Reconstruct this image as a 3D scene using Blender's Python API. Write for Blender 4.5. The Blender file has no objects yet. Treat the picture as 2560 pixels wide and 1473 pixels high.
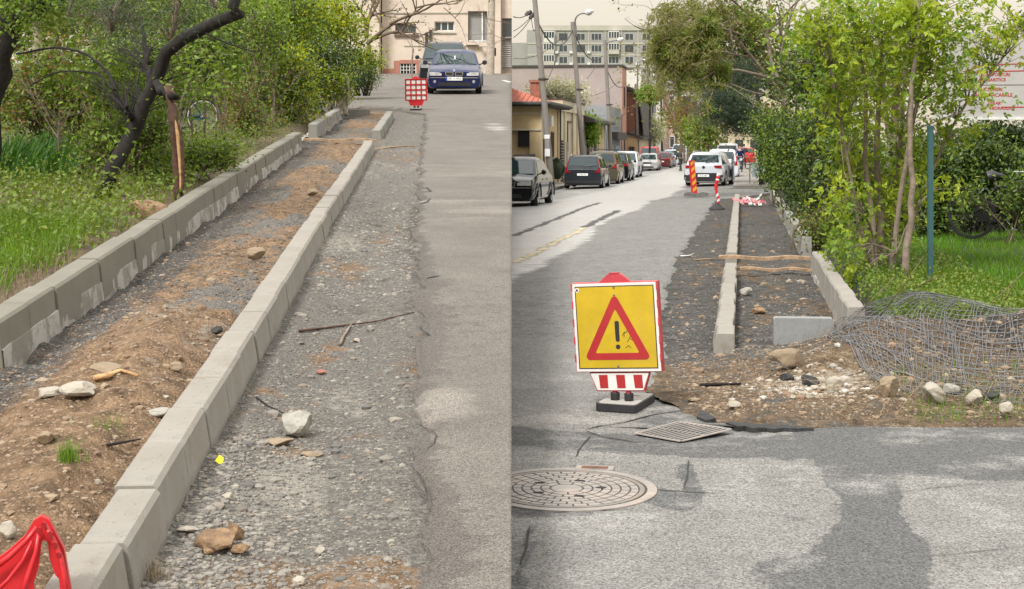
import bpy, bmesh, math, random
import numpy as np
from mathutils import Vector, Matrix
random.seed(7)
rng = np.random.default_rng(7)
SC = bpy.context.scene
COL = SC.collection
F = 3600.0 / 2560.0          # focal length in picture widths
HC = 1.55                    # eye height of the photographer

# ------------------------------------------------------------------ camera, sky, sun, exposure
cam_d = bpy.data.cameras.new("camera")
cam = bpy.data.objects.new("camera", cam_d)
COL.objects.link(cam)
cam.location = (0, 0, HC)
cam.rotation_euler = (math.radians(90), 0, 0)
cam_d.sensor_width = 36.0
cam_d.lens = 36.0 * F
cam_d.shift_y = -(736.5 - 362.0) / 2560.0
cam_d.clip_start = 0.05
cam_d.clip_end = 4000
SC.camera = cam

SUN_EL, SUN_AZ = math.radians(48), math.radians(212)   # high, behind the photographer
world = bpy.data.worlds.new("World")
SC.world = world
world.use_nodes = True
wn, wl = world.node_tree.nodes, world.node_tree.links
bg = wn["Background"]
bg.inputs["Strength"].default_value = 0.1
sky = wn.new("ShaderNodeTexSky")
sky.sky_type = 'NISHITA'
sky.sun_disc = False
sky.sun_elevation = SUN_EL
sky.sun_rotation = SUN_AZ
sky.air_density = 1.0
sky.dust_density = 3.0
tc = wn.new("ShaderNodeTexCoord")
sep = wn.new("ShaderNodeSeparateXYZ")
wl.new(tc.outputs["Generated"], sep.inputs[0])
ramp = wn.new("ShaderNodeMapRange")           # an overcast sky is brighter overhead than at the horizon
ramp.inputs["From Min"].default_value = 0.0
ramp.inputs["From Max"].default_value = 1.0
ramp.inputs["To Min"].default_value = 0.0
ramp.inputs["To Max"].default_value = 1.0
wl.new(sep.outputs["Z"], ramp.inputs["Value"])
cmix = wn.new("ShaderNodeMix"); cmix.data_type = 'RGBA'
cmix.inputs["A"].default_value = (6.2, 5.4, 4.15, 1)
cmix.inputs["B"].default_value = (18.6, 18.6, 18.3, 1)
wl.new(ramp.outputs[0], cmix.inputs["Factor"])
cn = wn.new("ShaderNodeTexNoise"); cn.inputs["Scale"].default_value = 2.2; cn.inputs["Detail"].default_value = 4
wl.new(tc.outputs["Generated"], cn.inputs["Vector"])
cr = wn.new("ShaderNodeMapRange")
cr.inputs["To Min"].default_value = 0.88; cr.inputs["To Max"].default_value = 1.0
cr.inputs["From Min"].default_value = 0.3; cr.inputs["From Max"].default_value = 0.6
wl.new(cn.outputs["Fac"], cr.inputs["Value"])
smix = wn.new("ShaderNodeMix"); smix.data_type = 'RGBA'
wl.new(cr.outputs[0], smix.inputs["Factor"])
wl.new(sky.outputs[0], smix.inputs["A"])
wl.new(cmix.outputs["Result"], smix.inputs["B"])
wl.new(smix.outputs["Result"], bg.inputs["Color"])

sun_d = bpy.data.lights.new("sun", 'SUN')
sun_d.energy = 3.3
sun_d.angle = math.radians(16)
sun_d.color = (1.0, 0.975, 0.93)
sun = bpy.data.objects.new("sun", sun_d)
COL.objects.link(sun)
sdir = Vector((math.sin(SUN_AZ) * math.cos(SUN_EL), math.cos(SUN_AZ) * math.cos(SUN_EL), math.sin(SUN_EL)))
sun.rotation_euler = sdir.to_track_quat('Z', 'Y').to_euler()
sun.location = (0, -5, 20)

vs = SC.view_settings
vs.view_transform = 'Standard'
vs.look = 'None'
vs.gamma = 1.0
vs.use_curve_mapping = False
vs.exposure = 0.38
SC.cycles.max_bounces = 6
SC.cycles.transparent_max_bounces = 8
SC.cycles.use_denoising = True

# ------------------------------------------------------------------ the two streets
# Upper street: a 6.8 % ramp that climbs away from the photographer; s metres along, t metres across.
# Lower street: level at first, then dipping a little, heading 9 degrees further round.
SL, HL_ = 0.0678, -0.0569
HR_ = 0.1594
AL, AR = math.atan(0.0569), -math.atan(0.1594)

def lpt(s, t, z=0.0):
    return Vector((HL_ * s + t, s, SL * s + z))

def zr(s, t):
    r = np.clip((np.asarray(s, float) - 6) / 20.0, 0, 1)
    return 0.035 * np.minimum(t, 0) * r - 0.012 * np.clip(np.asarray(s, float) - 40, 0, 26)

def rpt(s, t, z=0.0):
    return Vector((HR_ * s + t, s, float(zr(s, t)) + z))

def lst(px, py, z=0.0):
    """street coordinates (s, t) of the upper street for a sighted direction and a height above it"""
    h = HC - z
    return 3600.0 * h / (py - 118.0), (px - 1075.0) * h / (py - 118.0)

def rst(px, py, z=0.0):
    h = HC - z
    s = 3600.0 * h / (py - 362.0)
    return s, (px - 1854.0) * h / (py - 362.0)

def ray(px, py, d):
    return Vector(((px - 1280.0) / 3600.0 * d, d, HC + (362.0 - py) / 3600.0 * d))

def lmat(s, t, z=0.0, yaw=0.0):
    return Matrix.Translation(lpt(s, t, z)) @ Matrix.Rotation(AL, 4, 'Z') @ Matrix.Rotation(math.atan(SL), 4, 'X') @ Matrix.Rotation(yaw, 4, 'Z')

def rmat(s, t, z=0.0, yaw=0.0, slope=0.0):
    return Matrix.Translation(rpt(s, t, z)) @ Matrix.Rotation(AR, 4, 'Z') @ Matrix.Rotation(slope, 4, 'X') @ Matrix.Rotation(yaw, 4, 'Z')

# ------------------------------------------------------------------ numeric noise
_tab = rng.random((256, 256))
def vnoise(x, y, seed=0):
    x = np.asarray(x, float) + seed * 37.7; y = np.asarray(y, float) + seed * 17.3
    xi = np.floor(x).astype(int); yi = np.floor(y).astype(int)
    fx = x - xi; fy = y - yi
    fx = fx * fx * (3 - 2 * fx); fy = fy * fy * (3 - 2 * fy)
    g = lambda a, b: _tab[a % 256, b % 256]
    return (g(xi, yi) * (1 - fx) + g(xi + 1, yi) * fx) * (1 - fy) + (g(xi, yi + 1) * (1 - fx) + g(xi + 1, yi + 1) * fx) * fy

def fbm(x, y, seed=0, octv=4):
    v = 0; a = 0.5; f = 1.0
    for i in range(octv):
        v = v + a * (vnoise(np.asarray(x) * f, np.asarray(y) * f, seed + i * 3) - 0.5)
        a *= 0.5; f *= 2.1
    return v
def sstep(a, b, x):
    u = np.clip((np.asarray(x, float) - a) / (b - a), 0, 1)
    return u * u * (3 - 2 * u)

# ------------------------------------------------------------------ mesh helpers
class MB:
    """collects shapes; build() links them as ONE mesh object"""
    def __init__(self):
        self.v = []; self.f = []; self.m = []
    def add(self, vs_, fs_, mi=0):
        b = len(self.v)
        self.v.extend([tuple(p) for p in vs_])
        for q in fs_:
            self.f.append(tuple(i + b for i in q)); self.m.append(mi)
        return self
    def box(self, c, size, M=None, mi=0):
        x, y, z = (d / 2 for d in size)
        P = [Vector((sx * x, sy * y, sz * z)) for sz in (-1, 1) for sy in (-1, 1) for sx in (-1, 1)]
        c = Vector(c)
        P = [(M @ p if M else p) + c for p in P]
        return self.add(P, [(0, 2, 3, 1), (4, 5, 7, 6), (0, 1, 5, 4), (2, 6, 7, 3), (0, 4, 6, 2), (1, 3, 7, 5)], mi)
    def bbox(self, x0, x1, y0, y1, z0, z1, mi=0):
        return self.box(((x0 + x1) / 2, (y0 + y1) / 2, (z0 + z1) / 2), (x1 - x0, y1 - y0, z1 - z0), None, mi)
    def tube(self, path, rad, n=6, cap=True, mi=0):
        path = [Vector(p) for p in path]
        if not hasattr(rad, '__len__'): rad = [rad] * len(path)
        ring = []; ref = None
        for i, p in enumerate(path):
            d = (path[min(i + 1, len(path) - 1)] - path[max(i - 1, 0)])
            d = d.normalized() if d.length > 1e-9 else Vector((0, 0, 1))
            if ref is None:
                ref = d.orthogonal().normalized()
            ref = (ref - d * ref.dot(d))
            ref = ref.normalized() if ref.length > 1e-6 else d.orthogonal().normalized()
            b = d.cross(ref)
            ring.append([p + (ref * math.cos(2 * math.pi * k / n) + b * math.sin(2 * math.pi * k / n)) * rad[i] for k in range(n)])
        vv = [q for r in ring for q in r]
        ff = [(i * n + k, i * n + (k + 1) % n, (i + 1) * n + (k + 1) % n, (i + 1) * n + k) for i in range(len(path) - 1) for k in range(n)]
        if cap:
            ff.append(tuple(range(n))[::-1]); ff.append(tuple((len(path) - 1) * n + k for k in range(n)))
        return self.add(vv, ff, mi)
    def prism(self, poly, M, depth, mi=0):
        """polygon (x, y) in the plane of M, from local z = 0 to depth"""
        n = len(poly)
        P = [M @ Vector((x, y, 0)) for x, y in poly] + [M @ Vector((x, y, depth)) for x, y in poly]
        ff = [tuple(range(n))[::-1], tuple(range(n, 2 * n))] + [(i, (i + 1) % n, n + (i + 1) % n, n + i) for i in range(n)]
        return self.add(P, ff, mi)
    def lathe(self, prof, M, n=16, mi=0, arc=2 * math.pi, start=0):
        """profile (radius, height) round local z of M"""
        full = abs(arc - 2 * math.pi) < 1e-6
        k = n if full else n + 1
        vv = [M @ Vector((r * math.cos(start + arc * j / n), r * math.sin(start + arc * j / n), z)) for r, z in prof for j in range(k)]
        ff = []
        for i in range(len(prof) - 1):
            for j in range(n):
                a = j; b = (j + 1) % k
                ff.append((i * k + a, i * k + b, (i + 1) * k + b, (i + 1) * k + a))
        return self.add(vv, ff, mi)
    def mesh(self, name, mats=None, smooth=False):
        me = bpy.data.meshes.new(name)
        me.from_pydata(self.v, [], self.f)
        for m in ([] if mats is None else mats if isinstance(mats, (list, tuple)) else [mats]):
            me.materials.append(m)
        if any(self.m):
            me.polygons.foreach_set('material_index', self.m)
        me.update()
        bm = bmesh.new(); bm.from_mesh(me); bmesh.ops.recalc_face_normals(bm, faces=bm.faces); bm.to_mesh(me); bm.free()
        if smooth:
            me.polygons.foreach_set('use_smooth', [True] * len(me.polygons))
            if smooth is not True:
                me.set_sharp_from_angle(angle=math.radians(smooth))
        return me
    def build(self, name, mats, parent=None, M=None, smooth=False):
        return link(name, self.mesh(name, mats, smooth), parent, M)

def link(name, me, parent=None, M=None):
    o = bpy.data.objects.new(name, me)
    COL.objects.link(o)
    if parent is not None: o.parent = parent
    if M is not None: o.matrix_local = M
    return o

def tag(o, label=None, cat=None, group=None, kind=None):
    if label: o['label'] = label
    if cat: o['category'] = cat
    if group: o['group'] = group
    if kind: o['kind'] = kind
    return o

def thing(name, label, cat, M=None, group=None):
    o = bpy.data.objects.new(name, None)
    o.empty_display_size = 0.2
    COL.objects.link(o)
    if M is not None: o.matrix_world = M
    return tag(o, label, cat, group)

def np_mesh(name, V, Fq, mat, parent=None, M=None, smooth=False):
    """V (n,3), Fq (m,k) -> one mesh object"""
    me = bpy.data.meshes.new(name)
    V = np.ascontiguousarray(V, dtype=np.float32); Fq = np.ascontiguousarray(Fq, dtype=np.int32)
    m, k = Fq.shape
    me.vertices.add(len(V)); me.vertices.foreach_set('co', V.ravel())
    me.loops.add(m * k); me.loops.foreach_set('vertex_index', Fq.ravel())
    me.polygons.add(m)
    me.polygons.foreach_set('loop_start', np.arange(0, m * k, k, dtype=np.int32))
    me.polygons.foreach_set('use_smooth', np.full(m, bool(smooth)))
    me.update(calc_edges=True)
    me.materials.append(mat)
    return link(name, me, parent, M)

def copy_tree(o, parent=None):
    c = o.copy(); COL.objects.link(c)
    if parent is not None: c.parent = parent
    for ch in list(o.children): copy_tree(ch, c)
    return c

def text_mesh(txt, size, name, mat, parent, M, extrude=0.002, align='CENTER', spacing=1.0, xscale=1.0, bold=0.0):
    cu = bpy.data.curves.new(name, 'FONT')
    cu.body = txt; cu.size = size; cu.extrude = extrude; cu.align_x = align; cu.align_y = 'CENTER'; cu.space_character = spacing
    cu.resolution_u = 3; cu.offset = bold
    ob = bpy.data.objects.new(name + "_source", cu)
    COL.objects.link(ob)
    bpy.context.view_layer.update()
    me = bpy.data.meshes.new_from_object(ob.evaluated_get(bpy.context.evaluated_depsgraph_get()))
    bpy.data.objects.remove(ob)
    me.materials.clear(); me.materials.append(mat)
    return link(name, me, parent, M @ Matrix.Diagonal((xscale, 1, 1, 1)))

# ------------------------------------------------------------------ materials
class NT:
    def __init__(self, name):
        self.m = bpy.data.materials.new(name); self.m.use_nodes = True
        self.t = self.m.node_tree; self.n = self.t.nodes; self.b = self.n["Principled BSDF"]
        self.tc = self.n.new("ShaderNodeTexCoord")
    def set(self, sock, v):
        if hasattr(v, 'is_output'): self.t.links.new(v, sock)
        else: sock.default_value = v
    def noise(self, scale, detail=5, rough=0.6, vec=None, dist=0.0):
        x = self.n.new("ShaderNodeTexNoise")
        self.set(x.inputs["Scale"], scale); self.set(x.inputs["Detail"], detail); self.set(x.inputs["Roughness"], rough); self.set(x.inputs["Distortion"], dist)
        self.t.links.new(vec if vec is not None else self.tc.outputs["Object"], x.inputs["Vector"])
        return x.outputs["Fac"]
    def voro(self, scale, feature='F1', vec=None, out="Distance"):
        x = self.n.new("ShaderNodeTexVoronoi"); x.feature = feature
        self.set(x.inputs["Scale"], scale)
        self.t.links.new(vec if vec is not None else self.tc.outputs["Object"], x.inputs["Vector"])
        return x.outputs[out]
    def rng(self, v, a, b, c=0.0, d=1.0):
        x = self.n.new("ShaderNodeMapRange")
        self.set(x.inputs["Value"], v)
        for k, w in zip(("From Min", "From Max", "To Min", "To Max"), (a, b, c, d)): self.set(x.inputs[k], w)
        return x.outputs[0]
    def mix(self, f, a, b, blend='MIX'):
        x = self.n.new("ShaderNodeMix"); x.data_type = 'RGBA'; x.blend_type = blend
        fix = lambda c: c if hasattr(c, 'is_output') else (tuple(c) + (1,))[:4]
        self.set(x.inputs["Factor"], f); self.set(x.inputs["A"], fix(a)); self.set(x.inputs["B"], fix(b))
        return x.outputs["Result"]
    def math(self, op, a, b=0.0):
        x = self.n.new("ShaderNodeMath"); x.operation = op
        self.set(x.inputs[0], a); self.set(x.inputs[1], b)
        return x.outputs[0]
    def attr(self, name):
        x = self.n.new("ShaderNodeAttribute"); x.attribute_name = name
        s = self.n.new("ShaderNodeSeparateColor"); self.t.links.new(x.outputs["Color"], s.inputs[0])
        return s.outputs
    def island(self):
        return self.n.new("ShaderNodeNewGeometry").outputs["Random Per Island"]
    def bump(self, h, strength=0.3, dist=0.01):
        x = self.n.new("ShaderNodeBump")
        self.set(x.inputs["Height"], h); self.set(x.inputs["Strength"], strength); self.set(x.inputs["Distance"], dist)
        self.t.links.new(x.outputs[0], self.b.inputs["Normal"])
    def out(self, color=None, rough=None, metal=None, spec=None):
        if color is not None: self.set(self.b.inputs["Base Color"], color if hasattr(color, 'is_output') else tuple(color)[:3] + (1,))
        if rough is not None: self.set(self.b.inputs["Roughness"], rough)
        if metal is not None: self.set(self.b.inputs["Metallic"], metal)
        if spec is not None: self.set(self.b.inputs["Specular IOR Level"], spec)
        return self.m

def simple(name, col, rough=0.6, metal=0.0, var=0.25, scale=6.0, bump=0.0, dirt=None, spec=None):
    """one colour with soft grain; dirt = a second colour that shows in blotches"""
    n = NT(name)
    f = n.noise(scale, 6)
    lo = tuple(c * (1 - var) for c in col); hi = tuple(min(1, c * (1 + var)) for c in col)
    c = n.mix(n.rng(f, 0.3, 0.7), lo, hi)
    if dirt is not None:
        c = n.mix(n.rng(n.noise(scale * 0.45, 7, 0.7), 0.5, 0.72, 0, 0.75), c, dirt)
    if bump: n.bump(n.noise(scale * 6, 4), bump, 0.01)
    return n.out(c, rough, metal, spec)

def paint(name, col, rough=0.14, metal=0.0):
    n = NT(name)
    f = n.noise(3.0, 4)
    c = n.mix(n.rng(f, 0.35, 0.7, 0, 0.35), col, tuple(x * 0.8 + 0.02 for x in col))
    n.b.inputs["Coat Weight"].default_value = 0.15
    n.b.inputs["Coat Roughness"].default_value = 0.08
    return n.out(c, rough, metal, 0.3)

def leafmat(name, c1, c2, c3=None, trans=0.35, rough=0.5):
    """leaves: each one a shade of its own, light passing through"""
    n = NT(name)
    r = n.island()
    c = n.mix(n.rng(r, 0.0, 1.0), c1, c2)
    if c3 is not None: c = n.mix(n.rng(n.noise(1.3, 3), 0.45, 0.65, 0, 0.8), c, c3)
    c = n.mix(n.rng(n.math('FRACT', n.math('MULTIPLY', r, 17.3)), 0, 1, 0, 0.45), c, (c1[0] * .55, c1[1] * .6, c1[2] * .6))
    n.out(c, rough)
    n.b.inputs["Specular IOR Level"].default_value = 0.35
    t = n.n.new("ShaderNodeBsdfTranslucent")
    n.t.links.new(n.mix(1.0, c, (1.25, 1.2, 0.6), 'MULTIPLY'), t.inputs["Color"])
    ms = n.n.new("ShaderNodeMixShader"); ms.inputs[0].default_value = trans
    n.t.links.new(n.b.outputs[0], ms.inputs[1]); n.t.links.new(t.outputs[0], ms.inputs[2])
    n.t.links.new(ms.outputs[0], n.n["Material Output"].inputs["Surface"])
    return n.m

M = {}
def ground_mat(name, gravel, soil, pale, wetdark, gscale=90):
    """loose ground: attribute red = soil, green = dark damp fines, blue = pale dust"""
    n = NT(name)
    a = n.attr("mix")
    v = n.voro(gscale, out="Color"); 
    sp = n.n.new("ShaderNodeSeparateColor"); n.t.links.new(v, sp.inputs[0])
    stones = n.mix(n.rng(sp.outputs[0], 0, 1), tuple(c * 0.4 for c in gravel), tuple(min(1, c * 1.75) for c in gravel))
    fine = n.noise(26, 8, 0.7)
    g = n.mix(n.rng(fine, 0.35, 0.65), stones, tuple(c * 0.8 for c in gravel))
    so = n.mix(n.rng(n.noise(9, 9, 0.72), 0.35, 0.66), tuple(c * 0.36 for c in soil), tuple(min(1, c * 1.3) for c in soil))
    so = n.mix(n.rng(sp.outputs[1], 0.8, 0.97, 0, 0.75), so, tuple(min(1, c * 1.5 + .05) for c in soil))
    edge = n.noise(5, 8, 0.7)
    f = n.math('ADD', a[0], n.rng(edge, 0.3, 0.7, -0.4, 0.4))
    c = n.mix(n.rng(f, 0.4, 0.6), g, so)
    f2 = n.math('ADD', a[1], n.rng(n.noise(6, 7, 0.7), 0.3, 0.7, -0.4, 0.4))
    c = n.mix(n.rng(f2, 0.35, 0.7, 0, 0.85), c, n.mix(n.rng(sp.outputs[2], 0.82, 0.95), wetdark, tuple(x * 3.0 for x in wetdark)))
    f3 = n.math('ADD', a[2], n.rng(n.noise(14, 7, 0.7), 0.3, 0.7, -0.4, 0.4))
    c = n.mix(n.rng(f3, 0.45, 0.75, 0, 0.8), c, pale)
    h = n.math('ADD', n.math('MULTIPLY', n.voro(gscale), -0.6), n.noise(34, 8, 0.75))
    n.bump(h, 0.9, 0.02)
    return n.out(c, 0.92, 0, 0.25)

M['ground_up'] = ground_mat("loose ground of the upper street", (0.150, 0.138, 0.122), (0.215, 0.138, 0.080), (0.30, 0.275, 0.235), (0.055, 0.050, 0.044))
M['ground_low'] = ground_mat("loose ground of the lower street", (0.085, 0.08, 0.073), (0.135, 0.092, 0.055), (0.33, 0.285, 0.215), (0.030, 0.026, 0.022))

def asphalt(name, pale, dark, gs=240.0, wet_rough=0.16, st=(0.5, 1.5, 1)):
    """attribute red = dark damp or patched, green = wet and shiny, sheen partly painted as paler colour, blue = pale dust"""
    n = NT(name)
    a = n.attr("mix")
    v = n.voro(gs, out="Color")
    sp = n.n.new("ShaderNodeSeparateColor"); n.t.links.new(v, sp.inputs[0])
    grain = n.mix(n.rng(sp.outputs[0], 0, 1), (0.48, 0.48, 0.48), (1.52, 1.52, 1.52))
    big = n.noise(1.7, 9, 0.68)
    mp = n.n.new("ShaderNodeMapping"); mp.inputs["Scale"].default_value = st; n.t.links.new(n.tc.outputs["Object"], mp.inputs[0])
    streak = n.noise(1.1, 7, 0.7, mp.outputs[0])
    c = n.mix(n.rng(big, 0.3, 0.7), pale, tuple(x * 0.72 for x in pale))
    f = n.math('ADD', a[0], n.rng(n.noise(9, 10, 0.82), 0.3, 0.7, -0.38, 0.38))
    c = n.mix(n.rng(f, 0.42, 0.58), c, dark)
    c = n.mix(n.rng(n.noise(3.1, 9, 0.8), 0.55, 0.75, 0, 0.16), c, dark)
    f3 = n.math('ADD', a[2], n.rng(streak, 0.3, 0.7, -0.45, 0.45))
    c = n.mix(n.rng(f3, 0.45, 0.8, 0, 0.7), c, tuple(min(1, x * 1.45) for x in pale))
    c = n.mix(n.rng(n.noise(22, 6, 0.8), 0.62, 0.75, 0, 0.5), c, tuple(x * 0.5 for x in dark))
    c = n.mix(1.0, c, grain, 'MULTIPLY')
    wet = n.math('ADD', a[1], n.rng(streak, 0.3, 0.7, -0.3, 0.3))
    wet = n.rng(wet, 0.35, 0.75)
    c = n.mix(wet, c, n.mix(1.0, c, (1.75, 1.75, 1.77), 'MULTIPLY'))  # painted sheen: base colour lifted where wet, on top of the real reflection
    wv = n.math('MULTIPLY', wet, 1.0)
    r = n.rng(wv, 0, 1, 0.88, wet_rough)
    n.bump(n.math('ADD', n.math('MULTIPLY', n.voro(gs), -1.0), n.noise(60, 4)), n.rng(wv, 0, 1, 0.5, 0.05), 0.006)
    n.out(c, r)
    n.set(n.b.inputs["Specular IOR Level"], n.rng(wv, 0, 1, 0.25, 1.0))
    return n.m
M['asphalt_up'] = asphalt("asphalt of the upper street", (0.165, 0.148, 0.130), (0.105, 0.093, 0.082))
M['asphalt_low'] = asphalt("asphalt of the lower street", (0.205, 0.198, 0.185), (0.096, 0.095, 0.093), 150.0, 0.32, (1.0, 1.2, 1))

def concrete(name, col, scale=7.0, stain=0.55):
    n = NT(name)
    oi = n.n.new("ShaderNodeObjectInfo")
    big = n.noise(scale, 7, 0.65)
    c = n.mix(n.rng(big, 0.32, 0.68), tuple(x * 0.84 for x in col), tuple(min(1, x * 1.1) for x in col))
    c = n.mix(n.rng(oi.outputs["Random"], 0, 1, 0, 0.3), c, tuple(x * 0.72 for x in col))
    c = n.mix(n.rng(n.noise(scale * 0.5, 9, 0.75), 0.52, 0.75, 0, stain), c, (col[0] * .62, col[1] * .55, col[2] * .46))
    c = n.mix(n.rng(n.noise(70, 3), 0.64, 0.70, 0, 0.8), c, tuple(x * 0.45 for x in col))
    v2 = n.n.new('ShaderNodeVectorMath'); v2.operation = 'ADD'; n.t.links.new(n.tc.outputs['Object'], v2.inputs[0]); n.t.links.new(oi.outputs['Location'], v2.inputs[1])
    c = n.mix(n.rng(n.noise(4.2, 10, 0.85, v2.outputs[0]), 0.53, 0.66, 0, stain), c, (col[0] * .60, col[1] * .54, col[2] * .46))
    c = n.mix(n.rng(n.noise(13, 8, 0.8, v2.outputs[0]), 0.62, 0.68, 0, 0.55), c, tuple(min(1, x * 1.3) for x in col))
    n.bump(n.noise(110, 5, 0.8), 0.35, 0.004)
    return n.out(c, 0.88, 0, 0.25)
M['kerb_pale'] = concrete("pale cast concrete", (0.275, 0.255, 0.225))
M['kerb_damp'] = concrete("damp cast concrete", (0.185, 0.172, 0.142), 4.0, 0.25)
def damp_kerb(name, col, dry):
    # damp faces that are drying out in pale patches low on the block
    n = NT(name)
    oi = n.n.new("ShaderNodeObjectInfo")
    off = n.n.new("ShaderNodeVectorMath"); off.operation = 'ADD'
    n.t.links.new(n.tc.outputs["Object"], off.inputs[0]); n.t.links.new(oi.outputs["Location"], off.inputs[1])
    v = off.outputs[0]
    c = n.mix(n.rng(n.noise(5, 7, 0.65, v), 0.3, 0.7), tuple(x * .9 for x in col), tuple(x * 1.1 for x in col))
    c = n.mix(n.rng(oi.outputs["Random"], 0, 1, 0, 0.35), c, tuple(x * 0.82 for x in col))
    sp = n.n.new("ShaderNodeSeparateXYZ"); n.t.links.new(n.tc.outputs["Object"], sp.inputs[0])
    mp = n.n.new("ShaderNodeMapping"); mp.inputs["Scale"].default_value = (1, 1, .35); n.t.links.new(v, mp.inputs[0])
    f = n.math('ADD', n.rng(sp.outputs["Z"], 0.08, 0.22, 0.22, -0.25), n.noise(5.5, 5, 0.6, mp.outputs[0]))
    c = n.mix(n.rng(f, 0.74, 0.78), c, n.mix(n.rng(n.noise(20, 5, .6, v), .3, .7), dry, tuple(x * .8 for x in dry)))
    n.bump(n.noise(110, 5, 0.8), 0.3, 0.004)
    return n.out(c, 0.85, 0, 0.25)
M['kerb_damp'] = damp_kerb("damp cast concrete drying out", (0.185, 0.172, 0.142), (0.40, 0.385, 0.35))
M['kerb_grey'] = concrete("grey cast concrete", (0.25, 0.24, 0.215))
def mortar_mat():
    n = NT("patchy fresh mortar")
    c = n.mix(n.rng(n.noise(3.5, 7, .7), .46, .54), (0.42, 0.40, 0.365), (0.205, 0.19, 0.16))
    c = n.mix(n.rng(n.noise(30, 5, .7), .3, .7, 0, .5), c, (0.30, 0.28, 0.25))
    n.bump(n.noise(45, 6, .8), .6, .01)
    return n.out(c, .9, 0, .2)
M['haunch'] = mortar_mat()
M['oldconc'] = concrete("old concrete", (0.30, 0.275, 0.25), 3.0, 0.5)
M['polecon'] = concrete("pole concrete", (0.235, 0.215, 0.195), 4.0, 0.5)
M['timber'] = simple("weathered timber", (0.30, 0.20, 0.12), 0.8, 0, 0.4, 14, 0.4)
M['bark_dark'] = simple("dark bark", (0.017, 0.013, 0.011), 0.95, 0, 0.6, 18, 1.0)
M['bark_brown'] = simple("brown bark", (0.13, 0.095, 0.065), 0.9, 0, 0.45, 14, 0.9)
M['bark_grey'] = simple("grey bark", (0.21, 0.165, 0.125), 0.9, 0, 0.4, 12, 0.8)
M['bark_pale'] = simple("pale bark", (0.36, 0.31, 0.25), 0.9, 0, 0.3, 8, 0.6)
M['splinter'] = simple("split pale wood", (0.50, 0.30, 0.14), 0.8, 0, 0.3, 20, 0.5)
M['bark_red'] = simple("reddish wet bark", (0.085, 0.042, 0.026), 0.85, 0, 0.5, 20, 0.9)
M['red'] = simple("red plastic", (0.52, 0.018, 0.025), 0.38, 0, 0.12, 5)
M['red_sun'] = simple("faded red plastic", (0.42, 0.04, 0.055), 0.45, 0, 0.14, 6, 0, (0.45, 0.10, 0.10))
M['yellow'] = simple("scuffed yellow sheeting", (0.46, 0.315, 0.010), 0.5, 0, 0.14, 5, 0.05, (0.36, 0.25, 0.05))
M['white'] = simple("white sheeting", (0.62, 0.60, 0.575), 0.45, 0, 0.08, 6, 0, (0.55, 0.52, 0.47))
M['signred'] = simple("red sheeting", (0.34, 0.024, 0.026), 0.4, 0, 0.10, 6)
M['black'] = simple("black rubber", (0.018, 0.018, 0.019), 0.7, 0, 0.3, 9)
M['darkgap'] = simple("dark opening", (0.012, 0.012, 0.013), 0.9)  # near-black colour stands in for the shade inside openings
M['iron'] = simple("worn cast iron", (0.20, 0.185, 0.168), 0.55, 0.25, 0.2, 9, 0.4, (0.26, 0.19, 0.14))
M['ironpale'] = simple("polished cast iron", (0.275, 0.25, 0.23), 0.5, 0.2, 0.15, 9, 0.3, (0.45, 0.36, 0.29))
M['wire'] = simple("galvanised wire", (0.165, 0.165, 0.17), 0.5, 0.5, 0.25, 15)
M['cable'] = simple("black cable", (0.02, 0.02, 0.022), 0.6)
M['teal'] = simple("teal paint", (0.026, 0.082, 0.086), 0.45, 0, 0.15, 4, 0, (0.08, 0.12, 0.12))
M['stone_pale'] = concrete("pale rubble", (0.36, 0.325, 0.27), 16.0, 0.75)
M['stone_tan'] = concrete("tan stone", (0.265, 0.205, 0.14), 9.0, 0.6)
M['stone_grey'] = concrete("grey broken concrete", (0.32, 0.305, 0.27), 9.0, 0.4)
M['clod'] = simple("dry soil clod", (0.23, 0.145, 0.08), 0.95, 0, 0.45, 22, 1.0)
M['tarchunk'] = simple("broken tar", (0.03, 0.03, 0.03), 0.8, 0, 0.5, 20, 1.0)
M['glass'] = simple("dark window glass", (0.035, 0.045, 0.05), 0.06, 0, 0.3, 2, 0, None, 0.8)
M['carglass'] = simple("car glass", (0.018, 0.034, 0.036), 0.04, 0, 0.3, 2, 0, None, 0.6)
M['chrome'] = simple("bright metal", (0.65, 0.65, 0.66), 0.2, 0.9, 0.1)
M['lampglass'] = simple("headlamp glass", (0.55, 0.57, 0.58), 0.08, 0.3, 0.3, 9)
M['tail'] = simple("tail lamp", (0.26, 0.008, 0.014), 0.15, 0, 0.25, 12)
M['plate'] = simple("number plate", (0.78, 0.78, 0.78), 0.4, 0, 0.05)
M['euro'] = simple("blue plate band", (0.02, 0.06, 0.35), 0.4)
M['ink'] = simple("black ink", (0.015, 0.015, 0.015), 0.6)
M['tyre'] = simple("tyre rubber", (0.014, 0.014, 0.014), 0.8, 0, 0.3, 9)
M['rim'] = simple("alloy rim", (0.40, 0.41, 0.42), 0.3, 0.7, 0.15)
M['trimblack'] = simple("black trim", (0.016, 0.016, 0.018), 0.45)
M['leaf_yellow'] = leafmat("yellow-green leaves", (0.33, 0.36, 0.012), (0.46, 0.47, 0.025), (0.24, 0.32, 0.014), 0.42)
M['leaf_maple'] = leafmat("fresh maple leaves", (0.28, 0.37, 0.018), (0.43, 0.49, 0.05), (0.20, 0.31, 0.018), 0.42)
M['leaf_bright'] = leafmat("bright green leaves", (0.13, 0.225, 0.018), (0.25, 0.34, 0.035), (0.10, 0.20, 0.018), 0.34)
M['leaf_mid'] = leafmat("green leaves", (0.08, 0.145, 0.018), (0.18, 0.245, 0.038), (0.21, 0.255, 0.03), 0.32)
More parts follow.
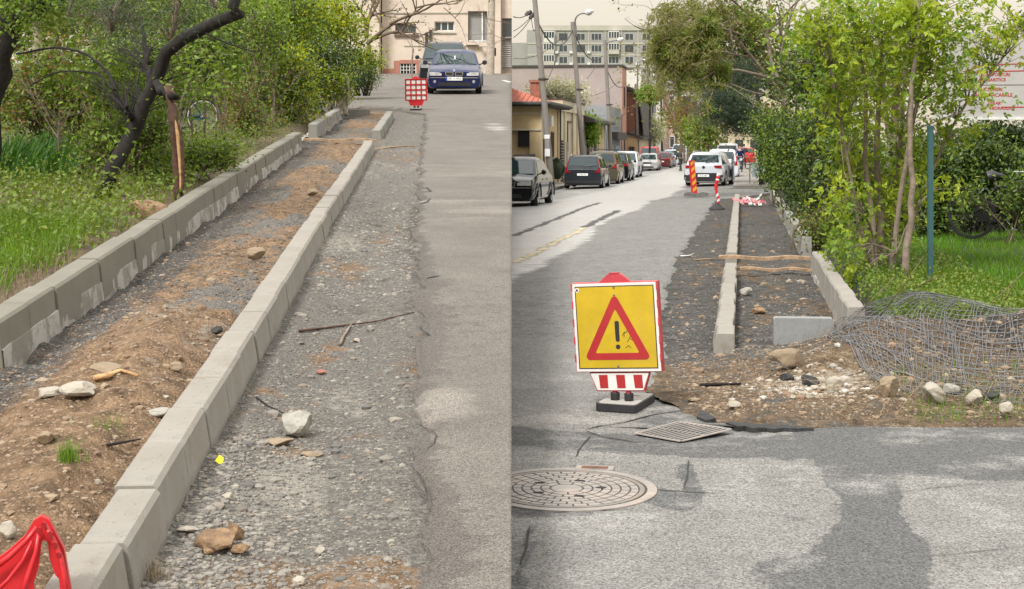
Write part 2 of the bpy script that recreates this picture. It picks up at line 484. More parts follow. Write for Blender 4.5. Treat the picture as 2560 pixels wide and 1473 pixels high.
M['leaf_dark'] = leafmat("dark glossy leaves", (0.022, 0.05, 0.012), (0.055, 0.095, 0.02), (0.07, 0.11, 0.018), 0.2, 0.35)
M['leaf_ash'] = leafmat("grey-green leaves", (0.17, 0.185, 0.045), (0.28, 0.285, 0.075), (0.22, 0.18, 0.07), 0.38)
M['leaf_rust'] = leafmat("rusty young leaves", (0.20, 0.10, 0.03), (0.26, 0.17, 0.04), None, 0.35)
M['needle'] = leafmat("conifer needles", (0.018, 0.036, 0.02), (0.04, 0.066, 0.034), None, 0.15)
M['needle_wisp'] = leafmat("pale conifer wisps", (0.05, 0.075, 0.035), (0.085, 0.11, 0.05), None, 0.2)
M['blossom'] = leafmat("white blossom", (0.55, 0.53, 0.44), (0.70, 0.67, 0.58), (0.40, 0.42, 0.24), 0.3)
M['pinkblossom'] = leafmat("pink blossom", (0.42, 0.20, 0.22), (0.52, 0.30, 0.30), (0.30, 0.16, 0.14), 0.3)
M['grass'] = leafmat("lawn grass", (0.075, 0.185, 0.010), (0.13, 0.27, 0.016), (0.10, 0.17, 0.012), 0.3)
M['grass_long'] = leafmat("long spring grass", (0.11, 0.22, 0.014), (0.20, 0.33, 0.025), (0.10, 0.20, 0.02), 0.35)
M['iris'] = leafmat("iris blades", (0.035, 0.115, 0.02), (0.075, 0.19, 0.03), None, 0.25)
M['drystem'] = simple("dry stems", (0.21, 0.16, 0.095), 0.9, 0, 0.3, 20)
M['soil'] = simple("dark garden soil", (0.085, 0.058, 0.034), 0.95, 0, 0.5, 9, 1.0, (0.13, 0.12, 0.03))
M['turf'] = simple("turf under the blades", (0.05, 0.10, 0.012), 0.95, 0, 0.5, 9, 1.0, (0.10, 0.085, 0.03))
def pebblemat(name, stops):
    n = NT(name)
    r = n.n.new("ShaderNodeValToRGB")
    el = r.color_ramp.elements
    el[0].color = stops[0] + (1,); el[0].position = 0; el[1].color = stops[-1] + (1,); el[1].position = 1
    for i, c in enumerate(stops[1:-1]):
        e = el.new((i + 1) / (len(stops) - 1)); e.color = c + (1,)
    n.t.links.new(n.island(), r.inputs[0])
    return n.out(n.mix(n.rng(n.noise(60, 3), 0.3, 0.7, 0, 0.4), r.outputs[0], (0.12, 0.11, 0.1)), 0.85, 0, 0.3)
M['pebble'] = pebblemat("pebbles", [(0.10, 0.095, 0.09), (0.17, 0.16, 0.145), (0.23, 0.21, 0.18), (0.15, 0.13, 0.11), (0.30, 0.28, 0.24), (0.20, 0.16, 0.12)])
M['pebble_dark'] = pebblemat("dark gravel", [(0.055, 0.053, 0.05), (0.09, 0.086, 0.08), (0.13, 0.12, 0.11), (0.07, 0.065, 0.06), (0.22, 0.21, 0.19)])
M['pebble_tan'] = pebblemat("tan stones", [(0.20, 0.125, 0.07), (0.26, 0.175, 0.105), (0.34, 0.27, 0.19), (0.17, 0.105, 0.06), (0.24, 0.17, 0.11)])
M['pebble_white'] = pebblemat("white rubble", [(0.36, 0.33, 0.28), (0.5, 0.48, 0.44), (0.22, 0.19, 0.16), (0.33, 0.26, 0.19), (0.42, 0.39, 0.34)])
def stucco(name, col, dirt=0.45, scale=1.6):
    n = NT(name)
    c = n.mix(n.rng(n.noise(scale, 8, 0.7), 0.3, 0.7), tuple(x * 0.85 for x in col), tuple(min(1, x * 1.08) for x in col))
    c = n.mix(n.rng(n.noise(scale * 0.4, 9, 0.75), 0.52, 0.78, 0, dirt), c, (col[0] * .55, col[1] * .52, col[2] * .5))
    n.bump(n.noise(22, 5), 0.3, 0.01)
    return n.out(c, 0.92, 0, 0.2)
M['st_pinkcream'] = stucco("pinkish cream render", (0.56, 0.475, 0.40))
M['st_cream'] = stucco("cream render", (0.54, 0.46, 0.33))
M['st_yellow'] = stucco("ochre yellow render", (0.52, 0.40, 0.23))
M['st_buff'] = stucco("buff render", (0.54, 0.48, 0.36))
M['st_pink'] = stucco("mauve pink render", (0.33, 0.275, 0.258), 0.25, 0.5)
M['st_salmon'] = stucco("salmon render", (0.44, 0.25, 0.20))
M['st_grey'] = stucco("grey render", (0.27, 0.265, 0.255))
M['st_lilac'] = stucco("flat grey panel", (0.26, 0.27, 0.28))
M['st_white'] = stucco("white render", (0.55, 0.53, 0.49))
M['st_block'] = stucco("apartment concrete", (0.30, 0.292, 0.272), 0.35, 0.12)
M['st_blockedge'] = stucco("pale slab edge", (0.42, 0.395, 0.34), 0.3, 0.2)
M['st_plinth'] = stucco("pink plinth render", (0.36, 0.165, 0.125), 0.5, 2.5)
M['winframe'] = simple("white window frame", (0.6, 0.6, 0.58), 0.5)
M['winbrown'] = simple("brown window frame", (0.10, 0.06, 0.04), 0.6)
M['rooftile'] = simple("red roof tile", (0.36, 0.10, 0.06), 0.8, 0, 0.3, 4, 0.3, (0.24, 0.12, 0.09))
M['roofgrey'] = simple("grey sheet roof", (0.16, 0.16, 0.165), 0.6, 0, 0.2, 3)
M['eave'] = simple("dark eave board", (0.045, 0.04, 0.036), 0.7)
M['brick'] = simple("red brick", (0.25, 0.10, 0.065), 0.9, 0, 0.35, 5, 0.4, (0.33, 0.24, 0.19))
M['mortar'] = simple("mortar", (0.30, 0.26, 0.22), 0.95, 0, 0.25, 8, 0.4)
M['shutter'] = simple("grey roller shutter", (0.27, 0.26, 0.25), 0.55, 0.1, 0.15, 4)
M['gutter'] = simple("dark downpipe", (0.05, 0.042, 0.036), 0.6)
M['acwhite'] = simple("air conditioner case", (0.55, 0.54, 0.52), 0.5)
M['bluepaint'] = simple("pale blue gate paint", (0.16, 0.28, 0.36), 0.5)
M['skin'] = simple("skin", (0.40, 0.24, 0.17), 0.6, 0, 0.1)
M['navy'] = simple("navy cloth", (0.018, 0.022, 0.04), 0.9, 0, 0.3, 12)
M['darkcloth'] = simple("charcoal cloth", (0.028, 0.028, 0.032), 0.9, 0, 0.3, 12)
M['jeans'] = simple("dark jeans", (0.03, 0.035, 0.055), 0.9, 0, 0.3, 12)
M['redcloth'] = simple("red jacket cloth", (0.50, 0.04, 0.05), 0.85, 0, 0.2, 12)
M['hair'] = simple("dark hair", (0.02, 0.015, 0.012), 0.7)
# ================================================================== GROUND
def grid_mesh(name, S, T, H, frame, attr, mat, skirt_l=0.0, skirt_r=0.0):
    """S (n,m), T (n,m), H (n,m): street coordinates and height; attr (n,m,3); frame 'up' or 'low'"""
    n, m = S.shape
    def xyz(S, T, H):
        if frame == 'up':
            return np.stack([HL_ * S + T, S, SL * S + H], -1)
        return np.stack([HR_ * S + T, S, zr(S, T) + H], -1)
    V = xyz(S, T, H)
    A = attr
    if skirt_l:
        V = np.concatenate([xyz(S[:, :1], T[:, :1] + 0.004, H[:, :1] - skirt_l), V], 1)
        A = np.concatenate([A[:, :1], A], 1)
    if skirt_r:
        V = np.concatenate([V, xyz(S[:, -1:], T[:, -1:] - 0.002, H[:, -1:] - skirt_r)], 1)
        A = np.concatenate([A, A[:, -1:]], 1)
    n, m = V.shape[:2]
    idx = np.arange(n * m).reshape(n, m)
    Q = np.stack([idx[:-1, :-1], idx[:-1, 1:], idx[1:, 1:], idx[1:, :-1]], -1).reshape(-1, 4)
    o = np_mesh(name, V.reshape(-1, 3), Q, mat, smooth=True)
    a = o.data.attributes.new("mix", 'FLOAT_COLOR', 'POINT')
    a.data.foreach_set('color', np.concatenate([A.reshape(-1, 3), np.ones((n * m, 1))], 1).astype(np.float32).ravel())
    tag(o, kind='structure')
    return o

def geo(a, b, n):
    return np.geomspace(a, b, n)

# far ground, to the horizon
g = MB(); g.add([(-1500, -60, -1.6), (1500, -60, -1.6), (1500, 2500, -1.6), (-1500, 2500, -1.6)], [(0, 1, 2, 3)])
tag(g.build('ground', M['turf']), kind='structure')

# ---------------- upper street
def teL(s):
    s = np.asarray(s, float)
    base = np.interp(s, [2, 4.2, 6, 8, 12, 20, 33, 34, 35.5, 36.2], [-0.02, -0.03, -0.06, -0.06, -0.11, -0.14, -0.10, -0.5, -1.7, -3.3])
    return base + 0.11 * (vnoise(s * 2.1, s * 0 + 3, 1) - 0.5) + 0.07 * (vnoise(s * 7, s * 0 + 9, 2) - 0.5) + 0.025 * (vnoise(s * 23, s * 0, 4) - 0.5)

def hL(s, t):
    """height of the loose ground of the upper street above its ramp"""
    s = np.asarray(s, float); t = np.asarray(t, float)
    z = 0.035 * fbm(s * 2.2, t * 2.2, 5, 5) + 0.025 * fbm(s * 9, t * 9, 11, 3)
    bed = sstep(-0.86, -0.96, t)
    mound = 0.13 * np.exp(-((t + 1.42) / 0.36) ** 2) * (sstep(2.5, 3.5, s) - 0.75 * sstep(7.5, 9.0, s)) \
        + 0.07 * np.exp(-((t + 1.15) / 0.25) ** 2) * np.exp(-((s - 5.2) / 2.6) ** 2)
    mound = mound + 0.06 * np.exp(-((s - 11.5) / 1.1) ** 2 - ((t + 1.15) / 0.3) ** 2) + 0.05 * np.exp(-((s - 16) / 1.3) ** 2 - ((t + 1.35) / 0.4) ** 2)
    z = z + bed * (mound + 0.11 * fbm(s * 2.6, t * 4.0, 21, 4) + 0.08 * np.maximum(fbm(s * 6, t * 7, 24, 2), 0))
    tr = sstep(-0.8, -0.7, t)
    z = z + tr * (-0.015 + 0.04 * fbm(s * 2.0, t * 4.5, 27, 3) + 0.05 * np.exp(-((t + 0.8) / 0.12) ** 2) - 0.02 * np.exp(-((t + .42) / .16) ** 2))
    z = z + 0.012 * sstep(-0.30, -0.12, t)
    z = z + 0.04 * sstep(33, 34.5, s)
    return z

def roadL(s, t):
    return 0.045 + 0.012 * fbm(np.asarray(s) * 0.9, np.asarray(t) * 0.9, 31, 3)

s = geo(2.4, 36.0, 420)[:, None]; u = np.linspace(0, 1, 130)[None, :]
S = s + 0 * u; T = -2.12 + u * (2.12 + 0.16) + 0 * s
T = np.where(S > 33.5, -3.4 + u * 3.6, T)
H = hL(S, T)
A = np.zeros(S.shape + (3,))
bed = sstep(-0.86, -0.96, T)
near = 1 - sstep(7.0, 8.2, S)
A[..., 0] = bed * (near * (0.35 + 0.65 * sstep(-1.95, -1.5, T + 0.03 * (S - 4) * 0)) + (1 - near) * (0.18 + 0.55 * np.clip(np.exp(-((S - 10.4) / 1.2) ** 2 - ((T + 1.25) / 0.4) ** 2) + np.exp(-((S - 13.5) / 0.8) ** 2 - ((T + 1.1) / 0.2) ** 2) + np.exp(-((S - 16.2) / 0.9) ** 2) + np.exp(-((S - 20.8) / 1.2) ** 2), 0, 1)))
A[..., 0] = np.maximum(A[..., 0], (1 - bed) * (0.85 * np.exp(-((S - 3.95) / 0.35) ** 2 - ((T + 0.38) / 0.3) ** 2) + 0.8 * np.exp(-((S - 4.3) / 0.14) ** 2 - ((T + 0.35) / 0.3) ** 2)
               + 0.55 * np.exp(-((S - 7.4) / 0.5) ** 2 - ((T + 0.52) / 0.12) ** 2) + 0.6 * np.exp(-((S - 10.2) / 0.8) ** 2 - ((T + 0.55) / 0.16) ** 2) + 0.5 * np.exp(-((S - 12) / 0.7) ** 2 - ((T + 0.4) / 0.2) ** 2) + 0.4 * np.exp(-((S - 21) / 3) ** 2)))
A[..., 0] = np.maximum(A[..., 0], (0.30 + 0.45 * sstep(-0.10, 0.10, fbm(S * .8, T * 2.4, 33, 3))) * (S > 5.5) * (0.45 + .8 * bed * sstep(-2.0, -1.6, T)))
A[..., 1] = bed * np.clip(0.75 * np.exp(-((T + 1.86) / 0.24) ** 2) * sstep(5.0, 6.2, S) + 0.16 * sstep(8, 10, S), 0, 1) + (1 - bed) * np.clip(0.42 * np.exp(-((S - 12.5) / 3.5) ** 2) + 0.25 * np.exp(-((T + 0.12) / 0.07) ** 2) + .28 * np.exp(-((T + .45) / .2) ** 2 - ((S - 9.0) / .8) ** 2), 0, 1)
A[..., 2] = np.clip(0.12 * (1 - bed) + 0.30 * sstep(.05, .2, fbm(S * 1.1, T * 3, 37, 3)) + 0.5 * bed * np.exp(-((S - 7.6) / 0.7) ** 2 - ((T + 1.35) / 0.3) ** 2) + 0.25 * (1 - bed) * (1 - sstep(5.2, 8, S)) + 0.55 * (1 - bed) * np.exp(-((S - 5.2) / 0.3) ** 2 - ((T + .5) / .12) ** 2) + 0.35 * (1 - bed) * np.exp(-((S - 18.5) / 1.0) ** 2) + .3 * (1 - bed) * np.exp(-((S - 11.4) / .5) ** 2), 0, 1)
grid_mesh('gravel_bed', S, T, H, 'up', A, M['ground_up'])

s = np.concatenate([np.linspace(1.2, 3.5, 40)[:-1], geo(3.5, 90, 620)])[:, None]
te = teL(s); te = np.where(s > 36.2, np.interp(s, [36.2, 40, 60, 90], [-3.3, -3.0, -3.4, -12]), te)
te = np.where(s < 2.4, -3.2, te)
u = np.linspace(0, 1, 42)[None, :] ** 1.3
S = s + 0 * u; T = te + u * (0.0569 * s - 0.002 - te)
H = roadL(S, T) - 0.03 * np.exp(-((T - te) / 0.03) ** 2) * (S < 36)
A = np.zeros(S.shape + (3,))
A[..., 0] = np.clip(1.1 * np.exp(-((T - te) / 0.035) ** 2) * (S < 34) + 0.5 * np.exp(-((T - te) / 0.12) ** 2) * (S < 30) + 0.42 * np.exp(-((S - 8.2) / 2.6) ** 2) + 0.35 * np.exp(-((S - 4.2) / .8) ** 2) + 0.45 * np.exp(-((S - 30) / 3) ** 2) * (T > .5), 0, 1)
A[..., 2] = np.clip(0.62 * np.exp(-((S - 6.15) / 0.35) ** 2 - ((T - 0.06) / 0.16) ** 2) + 0.55 * np.exp(-((S - 13.2) / 1.2) ** 2) + 0.45 * np.exp(-((S - 17.5) / 2.5) ** 2) + 0.3 * np.exp(-((S - 25) / 4) ** 2) + .3 * (S > 40) + .4 * np.exp(-((S - 5.1) / .2) ** 2 - ((T - .2) / .2) ** 2), 0, 1)
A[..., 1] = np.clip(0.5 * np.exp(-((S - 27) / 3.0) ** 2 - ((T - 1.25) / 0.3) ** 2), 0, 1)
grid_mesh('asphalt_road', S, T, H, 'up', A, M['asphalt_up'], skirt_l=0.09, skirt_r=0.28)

# closing slope under the ramp, set back from its edge
w_ = MB()
w_.add([(-2.6, 4, -1.6), (-2.6, 92, -1.6), (-2.6, 92, 0.0678 * 92 - 0.3), (-2.6, 4, -0.02), (-2.2, 4, -0.02), (-2.2, 92, 0.0678 * 92 - 0.3)], [(0, 1, 2, 3), (3, 2, 5, 4)])
tag(w_.build('ramp_wall', M['oldconc']), kind='structure')

# garden ground behind the big kerb
def hG(s, t):
    return 0.17 + 0.10 * fbm(np.asarray(s) * .8, np.asarray(t) * .8, 41, 4) + 0.06 * fbm(np.asarray(s) * 4, np.asarray(t) * 4, 45, 3) - 0.10 * np.exp(-((np.asarray(t) + 2.13) / .08) ** 2)
s = geo(3.0, 92, 150)[:, None]; u = np.linspace(0, 1, 90)[None, :] ** 1.6
t1 = np.where(s > 31.5, np.interp(s, [31.5, 33, 40, 60, 92], [-2.1, -3.05, -2.85, -3.2, -11.5]), -2.09)
S = s + 0 * u; T = t1 - u * 26
H = hG(S, T) - np.where(S > 31.5, 0.10, 0)
A = np.zeros(S.shape + (3,))
gm = grid_mesh('garden_soil', S, T, H, 'up', A, M['soil'])

# ---------------- lower street
def teR(s):
    s = np.asarray(s, float)
    base = np.interp(s, [7.9, 8.02, 8.22, 8.52, 8.84, 10.4, 13, 18, 21.6, 27.9, 40, 43.2, 43.8], [3.6, -0.14, -0.23, -0.31, -0.49, -0.59, -0.72, -0.88, -0.89, -0.82, -0.76, -0.74, 0.3])
    return base + np.where(s > 8.6, 1.0, 0.35) * (0.12 * (vnoise(s * 2.3, s * 0 + 5, 51) - 0.5) + 0.07 * (vnoise(s * 8, s * 0 + 2, 52) - 0.5) + 0.03 * (vnoise(s * 25, s * 0, 53) - 0.5))

def frontR(t):
    """street distance of the ragged front edge of the dug ground"""
    t = np.asarray(t, float)
    return 7.93 + 0.07 * (vnoise(t * 2.2, t * 0 + 4, 61) - 0.5) + 0.05 * (vnoise(t * 9, t * 0 + 7, 62) - 0.5)

def hR(s, t):
    s = np.asarray(s, float); t = np.asarray(t, float)
    z = -0.022 + 0.045 * fbm(s * 2.1, t * 2.1, 71, 5) + 0.03 * fbm(s * 9, t * 9, 75, 3)
    inner = sstep(-0.10, -0.02, t) * sstep(1.0, 0.85, t)
    z = z + inner * (0.09 * fbm(s * 1.3, t * 3, 78, 3) + 0.02)
    front = (1 - sstep(10.2, 11.2, s))
    z = z + front * 0.03 * sstep(7.95, 8.6, s)
    heap = 0.42 * np.exp(-((s - 10.2) / 0.95) ** 2 - ((t - 2.55) / 1.25) ** 2) + 0.18 * np.exp(-((s - 10.35) / 0.6) ** 2 - ((t - 1.0) / 0.5) ** 2) \
        + 0.12 * np.exp(-((s - 9.6) / 0.5) ** 2 - ((t - 0.75) / 0.45) ** 2)
    z = z + heap * (1 + 0.5 * fbm(s * 5, t * 5, 81, 4))
    gard = sstep(1.02, 1.25, t) * sstep(10.6, 11.8, s)
    z = z * (1 - gard) + gard * (0.17 + 0.08 * fbm(s * .7, t * .7, 83, 3) + heap * 0.7)
    z = z - 0.03 * np.exp(-((s - frontR(t)) / 0.08) ** 2)
    return z

s = np.concatenate([geo(7.86, 44.2, 320), geo(44.4, 120, 60)])[:, None]; u = np.linspace(0, 1, 150)[None, :]
te = teR(np.maximum(s, 8.0)) - 0.07
te = np.where(s < 8.0, -0.3, te); te = np.where(s > 43.7, 1.15, te)
S = s + 0 * u
uu = u ** 1.5
T = te + uu * (13 - te)
S = np.where(S < 8.3, np.maximum(S, 0) + (frontR(T) - 7.93) * (1 - sstep(7.9, 8.3, S)), S)
H = hR(S, T)
A = np.zeros(S.shape + (3,))
fr = 1 - sstep(9.6, 11.0, S + 0.25 * T)
A[..., 0] = np.clip(fr * 0.62 + 0.75 * np.exp(-((S - 10.0) / 1.0) ** 2 - ((T - 1.2) / 1.0) ** 2) + 0.5 * (1 - fr) * (np.exp(-((S - 17.5) / 1.4) ** 2) + np.exp(-((S - 31) / 4) ** 2 - ((T - .3) / .4) ** 2)) * 0.75
               + 0.62 * (1 - fr) * sstep(.05, .2, fbm(S * .6, T * 2.2, 87, 3)), 0, 1) * (1 - sstep(1.0, 1.2, T) * sstep(10.4, 11.4, S))
A[..., 1] = np.clip((1 - fr) * 0.45 * sstep(0.95, 0.8, T) + 1.0 * sstep(1.0, 1.2, T) * sstep(10.4, 11.4, S) + 1.3 * np.exp(-((S - 10.3) / 1.1) ** 2 - ((T - 2.8) / 1.3) ** 2) + .3 * fr * (T < -.25), 0, 1)
A[..., 0] *= 1 - .8 * np.exp(-((S - 10.3) / 1.1) ** 2 - ((T - 2.8) / 1.3) ** 2)
A[..., 2] = np.clip(fr * 0.34 * (1 - np.exp(-((S - 10.3) / 1.1) ** 2 - ((T - 2.8) / 1.3) ** 2)) + 0.5 * np.exp(-((S - 9.0) / 0.22) ** 2 - ((T - 0.5) / 0.45) ** 2) + 0.35 * np.exp(-((S - 18) / 1.3) ** 2), 0, 1)
grid_mesh('dug_ground', S, T, H, 'low', A, M['ground_low'])

def px_of(S, T, Z=0.0):
    x = HR_ * S + T
    return 1280 + 3600 * x / S, 362 + 3600 * (HC - Z) / S

def band(px, py, pts):
    """1 inside a tapering band through (px, py, half width) points, in steps of the ground it lies on"""
    best = np.full(px.shape, -9.0)
    for (x0, y0, w0), (x1, y1, w1) in zip(pts[:-1], pts[1:]):
        dx, dy = x1 - x0, (y1 - y0)
        k = np.clip(((px - x0) * dx + (py - y0) * dy * 4) / (dx * dx + dy * dy * 4), 0, 1)
        w = w0 + (w1 - w0) * k
        d = np.hypot(px - (x0 + dx * k), 2 * (py - (y0 + dy * k)))
        best = np.maximum(best, 1 - d / w)
    return best

def low_attr(S, T):
    px, py = px_of(S, T)
    A = np.zeros(S.shape + (3,))
    wob = 60 * fbm(S * 2.2, T * 2.2, 91, 4) + 22 * fbm(S * 11, T * 11, 95, 3)
    d = np.zeros(S.shape)
    for pts, k in (([(2090, 1062, 120), (2140, 1150, 130), (2185, 1240, 90), (2185, 1300, 95), (2170, 1380, 170), (2130, 1475, 210), (2120, 1700, 260)], 0.95),
                   ([(2150, 1120, 120), (2350, 1135, 150), (2700, 1140, 160)], 0.85),
                   ([(2000, 1115, 70), (1750, 1118, 60), (1480, 1105, 60), (1282, 1090, 70), (1100, 1090, 80)], 0.66),
                   ([(1600, 1230, 50), (1700, 1255, 50), (1720, 1215, 26), (1722, 1170, 22)], 0.8),
                   ([(1250, 1278, 40), (1330, 1285, 28), (1480, 1280, 14)], 0.7),
                   ([(1990, 1275, 60), (2060, 1270, 50), (2130, 1275, 60)], 0.38),
                   ([(1320, 1315, 16), (1318, 1365, 22), (1300, 1420, 18), (1270, 1475, 50)], 0.75),
                   ([(1950, 1430, 90), (2050, 1410, 90)], 0.55),
                   ([(1520, 1020, 40), (1620, 1000, 40), (1700, 1015, 40)], 0.4),
                   ([(1700, 1075, 120), (1850, 1072, 80)], 0.6)):
        b = band(px + wob, py + wob * 0.35, pts)
        d = np.maximum(d, k * sstep(-0.12, 0.3, b))
    # the strip of roadway that stays dark beside the dug edge, further up the street
    far = sstep(9.5, 12, S)
    d = np.maximum(d, far * 0.40 * sstep(-3.6, -2.2, T + 0.6 * fbm(S * .35, T, 97, 3)) * (1 - sstep(60, 90, S)))
    d = np.maximum(d, far * 0.30)
    A[..., 0] = d
    wet_sheen = sstep(-2.3, -3.1, T + 1.7 * fbm(S * 0.16, T * 0.8, 99, 4)) * sstep(8.6, 12.5, S)  # wet lane; the mask also carries the sheen painted into the colour
    wet_sheen = wet_sheen * (1 - 0.45 * sstep(-5.6, -6.4, T))
    A[..., 1] = np.clip(wet_sheen * 0.95 + .55 * np.exp(-((T + 3.0) / .5) ** 2) * sstep(30, 50, S) + .3 * (S > 48) * (T > -2), 0, 1)
    A[..., 2] = np.clip((1 - far) * 0.42 + 0.3 * np.exp(-((S - 8.2) / .35) ** 2 - ((T + .9) / .5) ** 2), 0, 1)
    return A

s = np.concatenate([np.linspace(1.2, 3.9, 20)[:-1], np.linspace(3.9, 7.9, 150)])[:, None]
u = np.linspace(-1, 1, 330)[None, :]
T = 13 * np.sign(u) * np.abs(u) ** 2.2 + 0 * s
S = s + 0 * T
S = np.where(S > 7.3, S + (frontR(T) - 7.93) * sstep(7.3, 7.9, S), S)
mask_left = T < -0.3
H = 0.012 * fbm(S * .8, T * .8, 101, 3) - 0.018 * np.exp(-((S - 7.85) / 0.25) ** 2 - ((T + 0.12) / 0.4) ** 2)
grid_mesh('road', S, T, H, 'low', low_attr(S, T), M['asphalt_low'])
s = np.concatenate([geo(7.9, 44, 300), geo(44.3, 300, 110)])[:, None]
te = teR(np.maximum(s, 8.02)); te = np.where(s > 43.7, 1.2, te); te = np.where(s < 8.02, 0.0, te)
u = np.linspace(1, 0, 150)[None, :] ** 1.7
T = te - u * (13 + te); S = s + 0 * T
S = np.where(S < 8.2, S + (frontR(T) - 7.93) * (1 - sstep(7.9, 8.2, S)), S)
H = 0.012 * fbm(S * .8, T * .8, 101, 3) - 0.02 * np.exp(-((T - te) / 0.03) ** 2)
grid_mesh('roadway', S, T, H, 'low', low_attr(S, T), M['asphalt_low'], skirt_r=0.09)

# pavements of the lower street
def slab(name, s0, s1, t0, t1, z0, z1, mat, n=40):
    m_ = MB()
    ss = np.linspace(s0, s1, n)
    for a, b in zip(ss[:-1], ss[1:]):
        m_.add([rpt(a, t0, z0), rpt(a, t1, z0), rpt(b, t1, z0), rpt(b, t0, z0), rpt(a, t0, z1), rpt(a, t1, z1), rpt(b, t1, z1), rpt(b, t0, z1)],
               [(4, 5, 6, 7), (0, 1, 5, 4), (1, 2, 6, 5), (0, 3, 7, 4), (2, 3, 7, 6)])
    return tag(m_.build(name, mat), kind='structure')
slab('pavement', 50, 290, -10.6, -9.05, -0.1, 0.13, M['oldconc'])
slab('kerb', 50, 290, -9.046, -8.9, -0.1, 0.128, M['kerb_grey'])
slab('pavement', 57.5, 290, -0.2, 2.6, -0.1, 0.125, M['polecon'])
slab('kerb', 57.5, 290, -0.35, -0.204, -0.1, 0.122, M['kerb_grey'])

# ---------------- cracks, seams and worn markings on the asphalt
def ribbon(name, pts, w, mat, frame, dz, seed=0, jag=0.4):
    """thin ragged strip lying on the road; pts are street coordinates"""
    m_ = MB(); n = len(pts); P = []
    r = random.Random(seed)
    # resample
    q = []
    for (a, b), (c, d) in zip(pts[:-1], pts[1:]):
        L = math.hypot(c - a, d - b); k = max(2, int(L / 0.06)) if L < 6 else int(L / 0.4)
        for i in range(k): q.append((a + (c - a) * i / k, b + (d - b) * i / k))
    q.append(pts[-1])
    for i, (s_, t_) in enumerate(q):
        a = q[max(i - 1, 0)]; b = q[min(i + 1, len(q) - 1)]
        d = Vector((b[0] - a[0], b[1] - a[1])).normalized(); nrm = Vector((-d.y, d.x))
        ww = w * (0.35 + 1.3 * r.random() * jag + (1 - jag) * 0.65); off = (r.random() - .5) * w * 1.2 * jag
        if i in (0, len(q) - 1): ww *= 0.15
        for sg in (-1, 1):
            ss, tt = s_ + nrm.x * (off + sg * ww / 2), t_ + nrm.y * (off + sg * ww / 2)
            if frame == 'up': P.append(lpt(ss, tt, float(roadL(ss, tt)) + dz))
            else: P.append(rpt(ss, tt, float(0.012 * fbm(ss * .8, tt * .8, 101, 3)) + dz))
    m_.add(P, [(2 * i, 2 * i + 2, 2 * i + 3, 2 * i + 1) for i in range(len(q) - 1)])
    return tag(m_.build(name, mat), kind='structure')
M['crack'] = simple("open crack", (0.034, 0.031, 0.028), 0.95, 0, .6, 14)
M['seal'] = simple("tar seal", (0.02, 0.02, 0.02), 0.5, 0, 0.4, 8)
M['wornline'] = simple("worn yellow line", (0.46, 0.38, 0.24), 0.6, 0, 0.3, 3, 0, (0.12, 0.11, 0.10))
def low_line(name, pxs, w, mat, seed, jag=.6, dz=.004):
    ribbon(name, [rst(*p) for p in pxs], w, mat, 'low', dz, seed, jag)
low_line('road_crack', [(1722, 1150), (1718, 1190), (1710, 1225)], 0.007, M['crack'], 1)
low_line('road_crack', [(1600, 1222), (1660, 1228), (1720, 1232), (1800, 1237)], 0.008, M['crack'], 2)
low_line('road_crack', [(1462, 1074), (1500, 1065), (1560, 1056), (1640, 1035), (1722, 1024)], 0.012, M['crack'], 3)
low_line('road_crack', [(1462, 1076), (1500, 1090), (1580, 1104), (1650, 1108)], 0.009, M['crack'], 4)
low_line('road_crack', [(1325, 1318), (1318, 1360), (1300, 1415)], 0.008, M['crack'], 5)
low_line('road_crack', [(1284, 1288), (1400, 1282), (1500, 1278), (1580, 1275)], 0.006, M['crack'], 6)
low_line('road_crack', [(1475, 1090), (1450, 1120), (1440, 1145)], 0.01, M['crack'], 7)
low_line('road_crack', [(2225, 1235), (2340, 1222), (2440, 1214), (2560, 1205)], 0.004, M['crack'], 8)
low_line('road_crack', [(2300, 1392), (2400, 1385), (2560, 1368)], 0.004, M['crack'], 9)
low_line('road_crack', [(1930, 1076), (1870, 1070), (1820, 1066), (1770, 1062)], 0.02, M['crack'], 10)
for i, (a, b, m_, w_) in enumerate((((1284, 571), (1500, 492), M['seal'], 0.13), ((1284, 645), (1462, 555), M['wornline'], 0.13), ((1462, 555), (1545, 516), M['seal'], 0.14))):
    n_ = 14
    low_line('road_seam', [(a[0] + (b[0] - a[0]) * k / n_, a[1] + (b[1] - a[1]) * k / n_ + (random.random() - .5) * 3) for k in range(n_ + 1)], w_, m_, 20 + i, .75)
def up_line(name, pxs, w, mat, seed):
    ribbon(name, [lst(px, py, 0.045) for px, py in pxs], w, mat, 'up', 0.004, seed, .7)
up_line('road_crack', [(1020, 1124), (1060, 1128), (1085, 1110), (1092, 1092), (1075, 1076), (1052, 1072)], 0.005, M['crack'], 31)
up_line('road_crack', [(1008, 1158), (1030, 1168), (1050, 1190), (1070, 1245), (1060, 1265)], 0.007, M['crack'], 32)
up_line('road_crack', [(1040, 815), (1060, 830), (1076, 842)], 0.010, M['crack'], 33)
up_line('road_crack', [(1048, 510), (1070, 505), (1075, 497)], 0.022, M['crack'], 34)
up_line('road_crack', [(1045, 482), (1075, 480), (1068, 470)], 0.025, M['crack'], 35)
up_line('road_crack', [(1056, 698), (1100, 690)], 0.02, M['crack'], 36)
up_line('road_line', [(1256, 201), (1266, 203.5), (1275, 206)], 0.16, M['white'], 37)

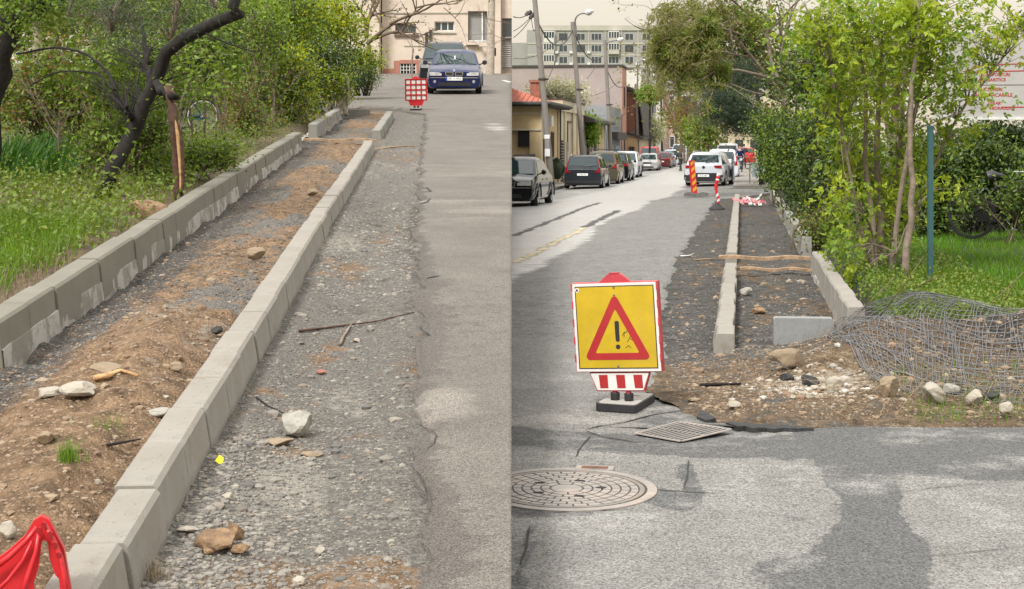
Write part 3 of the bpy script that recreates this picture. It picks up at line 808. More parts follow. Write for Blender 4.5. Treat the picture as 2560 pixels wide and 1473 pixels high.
# ================================================================== KERBS
def kerb_mesh(name, length, top, base, h, side, mats, cham=0.014):
    """kerb block, local y along the street, x = 0 at the back edge; side +1: sloping face towards +x"""
    pr = [(0, -0.12), (0, h - 0.006), (0.006, h), (top - cham, h), (top, h - cham), (base, 0.02), (base, -0.12)]
    m_ = MB(); e = 0.004
    ys = [0, e, length - e, length]
    rings = []
    for j, y in enumerate(ys):
        k = 0.004 if j in (0, 3) else 0
        rings.append([(side * (min(max(x, k), base - k if x > top else x) if x < top else x - k), y, z - (k if z > 0.03 else 0)) for x, z in pr])
    n = len(pr)
    vv = [p for r in rings for p in r]
    ff = [(i * n + a, i * n + (a + 1) % n, (i + 1) * n + (a + 1) % n, (i + 1) * n + a) for i in range(3) for a in range(n)]
    ff += [tuple(range(n)), tuple(3 * n + k for k in range(n))[::-1]]
    m_.add(vv, ff)
    return m_.mesh(name, mats)

def kerb_row(name, label, group, frame, s0, s1, t0, t1, h, side, mat, length=0.5, zoff=0.0, jit=0.009, haunch=None, seed=0):
    r = random.Random(seed)
    slope = 0.0
    mm = lmat if frame == 'up' else rmat
    root = thing(name, label, 'kerb', mm(s0, t0, zoff), group)
    me = kerb_mesh('kerb_block', length - 0.009, 0.135, 0.155, h, side, mat)
    inv = root.matrix_world.inverted()
    n = int(round((s1 - s0) / length))
    for i in range(n):
        s_ = s0 + i * length; t_ = t0 + (t1 - t0) * i / max(n, 1)
        mw = mm(s_, t_ + r.uniform(-jit, jit), zoff + r.uniform(-jit, jit) * .5) @ Matrix.Rotation(-math.atan2(t1 - t0, s1 - s0) + r.uniform(-.006, .006), 4, 'Z') @ Matrix.Rotation(r.uniform(-.006, .006), 4, 'Y')
        link('kerb_block', me, root, inv @ mw)
    if haunch:
        m_ = MB(); k = int((s1 - s0) / 0.03); P = []
        for i in range(k + 1):
            s_ = s0 + (s1 - s0) * i / k; t_ = t0 + (t1 - t0) * i / k
            z_ = haunch * (0.74 + 0.22 * float(vnoise(s_ * 1.7, 5.3, seed + 5)) + 0.10 * float(vnoise(s_ * 9, 1.3, seed + 3)))
            d = 0.158 + 0.006
            for dd, zz in ((0.13, z_ + .002), (0.157 - .08 * z_, z_), (0.163 + .010 * float(vnoise(s_ * 6, 4.4, seed)), -0.06)):
                mw = mm(s_, t_ + side * dd, zoff + zz)
                P.append(inv @ mw.translation)
        m_.add(P, [(3 * i + a, 3 * i + 3 + a, 3 * i + 4 + a, 3 * i + 1 + a) for i in range(k) for a in (0, 1)])
        m_.build('mortar_haunch', M['haunch'], root)
    return root

KG = 'rows of new concrete kerb'
kerb_row('kerb_row', 'long pale concrete kerb row beside the gravel trench, nearest the red plastic handle', KG, 'up', 2.55, 9.55, -0.985, -1.0, 0.165, 1, M['kerb_pale'], haunch=None, seed=1)
kerb_row('kerb_row', 'pale concrete kerb row from the step in the line up to the plank', KG, 'up', 9.62, 21.7, -1.015, -0.98, 0.165, 1, M['kerb_pale'], zoff=-.015, seed=2)
kerb_row('kerb_row', 'short pale concrete kerb row past the plank, in line with the red sign back', KG, 'up', 24.0, 31.0, -0.965, -0.94, 0.165, 1, M['kerb_grey'], seed=3)
kerb_row('kerb_row', 'tall damp brownish concrete kerb row against the long grass and the split trunk', KG, 'up', 6.77, 21.6, -2.155, -2.085, 0.265, 1, M['kerb_damp'], haunch=0.13, seed=4)
kerb_row('kerb_row', 'tall grey kerb row past the plank, under the hedge trunks', KG, 'up', 24.0, 30.6, -2.03, -2.01, 0.265, 1, M['kerb_grey'], haunch=0.10, seed=5)
kerb_row('kerb_row', 'narrow pale kerb row with its square end near the warning sign', KG, 'low', 10.7, 17.0, -0.058, -0.058, 0.145, -1, M['kerb_pale'], seed=6)
kerb_row('kerb_row', 'narrow pale kerb row past the plank, leading to the white crossover', KG, 'low', 18.9, 41.4, -0.058, -0.058, 0.145, -1, M['kerb_pale'], seed=7)
kerb_row('kerb_row', 'pale kerb row ending beside the wire heap, maple leaves hanging over it', KG, 'low', 11.5, 17.5, 0.99, 0.99, 0.25, -1, M['kerb_pale'], haunch=0.06, seed=8)
kerb_row('kerb_row', 'pale kerb row along the dark hedge, past the plank', KG, 'low', 20.3, 32.0, 0.99, 0.985, 0.25, -1, M['kerb_grey'], haunch=0.05, seed=9)
kerb_row('kerb_row', 'farthest short kerb row by the hedge, with a red plate lying on its end', KG, 'low', 33.0, 42.5, 0.98, 0.98, 0.25, -1, M['kerb_grey'], seed=10)

def loose_block(label, Mx, size, mat):
    root = thing('loose_kerb_block', label, 'kerb block', Mx)
    x, y, z = size
    m_ = MB(); c = 0.012
    pr = [(0, 0), (x, 0), (x, z - .03), (x - .012, z), (c, z), (0, z - c)]
    m_.prism(pr, Matrix(((1, 0, 0, 0), (0, 0, 1, 0), (0, 1, 0, 0), (0, 0, 0, 1))), y)
    m_.build('block', mat, root)
    return root
s_, t_ = rst(1934, 858)
loose_block('loose grey concrete kerb block standing on edge in the dark gravel', rmat(s_ - .15, t_, -0.02, math.radians(3)), (0.455, 0.12, 0.235), concrete("granite-grey concrete", (0.25, 0.255, 0.25), 22.0, .2))
loose_block('loose concrete kerb block lying across the far end of the dug bed', lmat(31.9, -1.80, -0.02, 0.0), (0.47, 0.14, 0.19), M['kerb_grey'])

# planks laid across the beds
def plank(label, Mx, L, w, h):
    root = thing('plank', label, 'plank', Mx)
    m_ = MB(); n = 12
    P = []
    for i in range(n + 1):
        x = L * i / n; dz = 0.012 * math.sin(i * .9); dy = 0.01 * math.sin(i * 1.7)
        P += [(x, dy, dz), (x, w + dy, dz), (x, w + dy, h + dz), (x, dy, h + dz)]
    m_.add(P, [(4 * i + a, 4 * i + (a + 1) % 4, 4 * i + 4 + (a + 1) % 4, 4 * i + 4 + a) for i in range(n) for a in range(4)] + [(0, 1, 2, 3), (4 * n, 4 * n + 3, 4 * n + 2, 4 * n + 1)])
    m_.build('board', M['timber'], root)
    return root
plank('weathered wooden plank laid across the bed between the tall and the pale kerb', lmat(22.4, -1.98, 0.085, math.radians(2)), 1.14, .10, .035)
plank('wooden plank laid over the narrow pale kerb and the gravel beside it', rmat(17.9, -0.28, 0.13, math.radians(3)), 1.22, .12, .04)
plank('second shorter plank lying lower in the gravel below the other one', rmat(17.2, -0.02, 0.05, math.radians(1)), .85, .10, .03)

# ================================================================== STONES, STICKS, SCRAPS
_ico = None
def ico(sub=2):
    bm = bmesh.new(); bmesh.ops.create_icosphere(bm, subdivisions=sub, radius=1)
    V = np.array([v.co[:] for v in bm.verts]); Fq = np.array([[v.index for v in f.verts] for f in bm.faces]); bm.free()
    return V, Fq
ICO1, ICO2, ICO3 = ico(1), ico(2), ico(3)
def rock_arrays(seed, size, rough=0.25, sub=ICO3, cuts=7):
    r = np.random.default_rng(seed); V = sub[0].copy()
    for _ in range(cuts):                       # flat broken faces
        d = r.normal(size=3); d /= np.linalg.norm(d); k = r.uniform(0.45, 0.85)
        p = V @ d; V = V - np.outer(np.maximum(p - k, 0), d)
    V *= 1 + rough * (vnoise(V[:, 0] * 2.3 + seed, V[:, 1] * 2.3 + V[:, 2] * 1.7, seed)[:, None] - 0.5) + 0.10 * (vnoise(V[:, 0] * 7 + seed, V[:, 1] * 7 + V[:, 2] * 5, seed + 1)[:, None] - 0.5)
    return V * np.array(size) , sub[1]
def rock(name, label, cat, loc, size, mat, seed, yaw=0.0, group=None, sink=0.25, tilt=0.0, moss=None):
    V, Fq = rock_arrays(seed, size)
    root = np_mesh(name, V, Fq, mat, None, None, smooth=False)
    root.matrix_world = Matrix.Translation(Vector(loc) + Vector((0, 0, size[2] * (1 - sink)))) @ Matrix.Rotation(yaw, 4, 'Z') @ Matrix.Rotation(tilt, 4, 'Y')
    return tag(root, label, cat, group)
def up_at(px, py, z=None):
    s_, t_ = lst(px, py, 0.0)
    for _ in range(3):
        z_ = float(hL(s_, t_)) if z is None else z
        s_, t_ = lst(px, py, z_)
    return s_, t_, lpt(s_, t_, z_)
def low_at(px, py, road=False):
    s_, t_ = rst(px, py, 0.0); z_ = 0
    for _ in range(4):
        z_ = 0 if road else float(hR(s_, t_)); s_, t_ = rst(px, py, z_)
    return s_, t_, rpt(s_, t_, z_)
def up_rock(px, py, w, h, label, mat, seed, name='stone', cat='stone', group=None, d=0.9, yaw=0, sink=.2):
    s_, t_, p = up_at(px, py); k = s_ / 3600.0
    return rock(name, label, cat, p, (w * k / 2, w * k / 2 * d, h * k / 2), mat, seed, yaw, group, sink)
def low_rock(px, py, w, h, label, mat, seed, name='stone', cat='stone', group=None, d=0.9, yaw=0, sink=.2, road=False, tilt=0.0):
    s_, t_, p = low_at(px, py, road); k = s_ / 3600.0
    return rock(name, label, cat, p, (w * k / 2, w * k / 2 * d, h * k / 2), mat, seed, yaw, group, sink, tilt)

up_rock(742, 1090, 88, 78, 'big pale grey broken stone alone on the gravel trench', M['stone_grey'], 11, sink=.12)
up_rock(700, 1112, 86, 20, 'low tan lump of crumbled mortar just below the big pale stone', M['stone_tan'], 12, 'mortar_lump', 'lump')
up_rock(780, 1140, 55, 16, 'small tan crumbly lump by the big pale stone', M['stone_tan'], 13, 'mortar_lump', 'lump')
up_rock(545, 1372, 118, 58, 'brown cracked soil clod on the gravel beside the pale kerb', M['clod'], 14, 'soil_clod', 'clod', sink=.3)
up_rock(585, 1350, 55, 52, 'smaller crumbled clod leaning on the cracked soil clod', M['clod'], 15, 'soil_clod', 'clod')
up_rock(520, 1385, 40, 26, 'crumb of dry soil in front of the cracked soil clod', M['clod'], 36, 'soil_clod', 'clod')
up_rock(600, 1385, 46, 30, 'split crumb of soil at the outer side of the cracked soil clod', M['clod'], 37, 'soil_clod', 'clod')
up_rock(122, 995, 72, 36, 'small whitish rubble lump beside the white slab piece in the soil', M['stone_pale'], 16, 'rubble_lump', 'rubble')
up_rock(205, 990, 104, 44, 'larger white rubble slab piece half sunk in the brown soil', M['stone_pale'], 17, 'rubble_lump', 'rubble', sink=.3)
up_rock(266, 930, 94, 34, 'flat tan buried stone above the orange root', M['stone_tan'], 18, sink=.55)
up_rock(440, 925, 34, 28, 'small round tan stone in the soil near the pale kerb', M['stone_tan'], 19, sink=.4)
up_rock(642, 652, 52, 42, 'tan stone in the bed near the step in the kerb row', M['stone_tan'], 20, sink=.3)
up_rock(782, 492, 30, 24, 'tan stone with a dark side beside the kerb, half way up the bed', M['stone_tan'], 21, sink=.25)
up_rock(20, 1345, 44, 52, 'white faced stone beside the red plastic handle', M['stone_pale'], 22, sink=.2)
up_rock(892, 856, 22, 12, 'white pebble beside the dry sticks on the gravel', M['pebble_white'], 23, 'pebble', 'pebble')
up_rock(803, 935, 26, 14, 'rusty red brick scrap on the gravel', M['brick'], 24, 'brick_scrap', 'brick scrap')
up_rock(1130, 1072, 11, 8, 'single white pebble out on the asphalt', M['pebble_white'], 25, 'pebble', 'pebble')
up_rock(1064, 1147, 10, 8, 'white pebble on the asphalt beside the looping crack', M['pebble_white'], 26, 'pebble', 'pebble')
up_rock(115, 1100, 60, 34, 'grey brown stone sunk in the soil above the grass tuft', M['stone_tan'], 27, sink=.5)
up_rock(395, 1035, 60, 30, 'dark grey flat stone against the pale kerb', M['stone_grey'], 28, sink=.55)
up_rock(412, 1003, 24, 22, 'cream stone resting by the dark flat one at the kerb', M['stone_pale'], 29, sink=.2)
up_rock(245, 1212, 18, 18, 'cream oval stone in the soil beside the pale kerb', M['stone_pale'], 30, sink=.3)
up_rock(468, 1330, 62, 24, 'cream mortar flake lying at the foot of the pale kerb', M['stone_pale'], 31, 'mortar_lump', 'lump', sink=.4)
up_rock(570, 1247, 36, 18, 'cream stone on the loose gravel above the soil clods', M['stone_pale'], 32, sink=.25)
up_rock(800, 1385, 30, 24, 'cream stone on the rusty soil near the foot of the trench', M['stone_pale'], 33, sink=.25)
up_rock(748, 1462, 36, 26, 'grey white stone at the very foot of the gravel trench', M['stone_pale'], 34, sink=.3)
up_rock(540, 835, 36, 22, 'dark broken tile scrap against the pale kerb', M['tarchunk'], 35, 'tar_lump', 'lump')

RB = 'broken concrete lumps at the wire heap'
low_rock(2222, 990, 56, 56, 'tan block of broken concrete, nearest of the heap to the tar scraps', M['stone_tan'], 41, 'concrete_lump', 'rubble', RB)
low_rock(2262, 952, 48, 40, 'long pale lump lying on the tan block', M['stone_pale'], 42, 'concrete_lump', 'rubble', RB, tilt=.5)
low_rock(2328, 1008, 82, 58, 'largest whitewashed lump in the wire heap', M['stone_pale'], 43, 'concrete_lump', 'rubble', RB, tilt=.5)
low_rock(2432, 1012, 56, 46, 'cream lump caught in the wires, next to the largest one', M['stone_pale'], 44, 'concrete_lump', 'rubble', RB)
low_rock(2516, 1042, 40, 46, 'small white lump at the end of the wire heap', M['stone_pale'], 45, 'concrete_lump', 'rubble', RB)
low_rock(2380, 985, 44, 30, 'grey lump half hidden under the wires between the two pale ones', M['stone_grey'], 74, 'concrete_lump', 'rubble', RB)
low_rock(2170, 905, 50, 36, 'brown clod high on the soil mound under the wires', M['clod'], 75, 'soil_clod', 'clod')
low_rock(2480, 1000, 46, 26, 'dark tar lump under the wires near the end of the heap', M['tarchunk'], 76, 'tar_lump', 'lump')
low_rock(2090, 972, 52, 34, 'cream lump beside the black tar scraps', M['stone_pale'], 46, 'concrete_lump', 'rubble')
low_rock(1978, 922, 104, 58, 'long brown stone block below the loose kerb block', M['stone_tan'], 47, 'stone', 'stone', None, .5, sink=.1)
low_rock(2032, 945, 50, 40, 'cream stone at the end of the long brown block', M['stone_pale'], 48)
low_rock(1740, 1006, 38, 14, 'flat tan tile scrap beside the sign foot', M['stone_tan'], 49, 'tile_scrap', 'tile scrap')
low_rock(1838, 1018, 44, 16, 'flat cream stone between the grate and the tar scraps', M['stone_pale'], 50)
low_rock(1966, 952, 40, 22, 'black tar lump, the smaller one', M['tarchunk'], 51, 'tar_lump', 'lump')
low_rock(2020, 965, 70, 30, 'black tar lump, the larger one among white rubble', M['tarchunk'], 52, 'tar_lump', 'lump')
low_rock(1972, 709, 16, 12, 'white stone, left one of the pair on dark gravel', M['pebble_white'], 53)
low_rock(2002, 710, 20, 14, 'white stone, right one of the pair on dark gravel', M['pebble_white'], 54)
low_rock(1866, 740, 34, 24, 'grey broken stone in the gravel beside the narrow kerb', M['stone_grey'], 55)
low_rock(1895, 785, 40, 20, 'brown clod in the gravel beside the narrow kerb', M['clod'], 56, 'soil_clod', 'clod')
for i in range(9):
    low_rock(1975 + 10 * i + random.uniform(-8, 8), 980 + random.uniform(-6, 18), random.uniform(14, 30), random.uniform(10, 16), 'white crumb of broken whitewashed concrete below the tar lumps', M['stone_pale'], 60 + i, 'rubble_crumb', 'rubble', 'white crumbs below the tar lumps')

def stick(name, label, pts, r, mat, group=None, cat='stick', side=None):
    m_ = MB(); n = len(pts)
    m_.tube(pts, [r * (1 - 0.55 * i / (n - 1)) for i in range(n)], 5)
    if side: m_.tube(side, r * .5, 4)
    return tag(m_.build(name, mat, smooth=True), label, cat, group)
def up_pts(pxs, lift=0.01): return [up_at(*p)[2] + Vector((0, 0, lift)) for p in pxs]
def low_pts(pxs, lift=0.01): return [low_at(*p)[2] + Vector((0, 0, lift)) for p in pxs]
stick('dry_stick', 'long rusty split branch lying across the gravel trench', up_pts([(748, 832), (800, 826), (860, 818), (940, 808), (1035, 785)], .010), .0075, M['bark_red'])
stick('dry_stick', 'short grey forked stick under the long split branch', up_pts([(850, 866), (858, 848), (872, 826), (878, 816)], .012), .010, M['bark_grey'])
stick('root_piece', 'orange brown torn root lying on the soil below the flat tan stone', up_pts([(238, 955), (270, 948), (300, 936), (345, 948)], .015), .016, M['splinter'], cat='root')
stick('dry_stick', 'thin dark twig in the soil beside the grass tuft', up_pts([(268, 1122), (310, 1114), (352, 1106)], .012), .006, M['bark_dark'])
stick('dry_stick', 'thin curved twig on the gravel above the big pale stone', up_pts([(640, 1000), (670, 1022), (708, 1040)], .012), .005, M['bark_dark'])
stick('dry_stick', 'pale thin lath on the ground just past the plank', up_pts([(945, 376), (990, 370), (1040, 368)], .02), .016, M['timber'])
stick('dry_stick', 'long dark bar of bark on the soil in front of the narrow kerb', low_pts([(1752, 967), (1800, 965), (1852, 964)], .012), .014, M['bark_dark'])
stick('dry_stick', 'white bent lath on the gravel before the plank end', low_pts([(1702, 640), (1722, 640), (1736, 634)], .02), .015, M['white'])
stick('dry_stick', 'thin pale lath beside the plank on the road side', low_pts([(1735, 651), (1770, 649), (1805, 650)], .02), .012, M['timber'])

# yellow leaf scrap
s_, t_, p = up_at(548, 1160)
m_ = MB(); m_.add([p + Vector(q) for q in ((-.016, 0, .012), (-.004, .02, .03), (.014, .012, .02), (.016, -.008, .006), (.002, -.016, .004), (0, .002, .022))], [(0, 1, 5), (1, 2, 5), (2, 3, 5), (3, 4, 5), (4, 0, 5)])
tag(m_.build('petal_scrap', simple("yellow petal", (0.75, 0.58, 0.01), 0.5)), 'bright yellow crumpled petal on the gravel by the kerb foot', 'petal')

# ---------------- loose pebbles 
def pebbles(name, P, sizes, mat, label, seed, sub=ICO1):
    r = np.random.default_rng(seed); n = len(P)
    V0, F0 = sub; k = len(V0)
    sc = np.stack([sizes * r.uniform(.7, 1.3, n), sizes * r.uniform(.7, 1.3, n), sizes * r.uniform(.45, .8, n)], -1)
    V = V0[None] * (1 + 0.35 * (r.random((n, k, 1)) - .5)) * sc[:, None, :]
    a = r.uniform(0, 6.28, n); c, s_ = np.cos(a)[:, None], np.sin(a)[:, None]
    V = np.stack([V[..., 0] * c - V[..., 1] * s_, V[..., 0] * s_ + V[..., 1] * c, V[..., 2]], -1) + P[:, None, :]
    Fq = (F0[None] + (np.arange(n) * k)[:, None, None]).reshape(-1, F0.shape[1])
    o = np_mesh(name, V.reshape(-1, 3), Fq, mat, smooth=False)
    return tag(o, label, 'gravel', None, 'stuff')
OCT = (np.array([(1, 0, 0), (-1, 0, 0), (0, 1, 0), (0, -1, 0), (0, 0, 1), (.3, .3, -1)], float), np.array([(0, 2, 4), (2, 1, 4), (1, 3, 4), (3, 0, 4), (2, 0, 5), (1, 2, 5), (3, 1, 5), (0, 3, 5)]))
def up_scatter(n, s0, s1, t0, t1, seed, keep=None):
    r = np.random.default_rng(seed)
    u = r.random(n); S = 1 / (1 / s0 + u * (1 / s1 - 1 / s0)); T = r.uniform(t0, t1, n)
    if keep is not None: k = keep(S, T, r); S, T = S[k], T[k]
    H = hL(S, T)
    return np.stack([HL_ * S + T, S, SL * S + H], -1), S, T, r
def low_scatter(n, s0, s1, t0, t1, seed, keep=None):
    r = np.random.default_rng(seed)
    u = r.random(n); S = 1 / (1 / s0 + u * (1 / s1 - 1 / s0)); T = r.uniform(t0, t1, n)
    if keep is not None: k = keep(S, T, r); S, T = S[k], T[k]
    return np.stack([HR_ * S + T, S, zr(S, T) + hR(S, T)], -1), S, T, r
P, S, T, r = up_scatter(11000, 3.9, 12, -0.84, -0.06, 1, lambda S, T, r: r.random(len(S)) < np.clip(1.25 - (S - 3.9) / 7 - 1.1 * (T + .5).clip(0, 9), 0.12, 1))
pebbles('loose_gravel', P, np.exp(r.normal(-5.45, 0.45, len(P))).clip(.002, .014), M['pebble'], 'loose grey pebbles in the trench beside the pale kerb', 2)
P, S, T, r = up_scatter(6000, 4.0, 16, -1.98, -1.03, 3, lambda S, T, r: (r.random(len(S)) < np.where(T < -1.7, 1, .6)))
pebbles('loose_gravel', P, np.exp(r.normal(-5.3, 0.5, len(P))).clip(.002, .016), M['pebble_tan'], 'small tan stones in the brown bed between the kerbs', 4)
P, S, T, r = up_scatter(9000, 6.0, 26, -1.99, -1.02, 5, lambda S, T, r: (r.random(len(S)) < np.where(S < 8.5, (T < -1.65) * 1.0, 1)))
pebbles('loose_gravel', P, np.exp(r.normal(-5.0, 0.4, len(P))).clip(.003, .018), M['pebble_dark'], 'dark crushed gravel along the tall damp kerb', 6, OCT)
P, S, T, r = up_scatter(4500, 9.0, 33, -0.84, -0.12, 7)
pebbles('loose_gravel', P, np.exp(r.normal(-4.9, 0.5, len(P))).clip(.003, .022), M['pebble'], 'crushed gravel in the far part of the trench', 8, OCT)
P, S, T, r = low_scatter(5200, 8.15, 10.8, -0.5, 2.6, 9, lambda S, T, r: T > teR(S) + .05)
pebbles('loose_gravel', P, np.exp(r.normal(-5.0, 0.5, len(P))).clip(.003, .022), M['pebble_tan'], 'tan stones strewn over the soil before the narrow kerb', 10)
P, S, T, r = low_scatter(10000, 9.5, 42, -0.8, 0.8, 11, lambda S, T, r: (T > teR(S) + .05))
pebbles('loose_gravel', P, np.exp(r.normal(-4.75, 0.4, len(P))).clip(.004, .02), M['pebble_dark'], 'dark crushed gravel on both sides of the narrow kerb', 12, OCT)
P, S, T, r = low_scatter(2200, 8.3, 9.8, -0.1, 1.5, 13, lambda S, T, r: r.random(len(S)) < np.exp(-((S - 8.95) / .32) ** 2 - ((T - .48) / .36) ** 2))
pebbles('loose_gravel', P, np.exp(r.normal(-4.5, 0.6, len(P))).clip(.004, .03), M['pebble_white'], 'white crumbs of broken concrete around the tar lumps', 14)
r = np.random.default_rng(15); n = 500
S = r.uniform(4.0, 9, n); T = r.uniform(-.02, .45, n) * 1.0; k = (T > teL(S) + .02) & (T < .05 * S); S, T = S[k], T[k]
pebbles('loose_gravel', np.stack([HL_ * S + T, S, SL * S + roadL(S, T)], -1), np.exp(r.normal(-6.2, 0.5, len(S))).clip(.0012, .005), M['pebble'], 'stray grit on the asphalt of the upper street', 16, OCT)
n = 900
S = r.uniform(4.6, 7.9, n); T = r.uniform(-1.1, 2.4, n)
pebbles('loose_gravel', np.stack([HR_ * S + T, S, .012 * fbm(S * .8, T * .8, 101, 3)], -1), np.exp(r.normal(-6.1, 0.45, len(S))).clip(.0015, .006), M['pebble_dark'], 'stray grit on the asphalt around the manhole', 17, OCT)

P, S, T, r = up_scatter(2600, 3.8, 5.8, -0.84, -0.42, 21, lambda S, T, r: r.random(len(S)) < np.clip(1.1 - (T + .84) / .5, .1, 1))
pebbles('loose_gravel', P, np.exp(r.normal(-4.75, 0.35, len(P))).clip(.004, .016), M['pebble'], 'larger rounded pebbles heaped along the foot of the pale kerb', 22)
P, S, T, r = up_scatter(330, 4.0, 22, -1.97, -1.03, 23)
pebbles('loose_stones', P, np.exp(r.normal(-4.4, 0.5, len(P))).clip(.006, .035), M['pebble_tan'], 'scattered stones and clods in the dug bed between the kerbs', 24, ICO1)
P, S, T, r = up_scatter(420, 4.2, 30, -0.82, -0.1, 25)
pebbles('loose_stones', P, np.exp(r.normal(-4.3, 0.45, len(P))).clip(.008, .03), M['pebble'], 'scattered stones in the trench beside the asphalt', 26, ICO1)
P, S, T, r = low_scatter(420, 8.3, 34, -0.75, 0.85, 27, lambda S, T, r: T > teR(S) + .06)
pebbles('loose_stones', P, np.exp(r.normal(-4.2, 0.5, len(P))).clip(.008, .045), M['pebble_tan'], 'scattered stones and clods along the narrow kerb', 28, ICO1)
P, S, T, r = low_scatter(700, 8.2, 11.3, 1.0, 3.6, 29)
pebbles('loose_stones', P, np.exp(r.normal(-4.2, 0.5, len(P))).clip(.008, .04), M['pebble_tan'], 'clods and stones of the soil mound under the wire mesh', 30, ICO1)
# ================================================================== WARNING SIGNS
ROT_X = Matrix.Rotation(math.radians(90), 4, 'X')      # local xy plane -> upright, facing -y
def up_plane(x=0, y=0, z=0):                            # upright plane: local x right, local y up, local z towards -y
    return Matrix.Translation((x, y, z)) @ ROT_X
def rounded(poly, r, n=4):
    out = []
    k = len(poly)
    for i in range(k):
        p = Vector(poly[i]); a = (Vector(poly[i - 1]) - p).normalized(); b = (Vector(poly[(i + 1) % k]) - p).normalized()
        ang = a.angle(b); d = r / math.tan(ang / 2); c = p + (a + b).normalized() * (r / math.sin(ang / 2))
        s_ = p + a * d - c; e_ = p + b * d - c
        a0 = math.atan2(s_.y, s_.x); a1 = math.atan2(e_.y, e_.x)
        da = (a1 - a0 + math.pi) % (2 * math.pi) - math.pi
        for j in range(n + 1):
            t = a0 + da * j / n; out.append((c.x + r * math.cos(t), c.y + r * math.sin(t)))
    return out
def frame_poly(mb, outer, inner, Mx, depth):
    """ring between two outlines with the same number of points"""
    n = len(outer)
    P = [Mx @ Vector((x, y, z)) for z in (0, depth) for pl in (outer, inner) for x, y in pl]
    ff = []
    for i in range(n):
        j = (i + 1) % n
        ff += [(i, j, n + j, n + i), (2 * n + i, 3 * n + i, 3 * n + j, 2 * n + j), (i, 2 * n + i, 2 * n + j, j), (n + i, n + j, 3 * n + j, 3 * n + i)]
    mb.add(P, ff)

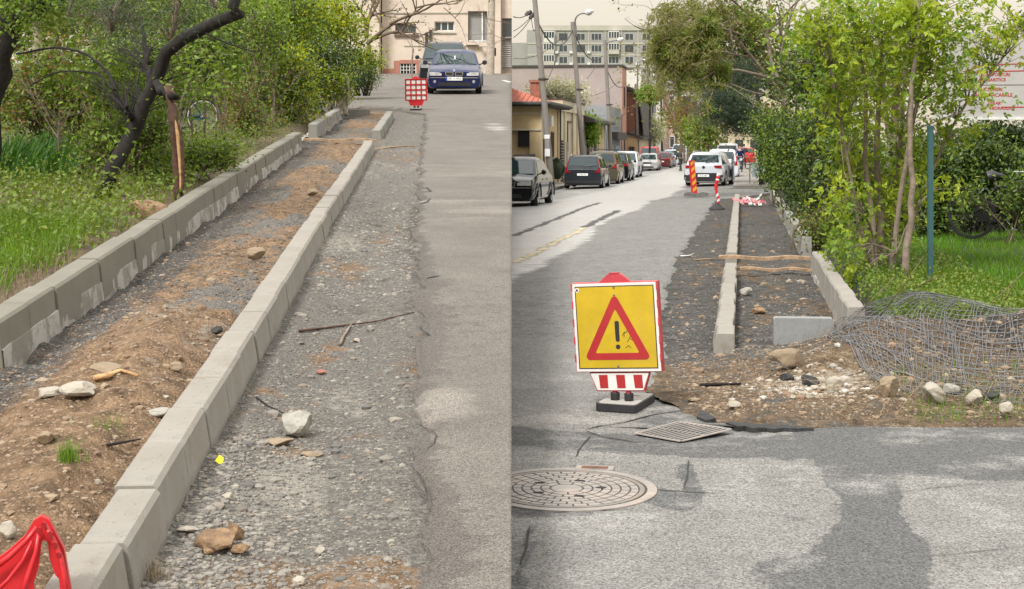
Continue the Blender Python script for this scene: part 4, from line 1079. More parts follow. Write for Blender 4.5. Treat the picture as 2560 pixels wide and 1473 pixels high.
def sign_board(label, Mx, front=True, lean=0.0, foot_yaw=0.0, plastic='red_sun', back=False):
    """plastic sign with a square board over a striped trapezoid, two tubes in a rubber foot; faces local -y"""
    root = thing('warning_sign', label, 'road sign', Mx)
    up = Matrix.Translation((0, 0, 0.05)) @ Matrix.Rotation(lean, 4, 'Y') @ Matrix.Translation((0, 0, -0.05))
    mp = M[plastic]
    W, Z0, Z1, D = 0.262, 0.215, 0.742, 0.062
    b = MB()
    # body: outer walls, back ribs
    for x in (-W, W - 0.014): b.bbox(x, x + 0.014, 0, D, Z0, Z1)
    b.bbox(-W + .014, W - .014, 0, D, Z0, Z0 + .014); b.bbox(-W + .014, W - .014, 0, D, Z1 - .014, Z1)
    b.bbox(-W + .014, W - .014, 0.010, 0.020, Z0 + .014, Z1 - .014)
    # handle hump on top
    hump = [(-.095, Z1), (.095, Z1), (.045, Z1 + .042), (.03, Z1 + .05), (-.03, Z1 + .05), (-.045, Z1 + .042)]
    b.prism(hump, up_plane(0, D * .75, 0), D * .5)
    b.bbox(-.028, .028, .012, .04, Z1 + .0502, Z1 + .056)
    # trapezoid
    trap = [(-.185, Z0), (-.145, Z0 - .115), (.145, Z0 - .115), (.185, Z0)]
    b.prism(trap, up_plane(0, D * .8, 0), D * .6)
    for k in range(5):                                     # clips along the sides
        z = Z0 + .06 + k * .105
        for x in (-W - .004, W - .006): b.bbox(x, x + .010, -.006, .03, z, z + .045)
    b.build('plastic_frame', mp, root, up)
    if back:
        g_ = MB(); n = 4; s0 = (2 * W - .03) / n
        for i in range(1, n):
            x = -W + .015 + i * s0; g_.bbox(x - .009, x + .009, 0.020, D, Z0 + .014, Z1 - .014)
            z = Z0 + .015 + i * (Z1 - Z0 - .03) / n; g_.bbox(-W + .014, W - .014, 0.0205, D - .002, z - .009, z + .009)
        for x in (-.10, -.05, 0, .05, .10): g_.bbox(x - .004, x + .004, D * .81, D * 1.0, Z0 - .11, Z0 - .01)
        g_.build('rib_grid', mp, root, up)
        pm = MB(); pm.prism(rounded([(-.046, -.046), (.046, -.046), (.046, .046), (-.046, .046)], .012, 2), Matrix.Rotation(math.radians(-90), 4, 'X'), .012)
        pme = pm.mesh('white_pocket', M['white'])
        for i in range(n):
            for j in range(n):
                link('white_pocket', pme, root, up @ Matrix.Translation((-W + .015 + (i + .5) * s0, 0.028, Z0 + .015 + (j + .5) * (Z1 - Z0 - .03) / n)))
    if front:
        zc = (Z0 + Z1) / 2; h = (Z1 - Z0) / 2
        p = MB(); p.prism([(-W + .004, Z0 + .004), (W - .004, Z0 + .004), (W - .004, Z1 - .004), (-W + .004, Z1 - .004)], up_plane(0, 0.0, 0), .004)
        p.build('white_panel', M['white'], root, up)
        sq = lambda a: [(-W + a, Z0 + a), (W - a, Z0 + a), (W - a, Z1 - a), (-W + a, Z1 - a)]
        p = MB(); frame_poly(p, sq(.020), sq(.0255), up_plane(0, -.0041, 0), .0012); p.build('black_outline', M['ink'], root, up)
        p = MB(); p.prism(sq(.0258), up_plane(0, -.0041, 0), .0012); p.build('yellow_panel', M['yellow'], root, up)
        tri = [(-.206, Z0 + .072), (.206, Z0 + .072), (.0, Z0 + .47)]
        inn = [(-.135, Z0 + .112), (.135, Z0 + .112), (.0, Z0 + .372)]
        p = MB(); frame_poly(p, rounded(tri, .022), rounded(inn, .006), up_plane(0, -.0054, 0), .0012); p.build('red_triangle', M['signred'], root, up)
        p = MB()
        p.prism(rounded([(-.012, Z0 + .178), (.012, Z0 + .178), (.0135, Z0 + .30), (-.0135, Z0 + .30)], .010), up_plane(.006, -.0054, 0), .0012)
        p.prism([(.014 * math.cos(a * .524), Z0 + .148 + .014 * math.sin(a * .524)) for a in range(12)], up_plane(.006, -.0054, 0), .0012)
        p.build('exclamation_mark', M['ink'], root, up)
        for bx, bz in ((0, Z0 + .452), (0, Z0 + .035), (.0, Z1 - .03)):
            p = MB(); p.lathe([(.006, 0), (.006, .003), (.001, .004)], up_plane(bx, -.0066, bz), 8); p.build('bolt', M['wire'], root, up)
        p = MB()
        for pts in ([(.035, Z0 + .21), (.05, Z0 + .235), (.06, Z0 + .23), (.075, Z0 + .26)], [(.05, Z0 + .235), (.045, Z0 + .20)], [(.065, Z0 + .175), (.08, Z0 + .20), (.095, Z0 + .185), (.105, Z0 + .21)], [(.05, Z0 + .14), (.07, Z0 + .155), (.085, Z0 + .14)], [(.08, Z0 + .2), (.085, Z0 + .215)]):
            for (x0, z0), (x1, z1) in zip(pts[:-1], pts[1:]):
                d = Vector((x1 - x0, z1 - z0)).normalized() * .0016; nx, nz = -d.y, d.x
                p.prism([(x0 - nx, z0 - nz), (x1 - nx, z1 - nz), (x1 + nx, z1 + nz), (x0 + nx, z0 + nz)], up_plane(0, -.0055, 0), .0006)
        p.build('scratch_marks', M['ink'], root, up)
        p = MB()
        p.prism([(-.228 + .014 * math.cos(a * .524), Z1 - .042 + .014 * math.sin(a * .524)) for a in range(12)], up_plane(0, -.0054, 0), .0008)
        p.build('maker_badge', M['white'], root, up)
        p = MB(); p.prism([(-.238, Z1 - .048), (-.218, Z1 - .048), (-.228, Z1 - .031)], up_plane(0, -.0063, 0), .0008); p.build('maker_mark', M['ink'], root, up)
        tw = [(-.178, Z0 - .008), (-.140, Z0 - .108), (.140, Z0 - .108), (.178, Z0 - .008)]
        p = MB(); p.prism(tw, up_plane(0, D * .2 - .001, 0), .004); p.build('white_strip', M['white'], root, up)
        for x0 in (-.128, -.022, .084):
            p = MB(); p.prism([(x0, Z0 - .018), (x0 + .006, Z0 - .096), (x0 + .056, Z0 - .096), (x0 + .054, Z0 - .018)], up_plane(0, D * .2 - .0052, 0), .0012)
            p.build('red_stripe', M['signred'], root, up)
    for x in (-.042, .042):
        t = MB(); t.tube([(x, .03, .035), (x, .03, .105)], .015, 10); t.build('tube', mp, root, up)
        s_ = MB(); s_.lathe([(.001, .038), (.026, .038), (.028, .06), (.028, .085), (.021, .09), (.018, .09)], Matrix.Translation((x, .03, 0)), 12); s_.build('socket', M['black'], root)
    f = MB(); f.prism(rounded([(-.125, -.11), (.125, -.11), (.125, .33), (-.125, .33)], .03, 3), Matrix.Identity(4), .040)
    f.build('rubber_foot', [M['black']], root)
    f = MB(); f.prism(rounded([(-.115, -.09), (.115, -.09), (.115, .32), (-.115, .32)], .03, 3), Matrix.Translation((0, 0, .0405)), .004)
    f.bbox(-.02, .06, .20, .215, .0446, .048)
    f.build('dusty_top', concrete('dusty rubber top', (.40, .385, .36), 9, .6), root)
    return root

s_, t_ = rst(1551, 1011, .03)
sign_board('yellow warning sign with a red triangle on a red plastic frame, standing on the asphalt', rmat(s_ + .02, t_, 0.004, AR * -1 + math.radians(-21)), True, math.radians(-3.6))
s_, t_ = lst(1042, 275, .045)
sign_board('back of a red plastic sign with a grid of white squares before the sedan', lmat(s_, t_ - 0.01, 0.05, math.radians(176)), False, math.radians(1.0), 0, 'red', True)

# near red plastic sign seen from above, only its handle in view
root = thing('plastic_sign_handle', 'top of a bright red plastic sign with a hand hole, close by', 'road sign', lmat(3.62, -1.19, 0.0, math.radians(-12)))
def lp(px, py, d):
    return root.matrix_world.inverted() @ ray(px, py, d)
b = MB()
o_ = [(-40, 1420), (20, 1378), (62, 1340), (84, 1302), (103, 1291), (122, 1300), (140, 1335), (160, 1372), (168, 1420), (178, 1478), (200, 1800), (-60, 1800)]
i_ = [(84, 1460), (96, 1420), (101, 1388), (103, 1362), (107, 1352), (116, 1352), (120, 1362), (124, 1398), (138, 1438), (147, 1447), (158, 1560), (96, 1560)]
dep = [3.60, 3.62]
P = [lp(x, y, 3.60 + (y - 1290) * -.00005) for x, y in o_] + [lp(x, y, 3.60) for x, y in i_] + [lp(x * .99 + 4, y - 6, 3.665) for x, y in o_] + [lp(x * 0.99 + 2, y - 6, 3.665) for x, y in i_]
n = len(o_); ff = []
for i in range(n):
    j = (i + 1) % n
    ff += [(i, j, n + j, n + i), (2 * n + i, 3 * n + i, 3 * n + j, 2 * n + j), (i, 2 * n + i, 2 * n + j, j), (n + i, n + j, 3 * n + j, 3 * n + i)]
b.add(P, ff)
b.build('handle_plate', M['red'], root)
r_ = MB()
r_.tube([lp(-30, 1432, 3.57), lp(24, 1392, 3.57), lp(66, 1352, 3.575), lp(92, 1318, 3.58)], [.008, .007, .006, .005], 8)
r_.tube([lp(97, 1330, 3.575), lp(90, 1380, 3.57), lp(70, 1440, 3.56), lp(52, 1500, 3.55)], [.005, .006, .007, .008], 8)
r_.tube([lp(80, 1352, 3.575), lp(58, 1400, 3.57), lp(20, 1450, 3.56), lp(-20, 1490, 3.55)], [.004, .005, .005, .006], 8)
r_.tube([lp(112, 1312, 3.58), lp(134, 1352, 3.58), lp(152, 1395, 3.575), lp(160, 1440, 3.57), lp(170, 1520, 3.56)], [.006, .007, .007, .007, .007], 8)
r_.build('stiffening_rib', M['red'], root, smooth=True)
dm = simple("shade-toned red plastic", (0.30, 0.008, 0.012), 0.5)  # darker red on flat discs, shade of the holes put into the colour
for (x, y, w) in ((111, 1312, 7), (99, 1326, 8), (127, 1336, 8), (138, 1362, 7), (148, 1388, 7), (154, 1412, 6)):
    h_ = MB(); k = 3.575 / 3600
    h_.prism([(w * k * math.cos(a * .628), w * k * 1.15 * math.sin(a * .628)) for a in range(10)], Matrix.Translation(lp(x, y, 3.572)) @ ROT_X, .004)
    h_.build('dimple', dm, root)

# ================================================================== MANHOLE AND GRATE
s_, t_ = rst(1417, 1224)
root = thing('manhole_cover', 'round cast iron manhole cover with a brick pattern set in patched asphalt', 'manhole cover', rmat(s_, t_, 0.0))
b = MB(); b.lathe([(.405, -.02), (.405, .008), (.362, .008), (.362, -.02)], Matrix.Identity(4), 56); b.build('ring_frame', M['ironpale'], root)
b = MB(); b.lathe([(.361, .003), (.350, .003), (.0001, .003)], Matrix.Identity(4), 48); b.build('groove_bed', M['gutter'], root)
b = MB(); b.lathe([(.350, .0035), (.350, .0078), (.328, .0078), (.328, .0035)], Matrix.Identity(4), 48); b.build('lid_rim', M['iron'], root)
b = MB(); pm = b
radii = [.075, .118, .160, .202, .244, .286, .325]
for q, (r0, r1) in enumerate(zip(radii[:-1], radii[1:])):
    n = int(2 * math.pi * (r0 + r1) / 2 / .062)
    for k in range(n):
        a0 = (k + .5 * (q % 2) + .07) * 2 * math.pi / n; a1 = (k + .5 * (q % 2) + .93) * 2 * math.pi / n
        P = []
        for z in (.0035, .0075):
            for a in (a0, (a0 + a1) / 2, a1): P.append((math.cos(a) * (r0 + .004), math.sin(a) * (r0 + .004), z))
            for a in (a1, (a0 + a1) / 2, a0): P.append((math.cos(a) * (r1 - .004), math.sin(a) * (r1 - .004), z))
        b.add(P, [(6, 7, 8, 9, 10, 11)] + [(i, (i + 1) % 6, 6 + (i + 1) % 6, 6 + i) for i in range(6)])
b.lathe([(.0001, .007), (.070, .007), (.070, .0035)], Matrix.Identity(4), 24)
b.build('raised_brick_pattern', M['ironpale'], root)
for a in (0.2, 1.3, 2.6, 3.9, 5.2):
    h_ = MB(); h_.prism([(.026 * math.cos(k * .628), .017 * math.sin(k * .628)) for k in range(10)], Matrix.Translation((.155 * math.cos(a), .155 * math.sin(a), .0078)), .0008); h_.build('lifting_hole', M['darkgap'], root)
b = MB(); b.bbox(-.005, .175, .375, .455, -.01, .012); b.build('hinge_frame', M['ironpale'], root)
b = MB(); b.bbox(.022, .148, .385, .438, .0122, .0130); b.build('hinge_pocket', simple("rust", (.13, .06, .035), .9, 0, .4, 20), root)

root = thing('drain_grate', 'worn cast iron drain grate sunk crooked at the edge of the dug ground', 'drain grate', rmat(8.05, -0.28, 0))
inv = root.matrix_world.inverted()
cs = [inv @ rpt(*rst(*c), z) for c, z in (((1588, 1085), .004), ((1697, 1057), .004), ((1828, 1078), .004), ((1702, 1106), .004))]
def gp(u, v, z=0.0):      # u along the long side, v across
    A_, B_, C_, D_ = cs
    p = (A_ * (1 - u) + D_ * u) * (1 - v) + (B_ * (1 - u) + C_ * u) * v
    return p + Vector((0, 0, z + .004 * u * v))
b = MB(); n = 10
b.add([gp(u, v, -.001 + .003) for u in (0, 1) for v in (0, 1)], [(0, 1, 3, 2)]); b.build('pit_shade', M['darkgap'], root)  # flat dark plate on the road, shade of the pit put into its colour
def gbar(name, u0, v0, u1, v1, w, mat, z=.012):
    k = 6; m_ = MB(); P = []
    a = gp(u0, v0); c = gp(u1, v1); d = (c - a).normalized(); nn = Vector((-d.y, d.x, 0)) * w
    for i in range(k + 1):
        f = i / k; p = gp(u0 + (u1 - u0) * f, v0 + (v1 - v0) * f)
        P += [p - nn + Vector((0, 0, .0005)), p + nn + Vector((0, 0, .0005)), p + nn * .85 + Vector((0, 0, z * .45)), p - nn * .85 + Vector((0, 0, z * .45))]
    m_.add(P, [(4 * i + q, 4 * i + (q + 1) % 4, 4 * i + 4 + (q + 1) % 4, 4 * i + 4 + q) for i in range(k) for q in range(4)] + [(0, 1, 2, 3), (4 * k, 4 * k + 3, 4 * k + 2, 4 * k + 1)])
    return m_.build(name, mat, root)
for a in ((0, 0, 1, 0), (0, 1, 1, 1)): gbar('frame_side', *a, .010, M['ironpale'])
for a in ((0, .02, 0, .98), (1, .02, 1, .98)): gbar('frame_side', *a, .009, M['ironpale'])
gbar('cross_bar', .03, .48, .97, .48, .006, M['ironpale'], .0125)
for i in range(10):
    u = .085 + i * .0915
    gbar('bar', u, .53, u, .96, .0052, M['ironpale'])
    gbar('bar', u - .02, .04, u - .02, .43, .0052, M['ironpale'])

# broken asphalt edge beside the grate
def tar_slab(label, pxs, z0, z1, mat):
    m_ = MB(); P = [rst(*p) for p in pxs]
    n = len(P)
    m_.add([rpt(s_, t_, z0) for s_, t_ in P] + [rpt(s_, t_, z1) for s_, t_ in P], [tuple(range(n, 2 * n))] + [(i, (i + 1) % n, n + (i + 1) % n, n + i) for i in range(n)])
    return tag(m_.build('tar_slab', mat), label, 'asphalt piece')
tar_slab('broken black asphalt lip hanging beside the grate', [(1830, 1066), (1846, 1072), (1862, 1070), (1880, 1076), (1910, 1074), (1935, 1078), (1960, 1075), (1990, 1077), (2035, 1075), (2012, 1071), (1985, 1072), (1968, 1067), (1940, 1069), (1915, 1063), (1893, 1066), (1868, 1060), (1850, 1062), (1828, 1057), (1815, 1061)], -.02, .012, M['tarchunk'])
tar_slab('thin dark asphalt plate above the grate', [(1742, 1046), (1765, 1056), (1790, 1050), (1770, 1036), (1750, 1028)], -.02, .012, M['tarchunk'])

# ================================================================== WIRE HEAP
root = thing('wire_mesh', 'crumpled heap of galvanised wire fence mesh lying over soil and dry twigs', 'wire mesh', Matrix.Translation(rpt(9.6, 2.3, 0)))
inv = root.matrix_world.inverted()
def catmull(P, t):
    n = len(P) - 1; x = min(max(t, 0), 1) * n; i = min(int(x), n - 1); f = x - i
    a, b_, c, d = P[max(i - 1, 0)], P[i], P[i + 1], P[min(i + 2, n)]
    return 0.5 * ((2 * b_) + (c - a) * f + (2 * a - 5 * b_ + 4 * c - d) * f * f + (3 * b_ - a - 3 * c + d) * f ** 3)
def sheet(rows):
    R = [[ray(*p) for p in r] for r in rows]
    return lambda u, v: catmull([catmull(r, u) for r in R], v)
def lift(p):
    s_ = p.y; t_ = p.x - HR_ * s_; z = float(hR(s_, t_)) + .012
    return Vector((p.x, p.y, max(p.z, z)))
sheets = (
    ('crumpled_mesh', sheet([[(2175, 1000, 8.95), (2300, 1025, 8.8), (2450, 1050, 8.6), (2640, 1075, 8.4)],
            [(2130, 930, 9.5), (2290, 945, 9.3), (2450, 960, 9.1), (2660, 990, 8.9)],
            [(2085, 850, 10.3), (2290, 850, 9.9), (2450, 870, 9.6), (2660, 900, 9.4)],
            [(2150, 775, 11.0), (2300, 775, 10.6), (2460, 800, 10.2), (2660, 835, 10.0)],
            [(2262, 730, 11.6), (2360, 742, 11.2), (2470, 765, 10.9), (2660, 800, 10.6)],
            [(2265, 745, 11.9), (2370, 765, 11.7), (2480, 790, 11.3), (2660, 822, 11.0)]]), 44, 30, .0032),
    ('lower_mesh', sheet([[(2105, 960, 9.6), (2260, 985, 9.2), (2440, 1015, 8.9), (2640, 1050, 8.7)],
            [(2070, 905, 10.2), (2250, 890, 9.8), (2420, 915, 9.4), (2640, 960, 9.2)],
            [(2095, 800, 10.9), (2240, 815, 10.6), (2400, 840, 10.1), (2640, 880, 9.8)],
            [(2200, 790, 11.3), (2300, 800, 11.1), (2420, 825, 10.8), (2640, 860, 10.4)]]), 26, 20, .0028))
for name, fn, nu, nv, rad in sheets:
    m_ = MB()
    jit = lambda a, b_: Vector((0.010 * math.sin(a * 23 + b_ * 9), 0, 0.012 * math.sin(a * 17 + b_ * 13)))
    for i in range(nu):
        u = i / (nu - 1); m_.tube([inv @ lift(fn(u + .012 * math.sin(k * .6 + i), k / 22) + jit(u, k / 22)) for k in range(23)], rad, 3, cap=False)
    for j in range(nv):
        v = j / (nv - 1); m_.tube([inv @ lift(fn(k / 26, v + .01 * math.sin(k * .5 + j)) + jit(k / 26, v)) for k in range(27)], rad, 3, cap=False)
    m_.build(name, M['wire'], root, smooth=True)
m_ = MB()
for pts in ([(2262, 730, 11.55), (2360, 742, 11.15), (2470, 765, 10.85), (2660, 802, 10.55)], [(2262, 724, 11.6), (2360, 737, 11.2), (2470, 760, 10.9), (2660, 796, 10.6)],
            [(2062, 850, 10.4), (2075, 900, 10.0), (2105, 935, 9.7), (2200, 985, 9.3), (2320, 1000, 9.1)], [(2120, 925, 9.6), (2160, 1000, 9.2), (2240, 1020, 9.0)], [(2085, 870, 10.1), (2160, 900, 9.8), (2260, 960, 9.3)]):
    m_.tube([inv @ lift(catmull([ray(*p) for p in pts], k / 16)) for k in range(17)], .0045, 4)
m_.build('edge_wire', M['wire'], root, smooth=True)

rs = random.Random(4)
m_ = MB()
for i in range(150):
    px, py = rs.uniform(2080, 2640), rs.uniform(880, 1055)
    s_, t_, p = low_at(px, py)
    d = Vector((rs.uniform(-1, 1), rs.uniform(-.6, .6), rs.uniform(-.05, .5))).normalized() * rs.uniform(.12, .55)
    q = p + d * .5 + Vector((0, 0, .03)); m_.tube([p, q, p + d + Vector((0, 0, -.02))], [.003, .0022, .0012], 3, cap=False)
for (a, b_) in (((2200, 790), (2310, 640)), ((2290, 720), (2360, 690)), ((2430, 810), (2560, 680)), ((2480, 800), (2545, 690)), ((2130, 800), (2240, 690))):
    p = ray(*a, 11.0); q = ray(*b_, 10.6); m_.tube([p, (p + q) / 2 + Vector((.03, 0, .03)), q], [.005, .004, .002], 4)
tag(m_.build('dry_twigs', M['drystem'], smooth=True), 'tangle of dry twigs caught under and around the wire mesh heap', 'twigs', None, 'stuff')

# ================================================================== TEAL POST, BILLBOARD
s_, t_ = rst(2326, 704, .18)
root = thing('steel_post', 'teal painted square steel post standing in the lawn', 'post', rmat(s_, t_, 0.1, math.radians(9)))
b = MB(); b.bbox(-.025, .025, -.025, .025, 0, 1.62); b.build('tube', M['teal'], root)
b = MB(); b.bbox(-.029, .029, -.029, .029, 1.6205, 1.64); b.build('cap', M['teal'], root)
b = MB(); b.bbox(.026, .034, -.012, .012, .9, .96); b.bbox(-.031, -.0255, -.012, .012, 1.5, 1.56); b.build('bracket', M['teal'], root)

def bb(px, py, d=24.0): return ray(px, py, d)
base = bb(2500, 292); k = 24 / 3600.0
root = thing('billboard', 'white advertising board with red lettering half hidden behind the maple leaves', 'billboard', Matrix.Translation((base.x, base.y, 0.1)))
zb = base.z - .1
b = MB(); b.bbox(-160 * k, 160 * k, 0, .05, zb, zb + 212 * k); b.build('panel', stucco('grey white board', (0.40, 0.385, 0.37), .2, 1.0), root)
b = MB(); b.bbox(-162 * k, 162 * k, -.03, .06, zb - .05, zb - .002); b.build('bottom_rail', M['winframe'], root)
for x in (-1.0, .9):
    b = MB(); b.tube([(x, .08, -.1), (x, .08, zb + 1.3)], .035, 8); b.build('post', M['gutter'], root)
def bl(x0, y0, x1, y1, w=.018):
    p0, p1 = Vector(((x0 - 2500) * k, zb + (292 - y0) * k)), Vector(((x1 - 2500) * k, zb + (292 - y1) * k))
    d = (p1 - p0).normalized() * w / 2; nn = Vector((-d.y, d.x))
    return [tuple(p0 - nn), tuple(p1 - nn), tuple(p1 + nn), tuple(p0 + nn)]
b = MB()
for q in ((2414, 178, 2414, 266), (2414, 178, 2457, 163), (2414, 181, 2600, 176), (2457, 163, 2600, 158), (2455, 98, 2480, 96), (2492, 74, 2494, 104), (2502, 268, 2560, 268)): b.prism(bl(*q), up_plane(0, -.001, 0), .003)
b.build('red_line', M['signred'], root)
b = MB(); b.prism(bl(2440, 213, 2600, 212, .010), up_plane(0, -.001, 0), .003); b.build('grey_line', M['gutter'], root)
b = MB(); b.prism([((x - 2500) * k, zb + (292 - y) * k) for x, y in ((2470, 107), (2490, 107), (2480, 93))], up_plane(0, -.001, 0), .003)
b.prism([((2482 + 6 * math.cos(a * .63) - 2500) * k, zb + (292 - 127 + 6 * math.sin(a * .63)) * k) for a in range(10)], up_plane(0, -.001, 0), .003)
b.prism([((x - 2500) * k, zb + (292 - y) * k) for x, y in ((2420, 241), (2430, 246), (2440, 245), (2438, 238), (2430, 235), (2427, 240))], up_plane(0, -.001, 0), .003)
b.build('black_emblem', M['ink'], root)
for txt, x, y, h in (("TRANSPORTURI", 2486, 187, 11.0), ("AGABARITICE", 2480, 200, 11.0), ("INCHIRIERI", 2478, 224, 11.5), ("AUTOMACARALE", 2484, 238, 12.0), ("UTILAJE", 2486, 258, 9.0), ("HIDRAULICE", 2506, 271, 11.0)):
    text_mesh(txt, h * k, 'lettering', M['signred'], root, up_plane((x - 2500) * k, -.001, zb + (292 - y) * k), .002, bold=.002)
# grey lamp on a bracket by the billboard
p = ray(2385, 97, 23)
b = MB(); b.tube([p + Vector((-.10, 0, 0)), p + Vector((.12, 0, .01))], [.05, .055], 12); b.tube([p + Vector((.1, .03, 0)), p + Vector((.5, .9, .0))], .015, 6)
tag(b.build('floodlight', simple("grey lamp case", (.14, .15, .17), .5), smooth=40), 'grey cylindrical floodlight behind leaves beside the billboard', 'floodlight')

# ================================================================== BICYCLES
def bicycle(label, Mx, rad, cols, spoke_mat):
    root = thing('bicycle', label, 'bicycle', Mx)
    wb = 1.02 * rad / .33
    side = Matrix.Rotation(math.radians(90), 4, 'X')
    for x in (0, wb):
        w = MB(); T_ = Matrix.Translation((x, 0, rad)) @ side
        w.lathe([(rad - .03, -.012), (rad - .008, -.016), (rad, 0), (rad - .008, .016), (rad - .03, .012), (rad - .03, -.012)], T_, 32)
        wo = w.build('wheel', M['tyre'], root, smooth=50)
        r_ = MB(); r_.lathe([(rad - .0305, -.011), (rad - .048, -.010), (rad - .048, .010), (rad - .0305, .011)], T_, 32); r_.build('rim', cols['rim'], wo)
        s_ = MB()
        for i in range(18):
            a = i * 2 * math.pi / 18; s_.tube([T_ @ Vector((.02 * math.cos(a + .6), .02 * math.sin(a + .6), .02 * (-1) ** i)), T_ @ Vector(((rad - .045) * math.cos(a), (rad - .045) * math.sin(a), 0))], .0022, 3, False)
        s_.build('spokes', spoke_mat, wo)
        h_ = MB(); h_.tube([(x, -.045, rad), (x, .045, rad)], .026, 10); h_.build('hub', M['chrome'], wo)
        fd = MB(); pr = [(rad + .022, -.026), (rad + .03, 0), (rad + .022, .026), (rad + .018, .024), (rad + .026, 0), (rad + .018, -.024), (rad + .022, -.026)]
        fd.lathe(pr, T_, 14, 0, math.radians(150), math.radians(20 if x == 0 else 40)); fd.build('mudguard', cols['guard'], root, smooth=40)
    f = MB(); bbk = (wb * .43, 0, rad * .86); st = (wb * .33, 0, rad * 2.25); hd = (wb * .80, 0, rad * 2.15); hb = (wb * .83, 0, rad * 1.75)
    for a, c, r_ in ((bbk, st, .016), (bbk, hb, .018), (st, hd, .016), (hd, hb, .02), ((0, .05, rad), bbk, .01), ((0, -.05, rad), bbk, .01), ((0, .05, rad), st, .009), ((0, -.05, rad), st, .009)): f.tube([a, c], r_, 8)
    f.tube([hb, (wb * .9, .05, rad * 1.3), (wb, .05, rad)], .011, 8); f.tube([hb, (wb * .9, -.05, rad * 1.3), (wb, -.05, rad)], .011, 8)
    f.build('frame', cols['frame'], root, smooth=50)
    s_ = MB(); s_.tube([st, (wb * .30, 0, rad * 2.6)], .013, 8); s_.build('seat_post', M['chrome'], root)
    s_ = MB(); s_.tube([(wb * .20, 0, rad * 2.64), (wb * .27, 0, rad * 2.69), (wb * .36, 0, rad * 2.67), (wb * .46, 0, rad * 2.65)], [.075, .085, .05, .022], 10); s_.build('saddle', M['trimblack'], root, smooth=50)
    h_ = MB(); h_.tube([hd, (wb * .77, 0, rad * 2.75)], .013, 8); h_.tube([(wb * .62, -.28, rad * 2.85), (wb * .74, -.2, rad * 2.85), (wb * .78, 0, rad * 2.75), (wb * .74, .2, rad * 2.85), (wb * .62, .28, rad * 2.85)], .012, 8); h_.build('handlebar', M['chrome'], root, smooth=50)
    c = MB(); c.tube([(wb * .43, -.045, rad * .86), (wb * .43, -.035, rad * .86)], rad * .30, 18); c.prism([(0, rad * .80), (wb * .43, rad * .70), (wb * .43, rad * 1.12), (0, rad * 1.1)], Matrix.Translation((0, -.04, 0)) @ ROT_X, .012)
    c.build('chain_guard', cols['guard'], root)
    c = MB(); c.tube([(wb * .43, -.06, rad * .86), (wb * .53, -.065, rad * .45)], .009, 6); c.bbox(wb * .49, wb * .58, -.12, -.04, rad * .40, rad * .46)
    c.build('crank', M['chrome'], root)
    c = MB(); c.bbox(-.30, .22, -.06, .06, rad * 2.1, rad * 2.13); c.tube([(-.2, .05, rad * 2.1), (0, .05, rad)], .006, 6); c.tube([(-.2, -.05, rad * 2.1), (0, -.05, rad)], .006, 6); c.build('rear_rack', M['trimblack'], root)
    return root
tealspoke = simple("greenish spokes", (.12, .30, .28), .4, .4)
p = ray(505, 334, 24.0)
bicycle('bicycle leaning in the undergrowth beyond the split trunk, one silver rimmed wheel showing', Matrix.Translation(p + Vector((0, 0, .0))) @ Matrix.Rotation(math.radians(172), 4, 'Z') @ Matrix.Rotation(math.radians(5), 4, 'X'), .293, dict(rim=M['chrome'], guard=M['teal'], frame=M['trimblack']), tealspoke)
p = ray(2430, 598, 20.2)
bicycle('dark bicycle with a chain guard parked among the shrubs behind the lawn', Matrix.Translation(p) @ Matrix.Rotation(math.radians(-6), 4, 'Z'), .33, dict(rim=M['trimblack'], guard=M['trimblack'], frame=M['trimblack']), M['wire'])

# ================================================================== STREET MARKERS
s_, t_ = 45.6, -1.44
root = thing('striped_marker', 'red and yellow striped marker board on a rubber foot, in front of the white car', 'road marker', rmat(s_, t_, 0.02))
up = Matrix.Translation((-.05, 0, .06)) @ Matrix.Rotation(math.radians(-5), 4, 'Y')
b = MB(); b.bbox(-.095, .095, 0, .05, .04, 1.10); b.build('board', M['red'], root, up)
ym = simple("orange yellow sheeting", (.62, .33, .02), .4)
for i in range(5):
    z = .08 + i * .21
    b = MB(); b.prism([(-.035, max(z, .06)), (.085, z + .10), (.085, min(z + .21, 1.08)), (-.035, min(z + .11, 1.04))], up_plane(0, -.001, 0), .002); b.build('yellow_stripe', ym, root, up)
b = MB(); prof = [(-.40, .05), (-.36, .02), (-.1, .0), (-.05, -.07), (.05, -.07), (.08, 0.0), (.36, .03), (.42, .07), (.36, .13), (.2, .15), (.02, .10), (-.2, .15), (-.34, .13)]
b.prism(prof, up_plane(0, .16, 0), .32); b.build('rubber_foot', simple("grey rubber", (.13, .125, .115), .8), root)
s_, t_ = 35.3, -.60
root = thing('tape_post', 'stake wrapped in red and white tape standing on a dark cone shaped foot', 'marker post', rmat(s_, t_, 0.0))
for name, mt, off in (('red_tape', M['red'], 0), ('white_tape', M['white'], 1)):
    b = MB()
    for i in range(off, 12, 2):
        if name == 'white_tape' and 4 < i < 9: continue
        z0, z1 = .12 + i * .062, .12 + (i + (1 if not (name == 'red_tape' and 3 < i < 9) else 2)) * .062
        x = lambda z: .03 * math.sin(z * 9)
        b.tube([(x(z0) - .008, 0, z0 - .01), (x((z0 + z1) / 2) + .01, 0, (z0 + z1) / 2), (x(z1), 0, z1 + .01)], [.034, .05 if z0 > .4 else .036, .034], 8)
    b.build(name, mt, root, smooth=40)
b = MB(); b.lathe([(.21, -.01), (.19, .02), (.08, .10), (.035, .15), (.001, .15)], Matrix.Identity(4), 12); b.build('cone_foot', M['black'], root)
root = thing('tape_heap', 'crumpled heap of pink and white barrier tape on the gravel by the far kerb', 'barrier tape', rmat(36.2, .24, .03))
rs = random.Random(9)
